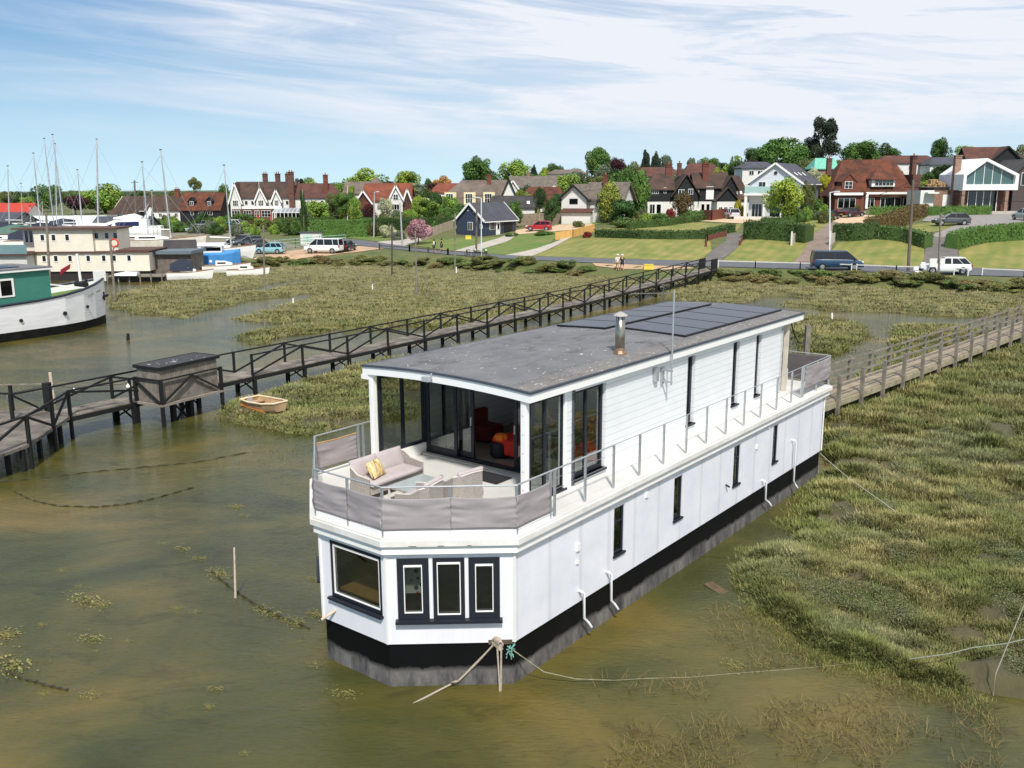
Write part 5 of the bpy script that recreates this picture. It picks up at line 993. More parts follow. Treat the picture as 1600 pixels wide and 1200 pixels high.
TL = [
 (80, 289, 326, 52, 330, 'green', 'rounded dark green tree beyond the boatyard masts, above the white storage tent', 'round'),
 (165, 288, 330, 92, 300, 'bright', 'broad bright green tree behind the tallest white mast', 'round'),
 (118, 305, 328, 40, 290, 'copper', 'dark copper tree between the two green trees behind the boatyard', 'round'),
 (42, 308, 324, 28, 300, 'bright', 'small yellow green tree by the red roofed shed', 'round'),
 (220, 298, 322, 40, 310, 'dark', 'dark tree behind the brown roofed bungalow in the boatyard', 'round'),
 (305, 277, 300, 22, 265, 'olive', 'small bushy tree rising behind the black dormer house', 'loose'),
 (351, 288, 325, 22, 235, 'green', 'green tree between the black dormer house and the white pub', 'round'),
 (484, 278, 306, 44, 262, 'bright', 'light green tree behind the pub chimneys', 'round'),
 (467, 279, 302, 26, 240, 'pine', 'flat topped cedar behind the pub roof', 'pine'),
 (532, 286, 312, 56, 262, 'green', 'green tree just right of the pub roof', 'round'),
 (570, 264, 312, 76, 275, 'bright', 'large light green tree behind the orange roofed house', 'round'),
 (598, 282, 306, 30, 260, 'dark', 'dark green tree at the right side of the large light green tree', 'round'),
 (550, 290, 326, 14, 200, 'lime', 'narrow yellow green tree beside the cream pole', 'tall'),
 (637, 268, 306, 44, 250, 'lime', 'lime green tree behind the orange roof gable', 'loose'),
 (640, 289, 303, 24, 212, 'yellow', 'small bright yellow tree behind the white gable', 'round'),
 (611, 283, 300, 16, 290, 'copper', 'small dark purple tree on the skyline', 'round'),
 (691, 275, 300, 36, 265, 'gold', 'golden orange tree on the skyline left of the tan house', 'round'),
 (671, 279, 306, 22, 262, 'dark', 'dark green tree left of the golden tree', 'loose'),
 (682, 286, 312, 40, 225, 'copper', 'dark copper beech in front of the golden tree', 'round'),
 (672, 296, 345, 58, 198, 'dark', 'dense dark green domed tree left of the tan house', 'round'),
 (664, 310, 338, 34, 185, 'blossom', 'hawthorn covered in cream blossom above the pink tree', 'loose'),
 (602, 309, 338, 24, 182, 'blossom', 'white blossom tree in front of the orange roof', 'loose'),
 (574, 320, 348, 38, 183, 'copper', 'dark maroon tree in the garden left of the orange roofed house', 'round'),
 (640, 327, 350, 26, 172, 'bright', 'yellow green garden tree behind the pink blossom tree', 'round'),
 (695, 324, 352, 30, 170, 'green', 'green garden tree beside the tan house', 'round'),
 (625, 335, 362, 40, 168, 'olive', 'olive garden bush tree above the leaning street lamp', 'loose'),
 (653, 343, 374, 44, 138, 'pink', 'spreading cherry tree in pink blossom beside the pale fence', 'flat'),
 (742, 246, 300, 64, 262, 'green', 'tall mid green tree behind the tan house', 'loose'),
 (768, 268, 300, 40, 255, 'dark', 'darker green tree right of the tall tree behind the tan house', 'round'),
 (804, 250, 296, 58, 272, 'bright', 'broad bright green tree behind the long grey roof', 'round'),
 (834, 258, 284, 14, 262, 'pine', 'narrow dark conifer on the skyline', 'cone'),
 (850, 262, 284, 20, 270, 'lime', 'small lime green tree right of the narrow conifer', 'round'),
 (866, 256, 290, 46, 300, 'dark', 'dark domed tree on the skyline left of centre', 'round'),
 (893, 264, 292, 56, 290, 'olive', 'olive green domed tree on the skyline', 'round'),
 (934, 231, 285, 44, 262, 'green', 'tall rich green tree above the thatched cottage', 'tall'),
 (940, 257, 290, 30, 250, 'grey', 'grey leaved tree in front of the tall rich green tree', 'loose'),
 (965, 247, 290, 34, 255, 'copper', 'dark purple tree on the skyline right of the tall green tree', 'round'),
 (987, 254, 300, 44, 245, 'olive', 'olive green tree behind the black and white house', 'round'),
 (1008, 235, 285, 20, 262, 'pine', 'left of the dark firs on the skyline', 'cone'),
 (1024, 238, 285, 20, 264, 'pine', 'right of the dark firs on the skyline', 'cone'),
 (1040, 243, 285, 26, 268, 'grey', 'feathery grey green tree beside the dark firs', 'tall'),
 (949, 284, 350, 56, 158, 'willow', 'drooping pale green willow right of the thatched cottage', 'loose'),
 (990, 262, 342, 46, 168, 'green', 'tall green tree between the thatched cottage and the black house', 'loose'),
 (972, 312, 352, 54, 152, 'dark', 'dark bushy tree at the foot of the willow', 'loose'),
 (843, 293, 326, 26, 152, 'deep', 'dark tree with a bare pale trunk behind the red car', 'round'),
 (862, 310, 346, 26, 156, 'dark', 'dark bushy tree right of the red car', 'loose'),
 (806, 314, 348, 28, 158, 'green', 'green tree behind the navy cottage roof', 'loose'),
 (1079, 247, 276, 18, 250, 'grey', 'thin blue grey conifer behind the red brick chimney', 'cone'),
 (1108, 247, 276, 40, 262, 'green', 'green tree behind the black house roof', 'round'),
 (1146, 245, 300, 52, 228, 'bright', 'bright green tree left of the white gabled house', 'round'),
 (1170, 250, 285, 32, 222, 'copper', 'dark copper tree behind the white gabled house', 'round'),
 (1180, 231, 275, 50, 258, 'dark', 'dark green tree on the skyline left of the white gable', 'round'),
 (1216, 216, 280, 66, 250, 'green', 'large leafy tree on the skyline behind the white gable', 'loose'),
 (1255, 224, 285, 64, 245, 'green', 'green tree right behind the slate roof', 'round'),
 (1286, 184, 246, 60, 242, 'pine', 'tallest tree on the skyline with bare pale trunks and dark crown', 'pine'),
 (1267, 215, 252, 32, 244, 'pine', 'dark lower limb crown left of the tallest tree', 'pine'),
 (1224, 278, 338, 68, 142, 'lime', 'round bright lime green tree in front of the white gabled house', 'round'),
 (1262, 284, 334, 26, 150, 'olive', 'olive tree behind the round lime tree', 'loose'),
 (1289, 272, 305, 18, 165, 'yellow', 'yellow flowering shrub beside the brick house', 'loose'),
 (1272, 262, 290, 26, 180, 'blossom', 'pale blossom tree above the yellow shrub', 'loose'),
 (1342, 221, 262, 66, 232, 'green', 'broad green tree behind the brick house roof', 'round'),
 (1384, 224, 258, 42, 235, 'dark', 'dark green tree at the right of the brick house roof', 'round'),
 (1468, 216, 255, 40, 240, 'dark', 'dark green tree above the slate roof near the right', 'round'),
 (1508, 228, 256, 36, 235, 'bright', 'light green tree on the skyline near the right', 'round'),
 (1590, 227, 260, 34, 232, 'olive', 'olive tree at the right edge of the skyline', 'round'),
 (1478, 258, 286, 46, 190, 'deep', 'low dark spreading tree behind the stacked logs', 'flat'),
 (1597, 246, 270, 22, 215, 'copper', 'dark copper tree at the right edge', 'round'),
 (1560, 256, 275, 50, 205, 'green', 'green tree behind the glass fronted house', 'round'),
 (1068, 300, 340, 40, 160, 'brown', 'brownish round tree in front of the black house', 'round'),
]
for x, yt, yb, w, Y, c, l_, k in TL: tree(x, yt, yb, w, Y, c, l_, k, bk=palebark if (x in (843, 1286, 1267)) else None)
# massed trees behind the houses
skyline = [(-60, 301), (60, 300), (260, 300), (420, 298), (520, 294), (620, 292), (720, 288), (800, 280), (900, 270), (1000, 262), (1100, 262), (1200, 252), (1300, 248), (1400, 245), (1500, 245), (1660, 248)]
rr = random.Random(8)
for k in range(150):
    x = 505 + (k % 75)*15.6 + rr.uniform(-8, 8); Y = rr.uniform(215, 300) if k < 75 else rr.uniform(192, 222); yt = np.interp(x, *zip(*skyline)) + (rr.uniform(-6, 6) if k < 75 else rr.uniform(10, 26)); w = rr.uniform(34, 56)
    tree(x, yt, yt+rr.uniform(34, 46), w, Y, rr.choice(['green', 'dark', 'olive', 'bright', 'green', 'grey', 'deep']), 'one of the mixed green trees massed behind the houses on the hill', rr.choice(['round', 'loose', 'tall']), group='trees massed behind the houses')
for k in range(30):
    x = -50 + k*20 + rr.uniform(-8, 8); tree(x, 300+rr.uniform(-2.5, 3), 318, rr.uniform(24, 40), rr.uniform(380, 480), rr.choice(['green', 'dark', 'olive', 'grey']), 'one of the low distant trees behind the boatyard and the pub', 'flat', group='distant low trees')
rr = random.Random(31)
for k, (a_, b_, yt_) in enumerate([(540, 562, 304), (548, 560, 312), (655, 705, 302), (660, 700, 312), (690, 712, 306), (640, 665, 316), (812, 832, 300), (818, 838, 308), (930, 960, 296), (955, 1010, 290), (975, 1010, 304), (940, 985, 310), (1000, 1012, 296), (1172, 1184, 285), (1176, 1190, 300), (1280, 1298, 282), (1284, 1296, 296), (1436, 1452, 268), (1440, 1456, 282), (868, 882, 302), (520, 545, 300), (700, 716, 318), (1120, 1150, 262), (1245, 1300, 252), (1300, 1340, 246), (1425, 1500, 254), (1500, 1600, 250)]*2):
    x = rr.uniform(a_, b_); yt_ += rr.uniform(-4, 5); tree(x, yt_, yt_+rr.uniform(26, 40), rr.uniform(24, 40), rr.uniform(176, 196) if yt_ > 280 else rr.uniform(205, 225), rr.choice(['green', 'bright', 'olive', 'dark', 'willow', 'green', 'lime']), 'one of the leafy garden trees filling the gaps between the houses', rr.choice(['round', 'loose', 'round', 'tall']), group='garden trees between the houses')
# garden bushes
def bush(px, yb, w, h, color, label, group=None, kind='flat', dy=0):
    g = T(px, yb); r_ = w/2*g.y/1460; root = bpy.data.objects.new('bush', proto(kind, int(px) % 3)); COL.objects.link(root); root.location = (g.x, g.y+dy+r_*.5, g.z-.15); root.scale = (r_, r_*.8, h); root.rotation_euler = (0, 0, R((px*37) % 360)); root.material_slots[0].link = 'OBJECT'; root.material_slots[0].material = LEAF[color]; return tag(root, label, 'bush', group)
for a in [(372, 352, 60, 2.6, 'green', 'green bush bank beside the pub car park'), (425, 362, 44, 2.4, 'olive', 'olive bush below the pub terrace'), (455, 368, 44, 3, 'dark', 'dark bush left of the tall clipped hedge'), (585, 370, 28, 2.6, 'olive', 'rounded olive bush at the end of the tall hedge'), (605, 372, 30, 2.2, 'blossom', 'pale flowering bush left of the pink tree'), (622, 376, 34, 1.6, 'grey', 'low grey green bush beside the pale path'), (560, 348, 30, 2.5, 'bright', 'light green bush behind the tall hedge'), (712, 352, 26, 2.6, 'green', 'round green bush left of the navy cottage'), (905, 356, 20, 1.2, 'olive', 'small bush in the lawn beside the thatched cottage'), (985, 356, 66, 1.6, 'scrub3', 'low spreading bush at the garden edge of the black house'), (1030, 350, 50, 1.8, 'green', 'green bush below the black house door'), (1048, 345, 20, 2.2, 'redleaf', 'red leaved shrub in front of the black house'), (1010, 352, 30, 2.0, 'bright', 'bright bush beside the red leaved shrub'), (1085, 345, 40, 1.8, 'green', 'green bush left of the brick garden wall'), (1155, 341, 20, 3.2, 'yellow', 'yellow flowering bush by the silver car'), (1250, 345, 52, 1.8, 'scrub3', 'low bush beside the striped lawn under the lime tree'), (1275, 336, 32, 2.8, 'green', 'green bush at the left corner of the brick house'), (1285, 330, 22, 2.6, 'olive', 'olive bush touching the brick house wall'), (918, 372, 22, 1.0, 'redleaf', 'small rusty shrub beside the yellow fence'), (850, 368, 40, .8, 'green', 'low plants along the top of the grass bank'), (800, 370, 30, .7, 'green', 'low plants beside the cottage path'), (722, 366, 26, 1.2, 'dark', 'bush under the navy cottage window'), (1340, 330, 16, 1.4, 'green', 'round bush by the brick house patio')]: bush(*a)
for i in range(46): q_ = rt.uniform(235, 480); bush(q_, rt.uniform(346, 372) if q_ > 300 else rt.uniform(352, 368), rt.uniform(20, 38), rt.uniform(1.4, 2.9), ['green', 'olive', 'dark', 'bright', 'grey'][i % 5], 'one of the rough bushes on the bank between the boatyard and the pub', 'bushes between the boatyard and the pub')
for i in range(44): q_ = [rt.uniform(560, 705), rt.uniform(870, 1010), rt.uniform(815, 905), rt.uniform(1240, 1300)][i % 4]; bush(q_, rt.uniform(338, 360) if q_ < 705 else rt.uniform(339, 350), rt.uniform(18, 32), rt.uniform(1.3, 2.6), ['green', 'olive', 'dark', 'bright', 'grey', 'green', 'deep'][i % 7], 'one of the rounded garden shrubs between the houses and the lawns', 'garden shrubs before the houses')
# shoreline scrub
rr = random.Random(21); k = 0
for px in np.arange(318, 1660, 15.):
    if 925 < px < 1130: continue
    q = px+rr.uniform(-6, 6); Y = float(np.interp(q, LQ, LY[:, 1]))+rr.uniform(-.6, 2.2); x = (q-800)*Y/1474; big = 1.
    o = bpy.data.objects.new('scrub_bush', proto(('flat', 'loose')[k % 2], k % 3)); COL.objects.link(o); o.location = (x, Y, hland(x, Y)-.25); o.scale = (rr.uniform(1.2, 2.6), rr.uniform(.8, 1.4), rr.uniform(.5, 1.05)); o.rotation_euler = (0, 0, rr.uniform(0, 6)); o.material_slots[0].link = 'OBJECT'; o.material_slots[0].material = LEAF[rr.choice(['scrub', 'scrub2', 'scrub3', 'scrub'])]; tag(o, 'brown green scrub bush in the band between the marsh and the road', 'bush', 'scrub along the shore'); k += 1
# hedges: clipped leafy boxes
def hedge(pts, h, w, color, label, step=1.0):
    P = [T(*p) for p in pts]; o0 = P[0].copy(); V, C_ = [], []; fs = []
    core = MB(); r = rt; acc = []
    for a, b2 in zip(P, P[1:]):
        d = Vector((b2.x-a.x, b2.y-a.y, 0)); Ln = d.length; d.normalize(); nn_ = Vector((-d.y, d.x, 0)); c1, c2 = a+nn_*w*.5, b2+nn_*w*.5
        za, zb = a.z-.3, b2.z-.3
        q = [c1-nn_*w*.42, c1+nn_*w*.42, c2+nn_*w*.42, c2-nn_*w*.42]; core.add([(p.x-o0.x, p.y-o0.y, z-o0.z) for p, z in zip(q, (za, za, zb, zb))]+[(p.x-o0.x, p.y-o0.y, z-o0.z+h+.2) for p, z in zip(q, (za, za, zb, zb))], [(0, 3, 2, 1), (4, 5, 6, 7), (0, 1, 5, 4), (1, 2, 6, 5), (2, 3, 7, 6), (3, 0, 4, 7)])
        n_ = int(Ln*(h*2+w)*26); t = r.random(n_); u = r.random(n_)*(2*h+w); side = np.where(u < h, -1, np.where(u < h+w, 0, 1)); off = np.where(side == -1, -.5*w, np.where(side == 1, .5*w, (u-h)-w/2)); z = np.where(side == -1, u, np.where(side == 1, u-h-w, h)) + r.normal(0, .05, n_)
        bx = c1.x+d.x*Ln*t+nn_.x*off; by = c1.y+d.y*Ln*t+nn_.y*off; bz = a.z+(b2.z-a.z)*t+z
        acc.append(np.column_stack([bx, by, bz])+r.normal(0, .05, (n_, 3)))
    A = np.concatenate(acc)-np.array(o0); n_ = len(A); nr_ = r.normal(size=(n_, 3)); nr_ /= np.linalg.norm(nr_, axis=1)[:, None]; t1 = np.cross(nr_, r.normal(size=(n_, 3))); t1 /= np.linalg.norm(t1, axis=1)[:, None]; t2 = np.cross(nr_, t1); s = r.uniform(.07, .15, n_)[:, None]
    v = np.stack([A-t1*s, A-t2*s*.6, A+t1*s, A+t2*s*.6], 1).reshape(-1, 3); col = np.repeat((r.uniform(.6, 1.25, n_)*(.8+.4*fbm(A[:, 0]+o0.x, A[:, 1]+o0.y, 1.5, 2, 3)))[:, None]*np.ones(3), 4, 0)
    root = empty('hedge', o0, 0, label, 'hedge'); c = core.build('hedge_core', LEAF['deep'], root); c.data.color_attributes.new('col', 'FLOAT_COLOR', 'POINT'); c.data.color_attributes['col'].data.foreach_set('color', [.75]*4*len(c.data.vertices)); c.material_slots[0].link = 'OBJECT'; c.material_slots[0].material = LEAF[color]
    f_ = bpy.data.objects.new('clipped_foliage', npmesh('clipped_foliage', v, np.arange(len(v)), 4, LEAF[color], col)); COL.objects.link(f_); f_.parent = root; return root
hedge([(484, 372), (530, 371), (576, 370)], 2.9, 2.2, 'green', 'tall clipped green hedge above the white van')
hedge([(440, 352), (484, 354), (540, 350)], 1.6, 1.5, 'hedge', 'low clipped hedge along the pub terrace')
hedge([(560, 358), (640, 360), (700, 358)], 2.0, 2, 'hedged', 'dark hedge crossing behind the pink blossom tree')
hedge([(300, 345), (345, 342), (365, 344)], 1.5, 1.6, 'bright', 'bright hedge in front of the black dormer house')
hedge([(928, 371.5), (1000, 374), (1060, 375), (1102, 374)], 1.15, 1.2, 'hedged', 'long low clipped hedge along the top of the central lawn')
hedge([(1102, 373), (1125, 368), (1150, 362)], 1.1, 1.1, 'hedged', 'short hedge rising beside the brick walled drive')
hedge([(985, 359), (1040, 354), (1090, 347), (1112, 343)], 1.1, 1.1, 'hedge', 'clipped hedge running diagonally up to the black house')
hedge([(1160, 373.5), (1200, 376), (1240, 379), (1256, 381)], 2.3, 2.0, 'hedged', 'thick dark hedge between the two central drives')
hedge([(1190, 351), (1240, 349), (1278, 344)], 1.0, 1.2, 'hedge', 'low hedge in front of the white gabled house')
hedge([(1299, 376), (1335, 377), (1372, 374)], 2.0, 2.0, 'hedged', 'thick dark hedge right of the white gate')
hedge([(1372, 375), (1410, 379), (1442, 389)], 1.7, 1.4, 'hedge', 'curved green hedge descending to the grey gate drive')
hedge([(1378, 362), (1410, 355), (1450, 337)], 1.7, 2.6, 'brown', 'brown green hedge bank sloping up beside the gravel forecourt')
hedge([(1358, 337), (1400, 337), (1422, 336)], 1.35, 1.3, 'green', 'clipped hedge in front of the brick house patio')
hedge([(1450, 337), (1500, 337), (1550, 336)], 1.4, 1.2, 'green', 'clipped hedge in front of the glass fronted house')
hedge([(1497, 391), (1520, 383), (1560, 378), (1620, 374), (1700, 372)], 1.9, 1.7, 'green', 'long clipped hedge at the right edge above the lawn')
# ivy clad pole
g = T(476, 372); ip = empty('ivy_clad_pole', g, 0, 'narrow pole completely clad in dark ivy in front of the pub', 'pole'); tpz = at(475, 296, g.y).z-g.z
MB().tube([(0, 0, 0), (0, 0, tpz)], .15, 8).build('pole', greyt, ip); c = bpy.data.objects.new('ivy', proto('tall', 1)); COL.objects.link(c); c.parent = ip; c.scale = (.62, .62, tpz*.98); c.material_slots[0].link = 'OBJECT'; c.material_slots[0].material = LEAF['ivy']
# ================================================================ HOUSES
wr = mat('white_render', 'dedcd6', .7, .04, 1); cr_ = mat('cream_render', 'e2d3a6', .7, .05, 1)
brick = banded('red_brick', '7a4739', 'Z', .1, .8, .85, .18, 2, .3, bricks=(.45, .15, .02)); brickd = banded('brown_brick', '6d4b40', 'Z', .1, .8, .85, .2, 2, .3, bricks=(.45, .15, .02)); brickp = banded('pale_brick', '9c7d6c', 'Z', .1, .85, .85, .2, 2, .3, bricks=(.45, .15, .02))
def tiles(name, a, b2): return banded(name, a, 'Z', .16, .78, .95, .2, .55, .5, col2=b2)
t_or = tiles('orange_tiles', '8a4e38', '6b3c2e'); t_br = tiles('brown_tiles', '594439', '3f3530'); t_rd = tiles('red_tiles', '664238', '4c352f'); t_rust = tiles('rust_tiles', '74432e', '482e25'); slate = tiles('slate_tiles', '50525b', '44464e'); t_gr = tiles('grey_brown_tiles', '7a6c62', '5f564f'); t_dk = tiles('dark_tiles', '4b4744', '38363a')
thatch = mat('thatch', '756c62', .95, .2, 1.5, bump=.6, col2='5c554e', stretch=(1, 1, .3)); bkb = banded('black_boards', '181a1e', 'Z', .2, .6, .7, .12, 2, .5); nvb = banded('navy_boards', '343e52', 'Z', .2, .7, .6, .08, 2, .4)
wf = mat('white_window_frame', 'eeeeea', .5, .02, 3); pot = mat('clay_pot', '9a5a40', .8, .1, 3)
class House:
    def __init__(s, name, label, px, Y, rz=0, zb=None, cat='house', py=None):
        p = at(px, 330, Y); s.s = Y/1460; z = hland(p.x, Y) if zb is None else zb
        if py is not None: z = at(px, py, Y).z
        s.o = empty(name, (p.x, Y, z-.0), R(rz), label, cat); s.z = z; s.Y = Y
    def hz(s, py): return at(800, py, s.Y).z - s.z
    def block(s, x0, x1, y0, y1, ze, zr, ax, w, rf, over=.35, hip=(0, 0), z0=-1.5, gw=None, bw_=None, barge=None, wall=True, tk=.18):
        if wall:
            mb = MB(); mb.b2(x0, x1, y0, y1, z0, ze); mb.build('wall', w, s.o)
        cx, cy = (x0+x1)/2, (y0+y1)/2
        if zr > ze:
            gm = gw or w
            if ax == 'x':
                for xx, hp, sg in ((x0, hip[0], 1), (x1, hip[1], -1)):
                    if hp == 0: MB().add([(xx, y0, ze), (xx, y1, ze), (xx, cy, zr-.05), (xx+.15*sg, y0, ze), (xx+.15*sg, y1, ze), (xx+.15*sg, cy, zr-.05)], [(0, 1, 2), (5, 4, 3), (0, 3, 4, 1), (1, 4, 5, 2), (2, 5, 3, 0)]).build('gable', gm, s.o)
            else:
                for yy, hp, sg in ((y0, hip[0], 1), (y1, hip[1], -1)):
                    if hp == 0: MB().add([(x0, yy, ze), (x1, yy, ze), (cx, yy, zr-.05), (x0, yy+.15*sg, ze), (x1, yy+.15*sg, ze), (cx, yy+.15*sg, zr-.05)], [(0, 1, 2), (5, 4, 3), (0, 3, 4, 1), (1, 4, 5, 2), (2, 5, 3, 0)]).build('gable', gm, s.o)
            if ax == 'x':
                k = (zr-ze)/((y1-y0)/2); a, b2 = (x0-over, x1+over); e = ze-over*k; ra, rb = (x0+hip[0] if hip[0] else a), (x1-hip[1] if hip[1] else b2)
                v = [(a, y0-over, e), (b2, y0-over, e), (b2, y1+over, e), (a, y1+over, e), (ra, cy, zr), (rb, cy, zr)]
            else:
                k = (zr-ze)/((x1-x0)/2); a, b2 = y0-over, y1+over; e = ze-over*k; ra, rb = (y0+hip[0] if hip[0] else a), (y1-hip[1] if hip[1] else b2)
                v = [(x0-over, b2, e), (x0-over, a, e), (x1+over, a, e), (x1+over, b2, e), (cx, ra, zr), (cx, rb, zr)]; v = [v[1], v[0], v[3], v[2], v[4], v[5]]
            if ax == 'x': f = [(0, 1, 5, 4), (2, 3, 4, 5), (1, 2, 5), (3, 0, 4)]; hx = (hip[1], hip[0])
            else: f = [(0, 1, 5, 4), (2, 3, 4, 5), (1, 2, 5), (3, 0, 4)]; hx = (hip[1], hip[0])
            f = f[:2] + ([f[2]] if hx[0] else []) + ([f[3]] if hx[1] else [])
            nv = len(v); v2 = v + [(p[0], p[1], p[2]+tk) for p in v]; ff = [t[::-1] for t in f] + [tuple(i+nv for i in t) for t in f]
            rim = [(0, 1), (1, 2), (2, 3), (3, 0)] if hx[0] and hx[1] else None
            ed = {}
            for t in f:
                for i in range(len(t)):
                    kk = tuple(sorted((t[i], t[(i+1) % len(t)]))); ed[kk] = ed.get(kk, 0)+1
            ff += [(a_, b_2, b_2+nv, a_+nv) for (a_, b_2), c_ in ed.items() if c_ == 1]
            r_ = MB().add(v2, ff).build('roof', rf, s.o); s.roof = r_
            if barge:
                if ax == 'y':
                    B = MB()
                    for q in ((v[0], v[4]), (v[3], v[4])): B.bar((q[0][0], a-.04, q[0][2]+tk*.4), (q[1][0], a-.04, q[1][2]+tk*.4), .08, .3)
                    B.build('bargeboard', barge, s.o)
                else:
                    for xx, i_ in ((a-.04, 4), (b2+.04, 5)):
                        B = MB()
                        for j in ((0, 3) if i_ == 4 else (1, 2)): B.bar((xx, v[j][1], v[j][2]+tk*.4), (xx, v[i_][1], v[i_][2]+tk*.4), .08, .3)
                        B.build('bargeboard', barge, s.o)
                if ax == 'x': MB().bar((a, y0-over-.03, e), (b2, y0-over-.03, e), .08, .16).build('gutter', barge, s.o)
                else:
                    for xg in (x0-over-.03, x1+over+.03): MB().bar((xg, a, e), (xg, b2, e), .08, .16).build('gutter', barge, s.o)
        return s
    def win(s, x, z, w, h, n=1, y=0., face='f', fr=None, name='window', gl=None, rows=1):
        fr = fr or wf; d = .10; f = MB(); p = MB()
        def bx(mb, a, b2, c, e, k0, k1):
            if face == 'f': mb.b2(a, b2, y-k1, y-k0, c, e)
            elif face == 'l': mb.b2(y-k1, y-k0, a, b2, c, e)
            else: mb.b2(y+k0, y+k1, a, b2, c, e)
        bx(f, x-w/2, x+w/2, z, z+h, -.02, d-.03); t = .07; cw = (w-t)/n; rh = (h-t)/rows
        for i in range(n):
            for j in range(rows): bx(p, x-w/2+t+i*cw, x-w/2+(i+1)*cw, z+t+j*rh, z+(j+1)*rh, d-.029, d-.005)
        fo = f.build(name, fr, s.o); p.build('pane', gl or dglz, fo); return fo
    def chim(s, x, y, z0, z1, w=.7, m=None, pots=2, d=None):
        c = MB(); c.box((x, y, (z0+z1)/2), (w, d or w*.8, z1-z0)); c.box((x, y, z1+.06), (w*1.25, (d or w*.8)*1.25, .12)); c.box((x, y, z1-.35), (w*1.15, (d or w*.8)*1.15, .1)); co = c.build('chimney', m or brick, s.o)
        for i in range(pots): MB().lathe([(.11, z1+.12), (.13, z1+.2), (.1, z1+.55)], (x+(i-(pots-1)/2)*w*.45, y, 0), 8).build('chimney_pot', pot, co)
    def box(s, nm, m, *a): return MB().b2(*a).build(nm, m, s.o)
# --- boatyard sheds and bungalows (left)
h = House('storage_tent', 'long white arched storage tent behind the moored yachts', 81, 190, 0, cat='tent'); n_ = 14
prof = [(4.2*math.cos(math.pi*i/n_), 3.0*math.sin(math.pi*i/n_)**.8) for i in range(n_+1)]
MB().loft([[(x, 4.2-y, z) for y, z in prof] for x in (-9.3, -4.6, 0, 4.6, 9.3)]).build('tent_cover', mat('white_tarpaulin', 'e6ebef', .6, .04, .5), h.o)
MB().loft([[(x, 4.2-y*.98, z*.98) for y, z in prof] for x in (-9.5, -9.31)]).build('clear_end', mat('grey_tarpaulin', 'b5bcc2', .6, .06, 1), h.o)
h = House('red_roofed_shed', 'low shed with a bright red roof and white gable at the far left', 18, 255, 0, cat='shed'); h.block(-5.4, 4.6, 0, 7, 2.2, 4.3, 'x', wr, mat('red_sheet_roof', 'b23c2e', .6, .08, 2)); h.win(-2, .9, 1.4, .9, 2)
h = House('boat_shed', 'low grey roofed boat shed at the left edge behind the boats', -8, 175, 0, cat='shed'); h.block(-6, 3, 0, 9, 2.6, 4.1, 'x', mat('grey_cladding', '6f7472', .8, .1, 2), slate)
h = House('boat_shed', 'long low slate roofed shed with a white fascia right of the storage tent', 178, 178, 0, cat='shed'); h.block(-4.3, 6, 0, 6, 1.7, 3.1, 'x', mat('grey_cladding', '6f7472'), slate); h.box('fascia', wf, -4.7, 6.4, -.45, -.38, 1.5, 1.8)
h = House('bungalow', 'bungalow with a brown pyramid roof among the masts', 187, 225, 0); h.block(-2.4, 2.6, 0, 5, 2.4, 5.2, 'x', wr, t_br, hip=(2.4, 2.4)); h.win(0, 1, 1.3, .9, 2)
h = House('bungalow', 'brown roofed bungalow with a white bargeboard gable beside the boatyard telegraph pole', 205, 232, -20); h.block(-5, 4, 0, 7, 2.8, 5.9, 'x', bkb, t_br, barge=wf); h.win(-2, 1, 1.3, 1, 2)
h = House('cottage', 'white cottage with brown roof and brick chimney left of the black dormer house', 258, 224, 0); h.block(-4.4, 3.9, 0, 6, 2.9, 5.9, 'x', wr, t_br, hip=(.8, 0)); h.chim(2.2, 3, 4.5, 7.6, 1.1)
for x in (-3, -1.2, .8, 2.6): h.win(x, 1.2, .8, .9, 2)
h = House('dormer_house', 'black boarded house with rust tiled roof and two black dormers', 312, 212, -6); W_ = 4.7; h.block(-W_, W_, 0, 6.5, 3.2, 6.7, 'x', bkb, t_rust)
for x in (-2.0, 2.1):
    d = MB(); d.b2(x-.75, x+.75, .6, 2.4, 3.9, 5.0); d.build('dormer', bkb, h.o); h.block(x-.75, x+.75, .55, 3, 5.0, 5.8, 'y', bkb, bkb, over=.2, wall=False, tk=.1); h.win(x, 4.05, .9, .9, 2, y=.58)
for x, n in ((-1.8, 1), (.3, 2), (2.4, 2)): h.win(x, 1.9, .5*n+.2, .8, n)
# --- the pub
h = House('public_house', 'long white pub with brown tiled roofs, front gables and tall brick chimneys', 446, 205, 0, cat='pub', py=344); s = h.s
X = lambda px: (px-446)*s
h.block(X(364), X(456), 1.5, 9, 5.0, 8.1, 'x', wr, t_br, hip=(0, 0)); h.block(X(456), X(527), 2.0, 9, 4.9, 7.7, 'x', wr, t_rd, hip=(0, 2.2))
for a, b2, zt in ((360, 376, 7.9), (400, 415, 6.8), (426, 438, 6.4)):
    h.block(X(a), X(b2), .6, 5, 4.6, zt, 'y', wr, t_br, over=.4, barge=wf)
    h.win((X(a)+X(b2))/2, 3.1, (X(b2)-X(a))*.55, 1.2, 3, y=.6, rows=2)
for px in (406, 426, 442): h.chim(X(px), 6.2, 6.9, 9.9, 1.0, brickd, 2)
h.chim(X(455), 1.3, 0, 10.2, 1.15, brickd, 2); h.chim(X(506), 3.2, 5.5, 9.6, .95, brick, 1)
h.box('brick_front', brickd, X(362), X(440), .4, 1.4, 0, 2.4); h.box('balcony', wf, X(378), X(440), .3, .4, 2.45, 3.0)
for px, w in ((368, 1.8), (386, 1.7), (401, 1.1), (415, 2.0)): h.win(X(px), .7, w, 1.4, 3, y=.38, rows=2)
for px in (383, 393, 423, 447, 487, 501): h.win(X(px), 3.3, .7, .9, 1, y=1.5 if px < 456 else 2.0)
h.win(X(520), 3.0, 1.6, 1.3, 3, y=2.0)
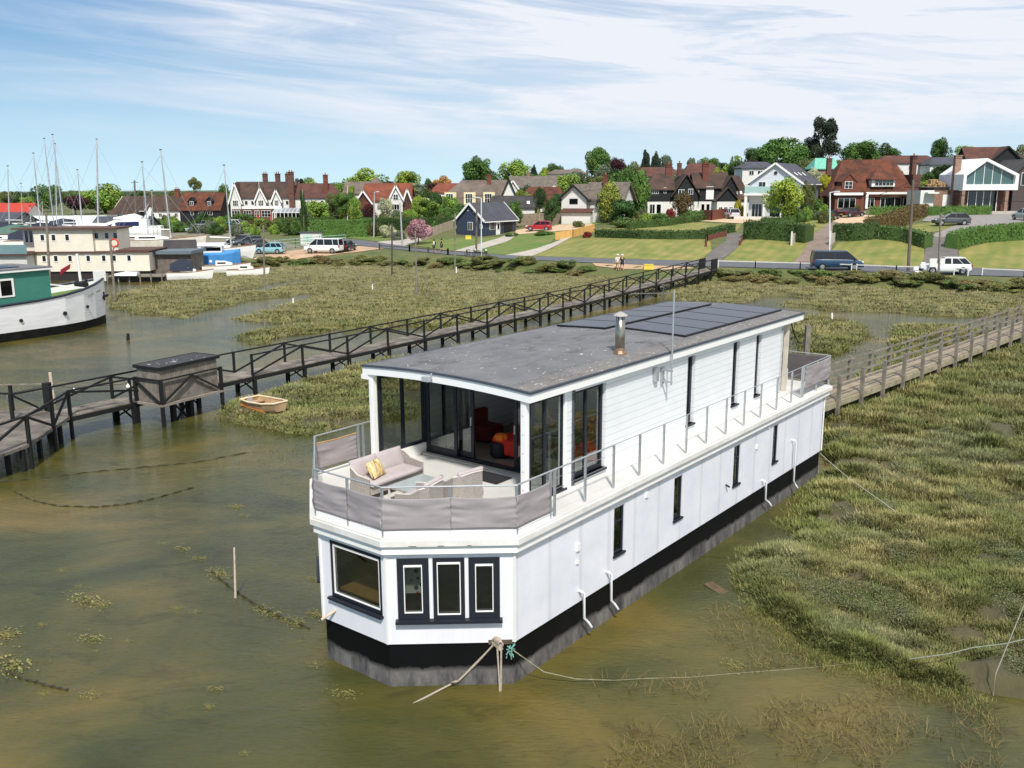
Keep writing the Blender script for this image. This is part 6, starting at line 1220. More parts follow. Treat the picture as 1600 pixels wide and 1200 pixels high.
for a, b2, z1 in ((430, 484, 2.6), (484, 522, 2.6)):
    g = MB(); x0, x1 = X(a), X(b2); g.add([(x0, -2.4, 1.7), (x1, -2.4, 1.7), (x1, .9, z1), (x0, .9, z1), (x0, -2.4, 1.62), (x1, -2.4, 1.62), (x1, .9, z1-.08), (x0, .9, z1-.08)], [(0, 1, 2, 3), (7, 6, 5, 4), (0, 4, 5, 1), (3, 2, 6, 7), (1, 5, 6, 2), (0, 3, 7, 4)]); g.build('conservatory_roof', mat('conservatory_glazing', '9aa5ad' if 0 else '8d979e', .2, .08, 1), h.o)
    fr_ = MB(); k_ = int((b2-a)/6)
    for i in range(k_+1): x = x0+(x1-x0)*i/k_; fr_.bar((x, -2.42, 0), (x, -2.42, 1.7), .1); fr_.bar((x, -2.42, 1.74), (x, .9, z1+.04), .08)
    fr_.bar((x0, -2.44, 1.7), (x1, -2.44, 1.7), .12); fr_.build('conservatory_frame', wf, h.o)
MB().b2(X(432), X(520), -2.3, -2.28, .1, 1.6).build('conservatory_glass', dglz, h.o)
for k_ in range(4): MB().box((X(482)+k_*1.7, 1.4, 3.0), (1.5, .05, .9), rx=R(-50)).build('solar_panel', sol, h.o)
h.box('dark_lean_to', bkb, X(522), X(536), -1, 3, 0, 2.2); h.box('lean_to_roof', slate, X(480), X(540), -.2, 2, 2.75, 2.9)
MB().tube([(X(407), .2, 3), (X(407), .1, 9.5)], .05, 6).build('flagpole', wf, h.o)
# terrace furniture
for i, px in enumerate((384, 392, 400, 409, 418)):
    g = at(px, 349+i % 2, 199); z = hland(g.x, 199); t = empty('picnic_table', (g.x, 199-i % 2, z+.35), .3*i, 'one of the brown picnic tables on the pub terrace', 'table', 'picnic tables on the pub terrace'); pw = mat('table_wood', '6e5140', .8, .2, 3)
    MB().b2(-.9, .9, -.35, .35, .72, .78).build('table_top', pw, t)
    for y in (-.75, .75): MB().b2(-.9, .9, y-.14, y+.14, .42, .47).build('bench', pw, t)
    for x in (-.6, .6): MB().bar((x, -.75, 0), (x, .2, .72), .08).bar((x, .75, 0), (x, -.2, .72), .08).build('leg', pw, t)
for i, (px, c) in enumerate(((403, 'c23a34'), (424, 'c8504a'), (430, 'd9d2c8'))):
    g = at(px, 345, 200); pa = empty('parasol', (g.x, 200, hland(g.x, 200)+.3), 0, ['furled red parasol left of the terrace door', 'furled pinkish red parasol by the terrace door', 'furled cream parasol at the conservatory corner'][i], 'parasol'); MB().tube([(0, 0, 0), (0, 0, 2.4)], .04, 6).build('pole', wf, pa); MB().lathe([(.22, .8), (.2, 1.2), (.12, 2.2), (.02, 2.5)], n=10).build('furled_canopy', mat('canopy_'+c, c, .8, .08, 3), pa)
# --- orange roofed house
h = House('orange_roofed_house', 'house with orange tiled roof and white and tile hung gables behind the garden trees', 605, 188, 0, py=333); s = h.s; X = lambda px: (px-605)*s
h.block(X(568), X(640), 1, 8, 2.6, 5.7, 'x', wr, t_or); h.block(X(559), X(582), -1.5, 5, 2.2, 4.3, 'y', brick, t_or, barge=wf, gw=t_rd); h.block(X(611), X(630), -1, 5, 3.0, 5.3, 'y', wr, t_or, barge=wf); h.block(X(630), X(645), -.5, 5, 2.0, 4.6, 'y', t_rd, t_or, barge=wf)
h.win(X(620), 2.6, 1.0, 1.1, 2, y=-1, rows=2); h.win(X(619), .7, 1.6, 1.1, 3, y=-1)
h = House('grey_roofed_house', 'white walled house with dark grey brown roofs behind the maroon tree', 570, 212, 0, py=330); h.block(-4.5, 1.5, 0, 7, 4.0, 6.4, 'x', wr, t_gr); h.block(-.5, 4.8, 1, 7, 4.2, 7.2, 'x', wr, t_gr, hip=(2.2, 2.2)); h.win(-3, 1.8, 1.2, 1, 2)
# --- tan house
h = House('tan_house', 'large house with patchy grey brown mansard roof, cream dormers and a white right gable', 755, 184, 0, py=335); s = h.s; X = lambda px: (px-755)*s
zs = [h.hz(y) for y in (281, 301, 320)]; D = 8; w0, w1 = X(693), X(797)
m_ = MB(); m_.b2(w0+1, w1, .8, D, -1, zs[2]); m_.build('wall', cr_, h.o)
m_ = MB(); rr_ = [[(x, .2, zs[2]), (x, 1.5, zs[1]), (x, D/2, zs[0]), (x, D-1.5, zs[1]), (x, D, zs[2])] for x in (w0, w1)]; rr_[0] = [(w0-.3, .2, zs[2]), (w0+.6, 1.5, zs[1]), (w0+3.5, D/2, zs[0]), (w0+.6, D-1.5, zs[1]), (w0-.3, D, zs[2])]; m_.loft(rr_).build('mansard_roof', t_gr, h.o)
h.block(X(778), X(812), .2, D, zs[2], zs[0]-.0, 'y', wr, t_gr, over=.3, barge=MATS['black_boards']); 
for x in (-1.1, 1.1): h.win((X(778)+X(812))/2+x, zs[2]-.3, 1.2, 1.5, 3, y=.2, rows=2)
for px in (703, 733, 763): h.box('dormer', cr_, X(px)-1.0, X(px)+1.3, .15, 3, zs[2]+.1, zs[1]+.1); h.win(X(px), zs[2]+.3, 1.4, 1.9, 3, y=.15, rows=2)
h.box('bay', wr, X(709), X(731), -1.2, .7, -1, zs[2]-.1)
h.win((X(709)+X(731))/2, .3, 2.4, 1.5, 5, y=-1.2)
h.chim(X(764), D/2-.6, zs[0]-1, zs[0]+1.0, .8, brick, 0)
# --- navy cottage
cn_ = T(757, 369.5); h = House('navy_cottage', 'navy weatherboarded cottage with slate roof and white trimmed gable beside the road bank', 757, cn_.y, 53, zb=cn_.z); h.o.location = cn_
h.block(0, 8.2, 0, 5.6, 2.45, 4.95, 'x', nvb, slate, over=.3, barge=wf, z0=-.6); h.win(2.8, .9, 1.0, 1.25, 3, y=0, face='l'); h.win(.6, 1.2, .5, .6, 1, y=0, face='l'); h.win(1.9, .95, 1.2, 1.2, 3); h.box('door', wf, 2.9, 3.9, -.06, .02, -.1, 2.1); h.win(3.35, .95, .6, 1.0, 1, y=-.06, fr=wf); h.box('garage_door', bkb, 5.0, 7.2, -.04, .02, -.1, 2.15)
for k_ in (1.0, .3): MB().box((-.06, 1.6+k_*1.6, 3.6+k_*.3), (.08, .12, .16)).build('floodlight', wf, h.o)
# --- roofs behind
h = House('black_roofed_barn', 'low barn with a black roof and skylight behind the navy cottage', 800, 166, 0, py=340); s = h.s; h.block(-4.3, 4.0, 0, 6, 1.8, 3.6, 'x', wr, t_dk, hip=(.8, 0)); MB().box((2.9, .9, 2.6), (.5, .9, .05), rx=R(31)).build('skylight', wf, h.o); h.win(-1.5, .6, 1, .9, 2)
h = House('rust_roofed_house', 'house with a rust brown roof and two skylights behind the dark tree', 846, 186, 0, py=336); h.block(-4.6, 4.4, 0, 7, 2.4, 5.3, 'x', wr, t_rust, hip=(2.2, .6)); h.win(-2.5, .8, 1.6, .9, 3)
for x in (1.5, 3.2): MB().box((x, 1.4, 3.62), (.45, 1.0, .05), rx=R(40)).build('skylight', wf, h.o)
h = House('long_roofed_house', 'white house with a long grey thatched roof high behind the navy cottage', 836, 208, 0, py=320); h.block(-5.4, 4.6, 0, 7, 3.8, 6.1, 'x', wr, thatch); h.block(-6, -3.8, -1.2, 4, 3.6, 5.2, 'y', wr, thatch, barge=wf); h.chim(-1.5, 3.5, 5.5, 6.9, .8, brickp, 1); h.block(2.4, 5.8, -1.6, 4, 2.6, 4.0, 'y', wr, thatch, barge=wf)
# --- thatched cottage
h = House('thatched_cottage', 'white cottage with deep grey thatch and brick chimney beside the willow', 897, 160, -24, py=343); h.block(-2.3, 2.2, 0, 8, 3.6, 5.6, 'y', wr, thatch, over=.5, tk=.35, barge=MATS['black_boards']); h.block(1.5, 8, 1.5, 8, 3.4, 5.9, 'x', wr, thatch, over=.5, tk=.35); h.win(-.1, 2.6, 1.5, .9, 3, fr=MATS['black_boards']); h.chim(4.4, 3.5, 4.5, 7.3, .75, brick, 1); h.box('lean_to', wr, -1.8, 3.4, -1.3, 0, -1, 1.3); MB().box((.8, -.8, 1.55), (5.6, 2.0, .12), rx=R(18)).build('lean_to_roof', t_rd, h.o)
# --- black and white house
h = House('black_and_white_house', 'large black boarded house over white ground floor with brown roofs and three red chimneys', 1092, 170, 0, py=337); s = h.s; X = lambda px: (px-1092)*s; Zf = lambda y: h.hz(y)
def bwblk(a, b2, y0, y1, ye, yr, ax, **k): 
    h.block(X(a), X(b2), y0, y1, Zf(ye), Zf(yr), ax, bkb, t_br, z0=Zf(316), **k); h.box('ground_floor', wr, X(a)+.03, X(b2)-.03, y0+.03, y1, -1, Zf(316))
bwblk(1012, 1052, .5, 7, 296, 273, 'x', hip=(1.6, 0)); bwblk(1052, 1090, 0, 8, 303, 274, 'y', over=.5); bwblk(1088, 1140, 1.2, 8, 294, 272, 'x'); bwblk(1138, 1172, 1, 8, 311, 277, 'x', hip=(0, 1.2)); bwblk(1117, 1149, -1.4, 5, 313, 295, 'y', over=.4)
h.block(X(1130), X(1150), .2, 6, Zf(294), Zf(277), 'y', bkb, t_br, over=.4, z0=Zf(305))
for px, pz, w, n, y in ((1024, 304, 1.2, 3, .5), (1039, 303, .5, 1, .5), (1064, 306, 1.1, 2, 0), (1078, 305, .9, 2, 0), (1091, 305, .45, 1, 1.2)): h.win(X(px), Zf(pz), w, 1.0, n, y=y)
h.win(X(1110), Zf(312), 1.2, 2.2, 3, y=1.2); h.box('tall_window_surround', wf, X(1104), X(1116), 1.05, 1.12, Zf(313), Zf(293))
for px, w, n in ((1020, 1.0, 2), (1030, .9, 1), (1100, .7, 1), (1108, .7, 1)): h.win(X(px), .4, w, 1.7, n, y=.53 if px < 1050 else 1.23)
for px in (1123, 1131, 1139): h.win(X(px), .4, .7, 1.2, 2, y=-1.37)
h.chim(X(1048), 3.6, Zf(284), Zf(258), 1.1, brick, 1); h.chim(X(1067), 5, Zf(276), Zf(256), .75, brickd, 1); h.chim(X(1105), 3.0, Zf(287), Zf(257), 1.1, brick, 1)
for k_ in range(3): MB().box((X(1145)+k_*.85, 1.6, Zf(303)+k_*.02), (.35, .8, .05), rx=R(40)).build('skylight', wf, h.o)
for l_, px, Y, w, ye, yr, c in (('red brown roof behind the left end of the black house', 1028, 205, 5, 276, 263, t_rd), ('hipped brown roof behind the middle chimney of the black house', 1098, 210, 4.4, 274, 257, t_rd), ('long brown roof above a white wall right of the brick house', 1418, 205, 6.5, 257, 246, t_rd), ('slate roof with a small white gable near the right', 1480, 200, 4.5, 260, 249, slate), ('dark slate roofed house with white dormer left of the white gable', 1185, 190, 3.6, 264, 255, slate), ('small brown roof on the hill at the far right', 1570, 205, 4, 250, 243, t_br), ('small grey brown roof on the skyline beside the green domed trees', 886, 250, 5, 272, 266, t_gr), ('pale brown roof below the golden tree', 701, 215, 4.2, 300, 287, t_or), ('small brown roof left of the cream pole behind the pub', 545, 215, 3.5, 318, 305, t_br)):
    h = House('distant_house', 'house showing its '+l_, px, Y, 0); ze = h.hz(ye); h.block(-w, w, 0, 7, ze, h.hz(yr), 'x', wr, c, hip=(1.8, 1.8)); h.win(0, ze-1.4, 1.2, .9, 2); h.win(-w*.5, ze-1.4, 1.0, .9, 2)
# --- white gabled house
h = House('white_gabled_house', 'white gabled modern house with slate roof and round window behind the lime tree', 1209, 153, -31, py=341); Zf = lambda y: h.hz(y)
h.block(-4.2, 4.2, 0, 11.5, Zf(287), Zf(257.5), 'y', mat('pale_grey_boards', 'd5dae0', .6, .04, 2), slate, over=.45, barge=wf)
MB().lathe([(.42, -.02), (.42, .05)], (0, -.03, Zf(272)), 20, 'Y').build('round_window', wf, h.o); MB().lathe([(.3, .0), (.3, .08)], (0, -.1, Zf(272)), 20, 'Y').build('round_pane', dglz, h.o)
h.win(-2.1, Zf(303), 1.2, 1.8, 2); h.box('balcony_slab', wf, -4.6, 4.4, -1.6, -.01, Zf(307), Zf(303.5)); h.box('balcony_glass', mat('green_glass', 'a9c8c4', .15, .03, 1), -4.5, 2, -1.55, -1.52, Zf(303), Zf(293))
for x in (-4.3, -1.2, 1.6): h.box('porch_column', wf, x-.2, x+.2, -1.5, -1.1, -.3, Zf(307))
h.win(-2.8, .2, 1.7, 2.1, 3); h.win(.2, .2, 1.6, 2.1, 2, fr=anth); h.box('side_wall', mat('grey_boards', '6b7076', .7, .08, 2), 4.21, 4.25, .1, 11.4, 0, Zf(288)); h.box('terrace_wall', wr, -5.5, 5.8, -3.4, -3.2, -1, .35)
for x, y in ((2.6, 2.5), (2.6, 5), (2.9, 6.5)): MB().box((x, y, Zf(257.5)-2.6*(Zf(257.5)-Zf(287))/4.2+.25), (.8, .5, .05), ry=R(35)).build('skylight', wf, h.o)
# --- brick house
h = House('brick_house', 'wide brick house with a huge rust tiled hipped roof and white dormer window', 1362, 160, 0, py=326); s = h.s; X = lambda px: (px-1362)*s; Zf = lambda y: h.hz(y)
h.block(X(1299), X(1428), 1, 10, Zf(304), Zf(252), 'x', brick, t_rust, hip=(3.2, 2.0), over=.5); h.block(X(1300), X(1345), -1.2, 5, Zf(303), Zf(277), 'y', brick, t_rust, over=.3, hip=(1.2, 0), gw=brick)
h.box('upper_gable', brick, X(1309), X(1331), -1.25, 1, 1.5, Zf(286)); h.block(X(1309), X(1331), -1.25, 4, Zf(286), Zf(275), 'y', brick, t_rust, over=.15, wall=False); h.win(X(1319), Zf(297), 1.3, 1.2, 2, y=-1.26, rows=2)
h.box('dormer', wf, X(1362), X(1398), .9, 4, Zf(294), Zf(281)); h.block(X(1362), X(1398), .8, 5, Zf(281), Zf(268), 'x', wf, t_rust, over=.4, hip=(1.5, 1.5), wall=False); h.win(X(1381), Zf(292.5), 3.2, 1.15, 5, y=.88, rows=2)
h.box('fascia', wf, X(1296), X(1341), -1.75, -1.6, Zf(307), Zf(303)); h.box('fascia', wf, X(1348), X(1424), .35, .5, Zf(306), Zf(302.5))
h.win(X(1318), .1, 3.0, 1.7, 3, y=-1.2); h.win(X(1362), .1, 1.4, 1.7, 2, y=1); h.win(X(1385), .1, 1.6, 1.7, 2, y=1); h.win(X(1400), .1, 2.2, 1.8, 2, y=1, gl=dglz); h.win(X(1418), .3, 1.0, 1.5, 1, y=1)
h.chim(X(1436), 4, 0, Zf(246), .75, brickd, 1, d=1.2); h.chim(X(1306), 5, Zf(275), Zf(249), .8, brickd, 1); h.box('brick_link', brickd, X(1430), X(1442), 2, 8, -1, Zf(275)); h.box('white_bay', wf, X(1352), X(1356), .2, .9, 0, Zf(304))
# --- link, log pile
h = House('flat_roofed_garage', 'brick flat roofed garage with a white door left of the glass fronted house', 1468, 153, 0, py=324, cat='garage'); s = h.s; X = lambda px: (px-1468)*s; Zf = lambda y: h.hz(y)
h.box('wall', brickp, X(1457), X(1492), 0, 6, -1, Zf(296)); h.box('garage_door', wf, X(1471), X(1489), -.06, .0, 0, Zf(307)); h.box('white_wall', wr, X(1435), X(1456), -.3, 5, -1, Zf(300)); h.box('flat_roof', slate, X(1434), X(1494), -.4, 6.2, Zf(296)+.02, Zf(295)+.05); h.box('white_canopy', wf, X(1441), X(1458), -1.6, -.41, Zf(305), Zf(303))
g = at(1467, 295, 154); lg = empty('log_pile', (g.x, 154.2, g.z), 0, 'heap of freshly cut pale logs stacked on the flat garage roof', 'logs'); rr = random.Random(5)
lm = mat('cut_log', 'c9a778', .85, .2, 5, col2='9c7a50'); k_ = 0
for row in range(6):
    for c_ in range(14-row*2 if row > 2 else 14): x = (c_-6.5)*.29+rr.uniform(-.04, .04)+(.0 if row < 3 else row*.02); MB().tube([(x+(row > 2)*.4, -.45+rr.uniform(-.1, .1), .14+row*.25), (x+(row > 2)*.4, .6, .14+row*.25)], rr.uniform(.11, .15), 7).build('log', lm, lg)
# --- glass fronted house
h = House('glass_fronted_house', 'modern house with a white five sided glazed upper storey over brick piers', 1535, 150, 0, py=331); s = h.s; X = lambda px: (px-1535)*s; Zf = lambda y: h.hz(y)
pent = [(X(1493.5), Zf(300)), (X(1578), Zf(300)), (X(1578), Zf(275.5)), (X(1527), Zf(250.5)), (X(1493.5), Zf(275.5))]; inn = [(X(1498), Zf(291)), (X(1573), Zf(291)), (X(1573), Zf(277.5)), (X(1527), Zf(255)), (X(1498), Zf(277.5))]
m_ = MB(); n_ = 5; vs = [(x, y, z) for y in (-1.6, 7) for x, z in pent]+[(x, y, z) for y in (-1.6, -.9) for x, z in inn]
m_.add(vs, [(i, (i+1) % 5, 10+(i+1) % 5, 10+i) for i in range(5)]+[(i, i+5, (i+1) % 5+5, (i+1) % 5) for i in range(5)]+[(10+i, 10+(i+1) % 5, 15+(i+1) % 5, 15+i) for i in range(5)]+[(9, 8, 7, 6, 5)]); m_.build('white_frame', wf, h.o)
gg = mat('teal_glass', '46605f', .08, .15, .6, spec=.8); m_ = MB(); m_.add([(x, y, z) for y in (-.95, -.9) for x, z in inn], [(0, 1, 2, 3, 4), (9, 8, 7, 6, 5)]); gp_ = m_.build('gable_glazing', gg, h.o); m_ = MB()
for px in (1513, 1527, 1540, 1554): x = X(px); zt = np.interp(px, (1498, 1527, 1573), (Zf(277.5), Zf(255), Zf(277.5))); m_.b2(x-.04, x+.04, -1.0, -.96, Zf(291), zt-.05)
m_.build('mullion', wf, gp_); h.box('brick_base', brickd, X(1496), X(1576), .3, 7, -1, Zf(301)); MB().b2(X(1511), X(1556), .2, .28, 0, Zf(302)).build('ground_glazing', dglz, h.o); m_ = MB()
for px in (1511, 1524, 1535, 1546, 1556): m_.b2(X(px)-.05, X(px)+.05, .12, .19, 0, Zf(302))
m_.build('glazing_bars', wf, h.o)
for px in (1496, 1563): h.box('brick_pier', brickp, X(px)-.25, X(px)+.25, -1.5, -.9, -.5, Zf(300.5))
h.chim(X(1498), 2, 0, Zf(246), 1.0, brickp, 0); h.box('dark_wing', mat('dark_cladding', '4b4240', .7, .12, 2), X(1579), X(1640), 0, 8, -1, Zf(275)); h.block(X(1579), X(1625), 0, 8, Zf(275), Zf(253), 'y', mat('dark_cladding', '4b4240'), t_dk, wall=False); h.win(X(1597), Zf(293), 1.5, 2.0, 1); h.box('patio', mat('pale_stone', 'b5aca0', .8, .08, 2), X(1490), X(1640), -3, -.1, -1.2, .12)
h = House('timber_gabled_house', 'red roofed house with a grey timber gable behind the glass fronted house', 1545, 198, -10, py=262); h.block(-5, 3, 1, 8, 1.8, 4.2, 'x', bkb, t_rd); h.block(-.2, 4.8, -.6, 6, 1.8, 4.2, 'y', bkb, t_rd, barge=bkb); h.win(2.3, .8, 1.8, 1.4, 4)
h = House('tarp_covered_roof', 'roof under repair covered by a turquoise tarpaulin beside the tallest tree', 1288, 200, 0, py=275); h.block(-2.5, 2.1, 0, 6, 1.6, 3.6, 'x', brickp, mat('turquoise_tarpaulin', '6fb59e', .7, .12, 2), hip=(.8, 0))
# ================================================================ FENCES, WALLS, GATES
def fence(name, pts, h_, m, label, cat='fence', solid=True, every=2.0, rails=(.5,), pw_=.1, cap=0):
    P = [T(*p) for p in pts]; root = empty(name, P[0], 0, label, cat); o0 = P[0]
    for a, b2 in zip(P, P[1:]):
        a_, b_ = a-o0, b2-o0
        if solid: MB().bar(a_+Vector((0, 0, h_/2)), b_+Vector((0, 0, h_/2)), .06, h_).build('panel', m, root)
        else:
            for r_ in rails: MB().bar(a_+Vector((0, 0, r_)), b_+Vector((0, 0, r_)), .07, .1).build('rail', m, root)
        n_ = max(1, int((b_-a_).length/every))
        for i in range(n_+1):
            p = a_.lerp(b_, i/n_); MB().box((p.x, p.y, p.z+h_/2-.1), (pw_, pw_, h_+.3+cap)).build('post', m, root)
    return root
fw_ = mat('fence_wood', '9a8a76', .9, .18, 2, col2='7d6e5e'); yw = mat('new_fence_wood', 'cfa25e', .8, .12, 3); wp = mat('white_rail_paint', 'd6d4cc', .7, .1, 3)
fence('panel_fence', [(658, 378), (675, 370), (708, 358)], 1.5, mat('pale_fence', 'b5a793', .9, .15, 3), 'pale timber fence running up from the pink blossom tree to the navy cottage')
fence('panel_fence', [(806, 352), (850, 350), (878, 350), (912, 347)], 1.9, fw_, 'weathered tall board fence behind the red car')
fence('picket_fence', [(868, 375), (895, 371), (928, 362)], 1.1, yw, 'new yellow wood fence at the top of the curved path', every=1.2)
fence('garden_wall', [(1094, 344), (1112, 345), (1132, 342)], 1.7, brick, 'red brick garden wall with sloping top left of the silver car', 'wall')
fence('retaining_wall', [(1103, 386), (1104, 377), (1134, 369)], .7, brick, 'curved brick retaining wall left of the central drive', 'wall', every=3, pw_=.25); fence('retaining_wall', [(1156, 384), (1161, 375), (1163, 370)], .6, brick, 'short brick wall on the right side of the central drive', 'wall', every=3, pw_=.25)
fence('roadside_rail', [(1122, 417.6), (1180, 419.3), (1250, 421.3), (1330, 424)], .75, wp, 'low white roadside rail from the boardwalk end to the blue van', solid=False, rails=(.7,), every=4)
fence('roadside_rail', [(1338, 424.4), (1400, 427), (1440, 428)], .75, wp, 'low white roadside rail between the blue van and the notice boards', solid=False, rails=(.7,), every=4)
fence('roadside_rail', [(1490, 430), (1512, 430.8)], .75, wp, 'short white roadside rail behind the white hatchback', solid=False, rails=(.7,), every=2)
fence('roadside_rail', [(1534, 431), (1600, 433.6), (1700, 437.5)], .75, wp, 'low white roadside rail at the right edge', solid=False, rails=(.7,), every=5)
fence('chain_fence', [(593, 390), (640, 393), (700, 398.5), (760, 402.5)], .8, mat('dark_post', '4c443c', .9, .2, 3), 'line of dark posts with a low rail along the near side of the road', solid=False, rails=(.55,), every=3.3, pw_=.22)
for px, a, l_ in ((1240, (1236, 384, 1243, 378), 'left white boarded gate standing open on the brown drive'), (1300, (1296, 384, 1304, 378), 'right white boarded gate standing open on the brown drive')):
    P, Q = T(a[0], a[1]), T(a[2], a[3]); g_ = empty('driveway_gate', P, 0, l_, 'gate'); v = Q-P; v.z = 0
    if v.length > 3: v = v.normalized()*2.6
    MB().bar((0, 0, .75), (v.x, v.y, .85), .08, 1.3).build('gate_leaf', mat('whitewashed_wood', 'b9b4aa', .8, .1, 3), g_); MB().box((0, 0, .8), (.18, .18, 1.9)).build('gate_post', wp, g_)
# ================================================================ VEHICLES
tyre = mat('tyre_rubber', '1a1a1b', .9, .1, 4); rimm_ = mat('alloy_rim', 'b8bbc0', .35, .05, 3, metal=.7); lampw = mat('headlamp', 'e8ecf0', .15, .02, 3); lampr = mat('tail_lamp', 'a01818', .3, .05, 3); platey = mat('number_plate', 'd9c04a', .5, .03, 3); trim = mat('black_trim', '1c1d1f', .7, .1, 3)
def carpaint(c): return mat('car_paint_'+c, c, .25, .05, 1, spec=.6)
PROF = { # x stations from rear(0) to front(1): belt heights (fraction of H), greenhouse [x0 base, x0 top, x1 top, x1 base]
 'hatch': dict(L=4.1, W=1.78, H=1.48, belt=[(0, .58), (.04, .62), (.62, .60), (.74, .58), (.93, .50), (1, .38)], gh=(.03, .12, .52, .70)),
 'suv': dict(L=4.6, W=1.88, H=1.62, belt=[(0, .56), (.03, .62), (.62, .62), (.74, .60), (.94, .54), (1, .40)], gh=(.03, .15, .54, .73)),
 'van': dict(L=5.2, W=1.95, H=1.97, belt=[(0, .52), (.02, .56), (.7, .56), (.82, .54), (.95, .46), (1, .32)], gh=(.005, .03, .66, .86)),
 'saloon': dict(L=4.5, W=1.8, H=1.42, belt=[(0, .55), (.04, .66), (.62, .64), (.74, .62), (.94, .52), (1, .38)], gh=(.1, .24, .56, .70))}
def car(kind, px, py, Y, rz, col, label, z=None, plate=True):
    d = PROF[kind]; L_, W_, H_ = d['L'], d['W'], d['H']; g = T(px, py) if z is None else at(px, py, Y)
    if Y: p = at(px, py, Y); g = Vector((p.x, Y, hland(p.x, Y)+.09))
    t = empty('van' if kind == 'van' else 'car', g, R(rz), label, 'van' if kind == 'van' else 'car'); P = carpaint(col); hw = W_/2
    def X_(f): return (f-.5)*L_
    rings = []
    xs = [0, .015, .06, .2, .4, .62, .74, .86, .94, .985, 1]
    for f in xs:
        zb = np.interp(f, *zip(*d['belt']))*H_; e = min(f, 1-f); w = hw*(.80 if e == 0 else .93 if e < .02 else .985 if e < .08 else 1); lo = .22*H_/1.5 + (.08 if e < .02 else 0)
        rings.append([(X_(f), -w*.92, lo), (X_(f), -w, lo+.15), (X_(f), -w, (lo+zb)*.55), (X_(f), -w*.93, zb-.03), (X_(f), -w*.86, zb), (X_(f), w*.86, zb), (X_(f), w*.93, zb-.03), (X_(f), w, (lo+zb)*.55), (X_(f), w, lo+.15), (X_(f), w*.92, lo)])
    b = MB().loft(rings).build('body', P, t, smooth=False, bevel=.03); b.data.polygons.foreach_set('use_smooth', [True]*len(b.data.polygons))
    g0, g1, g2, g3 = d['gh']; zb = .62*H_ if kind != 'van' else .54*H_; zt = H_*.965; wb, wt = hw*.90, hw*(.74 if kind != 'van' else .84)
    gr = []
    for f, ft in ((g0, g1), (g0+.14, g1+.06), ((g0+g3)/2, (g1+g2)/2), (g2+.0, g2-.02), (g3, g2)): gr.append([(X_(f), -wb, zb), (X_(ft), -wt, zt), (X_(ft), wt, zt), (X_(f), wb, zb)])
    MB().loft(gr).build('windows', dglz, t)
    rf = MB(); rf.loft([[(X_(f), -w, zt-.03), (X_(f), -w*.93, zt+.045), (X_(f), w*.93, zt+.045), (X_(f), w, zt-.03)] for f, w in ((g1-.012, wt*.97), (g1+.06, wt+.012), (g2-.1, wt+.012), (g2+.005, wt*.95))]); rf.build('roof', P, t, smooth=False)
    for sy in (-1, 1):
        for fa, fb in ((g0, g1), (g3, g2)) + (((g0+.16, g1+.16), (.42, .42), (.62 if kind == 'van' else .43, .60 if kind == 'van' else .43))): MB().bar((X_(fa), sy*(wb+.004), zb), (X_(fb), sy*(wt+.006), zt), .07, .05).build('pillar', P, t)
    if kind == 'van' and col != 'ffffff': pass
    r_ = .33*(1.0 if kind != 'hatch' else .94)
    for f in (.19, .81):
        for sy in (-1, 1):
            w_ = MB().lathe([(r_*.72, -.1), (r_*.95, -.11), (r_, -.07), (r_, .07), (r_*.95, .11), (r_*.72, .1)], (X_(f), sy*(hw-.09), r_), 18, 'Y').build('wheel', tyre, t); MB().lathe([(.01, -.115), (r_*.66, -.112), (r_*.7, -.08), (r_*.7, .08), (r_*.66, .112), (.01, .115)], (X_(f), sy*(hw-.09), r_), 10, 'Y').build('rim', rimm_, w_)
            MB().lathe([(r_*1.13, -.0), (r_*1.13, .03)], (X_(f), sy*(hw-.012)-.015, r_+.02), 18, 'Y').build('wheel_arch', trim, t)
    zl = .46*H_ if kind != 'van' else .42*H_
    for sy in (-1, 1):
        MB().box((X_(.965), sy*hw*.74, zl+.02), (.22, .3, .13)).build('headlight', lampw, t); MB().box((X_(.012), sy*hw*.82, zl+.08), (.12, .22, .26)).build('tail_light', lampr, t)
        MB().box((X_(g3)-.25, sy*(hw+.09), zb+.06), (.12, .18, .13)).build('wing_mirror', P, t)
    MB().box((X_(0)-.012, 0, .42), (.02, .52, .12)).build('number_plate', platey, t); MB().b2(X_(0)-.02, X_(0)+.05, -hw*.8, hw*.8, .24, .34).build('rear_bumper', trim, t); MB().b2(X_(1)-.1, X_(1)+.01, -hw*.6, hw*.6, .26, .42).build('grille', trim, t)
    return t
car('van', 506, 393, 127, 168, 'e9eaec', 'white passenger van with dark side windows parked on the gravel')
car('hatch', 541, 388, 130, 80, '1d2025', 'black hatchback seen from behind, parked right of the white van')
car('van', 1307, 417, 97.5, -8, '24405c', 'dark blue van driving along the road at the right')
car('suv', 1476, 426, 92.5, 172, 'e4e6e8', 'white crossover on the road below the right hand drive')
car('suv', 1486, 345, 126, 172, '4c5154', 'dark grey off roader on the grey gravel forecourt')
car('hatch', 842, 357, 148, 172, 'a5202a', 'bright red hatchback parked behind the grass bank')
car('suv', 1141, 343, 156, 98, 'c4c8cc', 'silver estate car seen from behind in front of the brick garden wall')
car('saloon', 1298, 342, 143, 60, '1a2430', 'black saloon at the left of the gravel forecourt of the brick house')
car('saloon', 1330, 338, 147, 30, '3a1f26', 'maroon saloon parked beside the black saloon')
car('suv', 1603, 344, 128, 90, 'aeb4ae', 'pale off roader cut by the right edge')
car('hatch', 350, 343, 186, 180, '2f7fae', 'blue hatchback in the pub car park'); car('suv', 362, 339, 193, 170, 'dfe3e6', 'white pickup coloured car behind the blue hatchback in the pub car park'); car('suv', 327, 341, 190, 0, '2a3038', 'dark car at the left end of the pub car park')
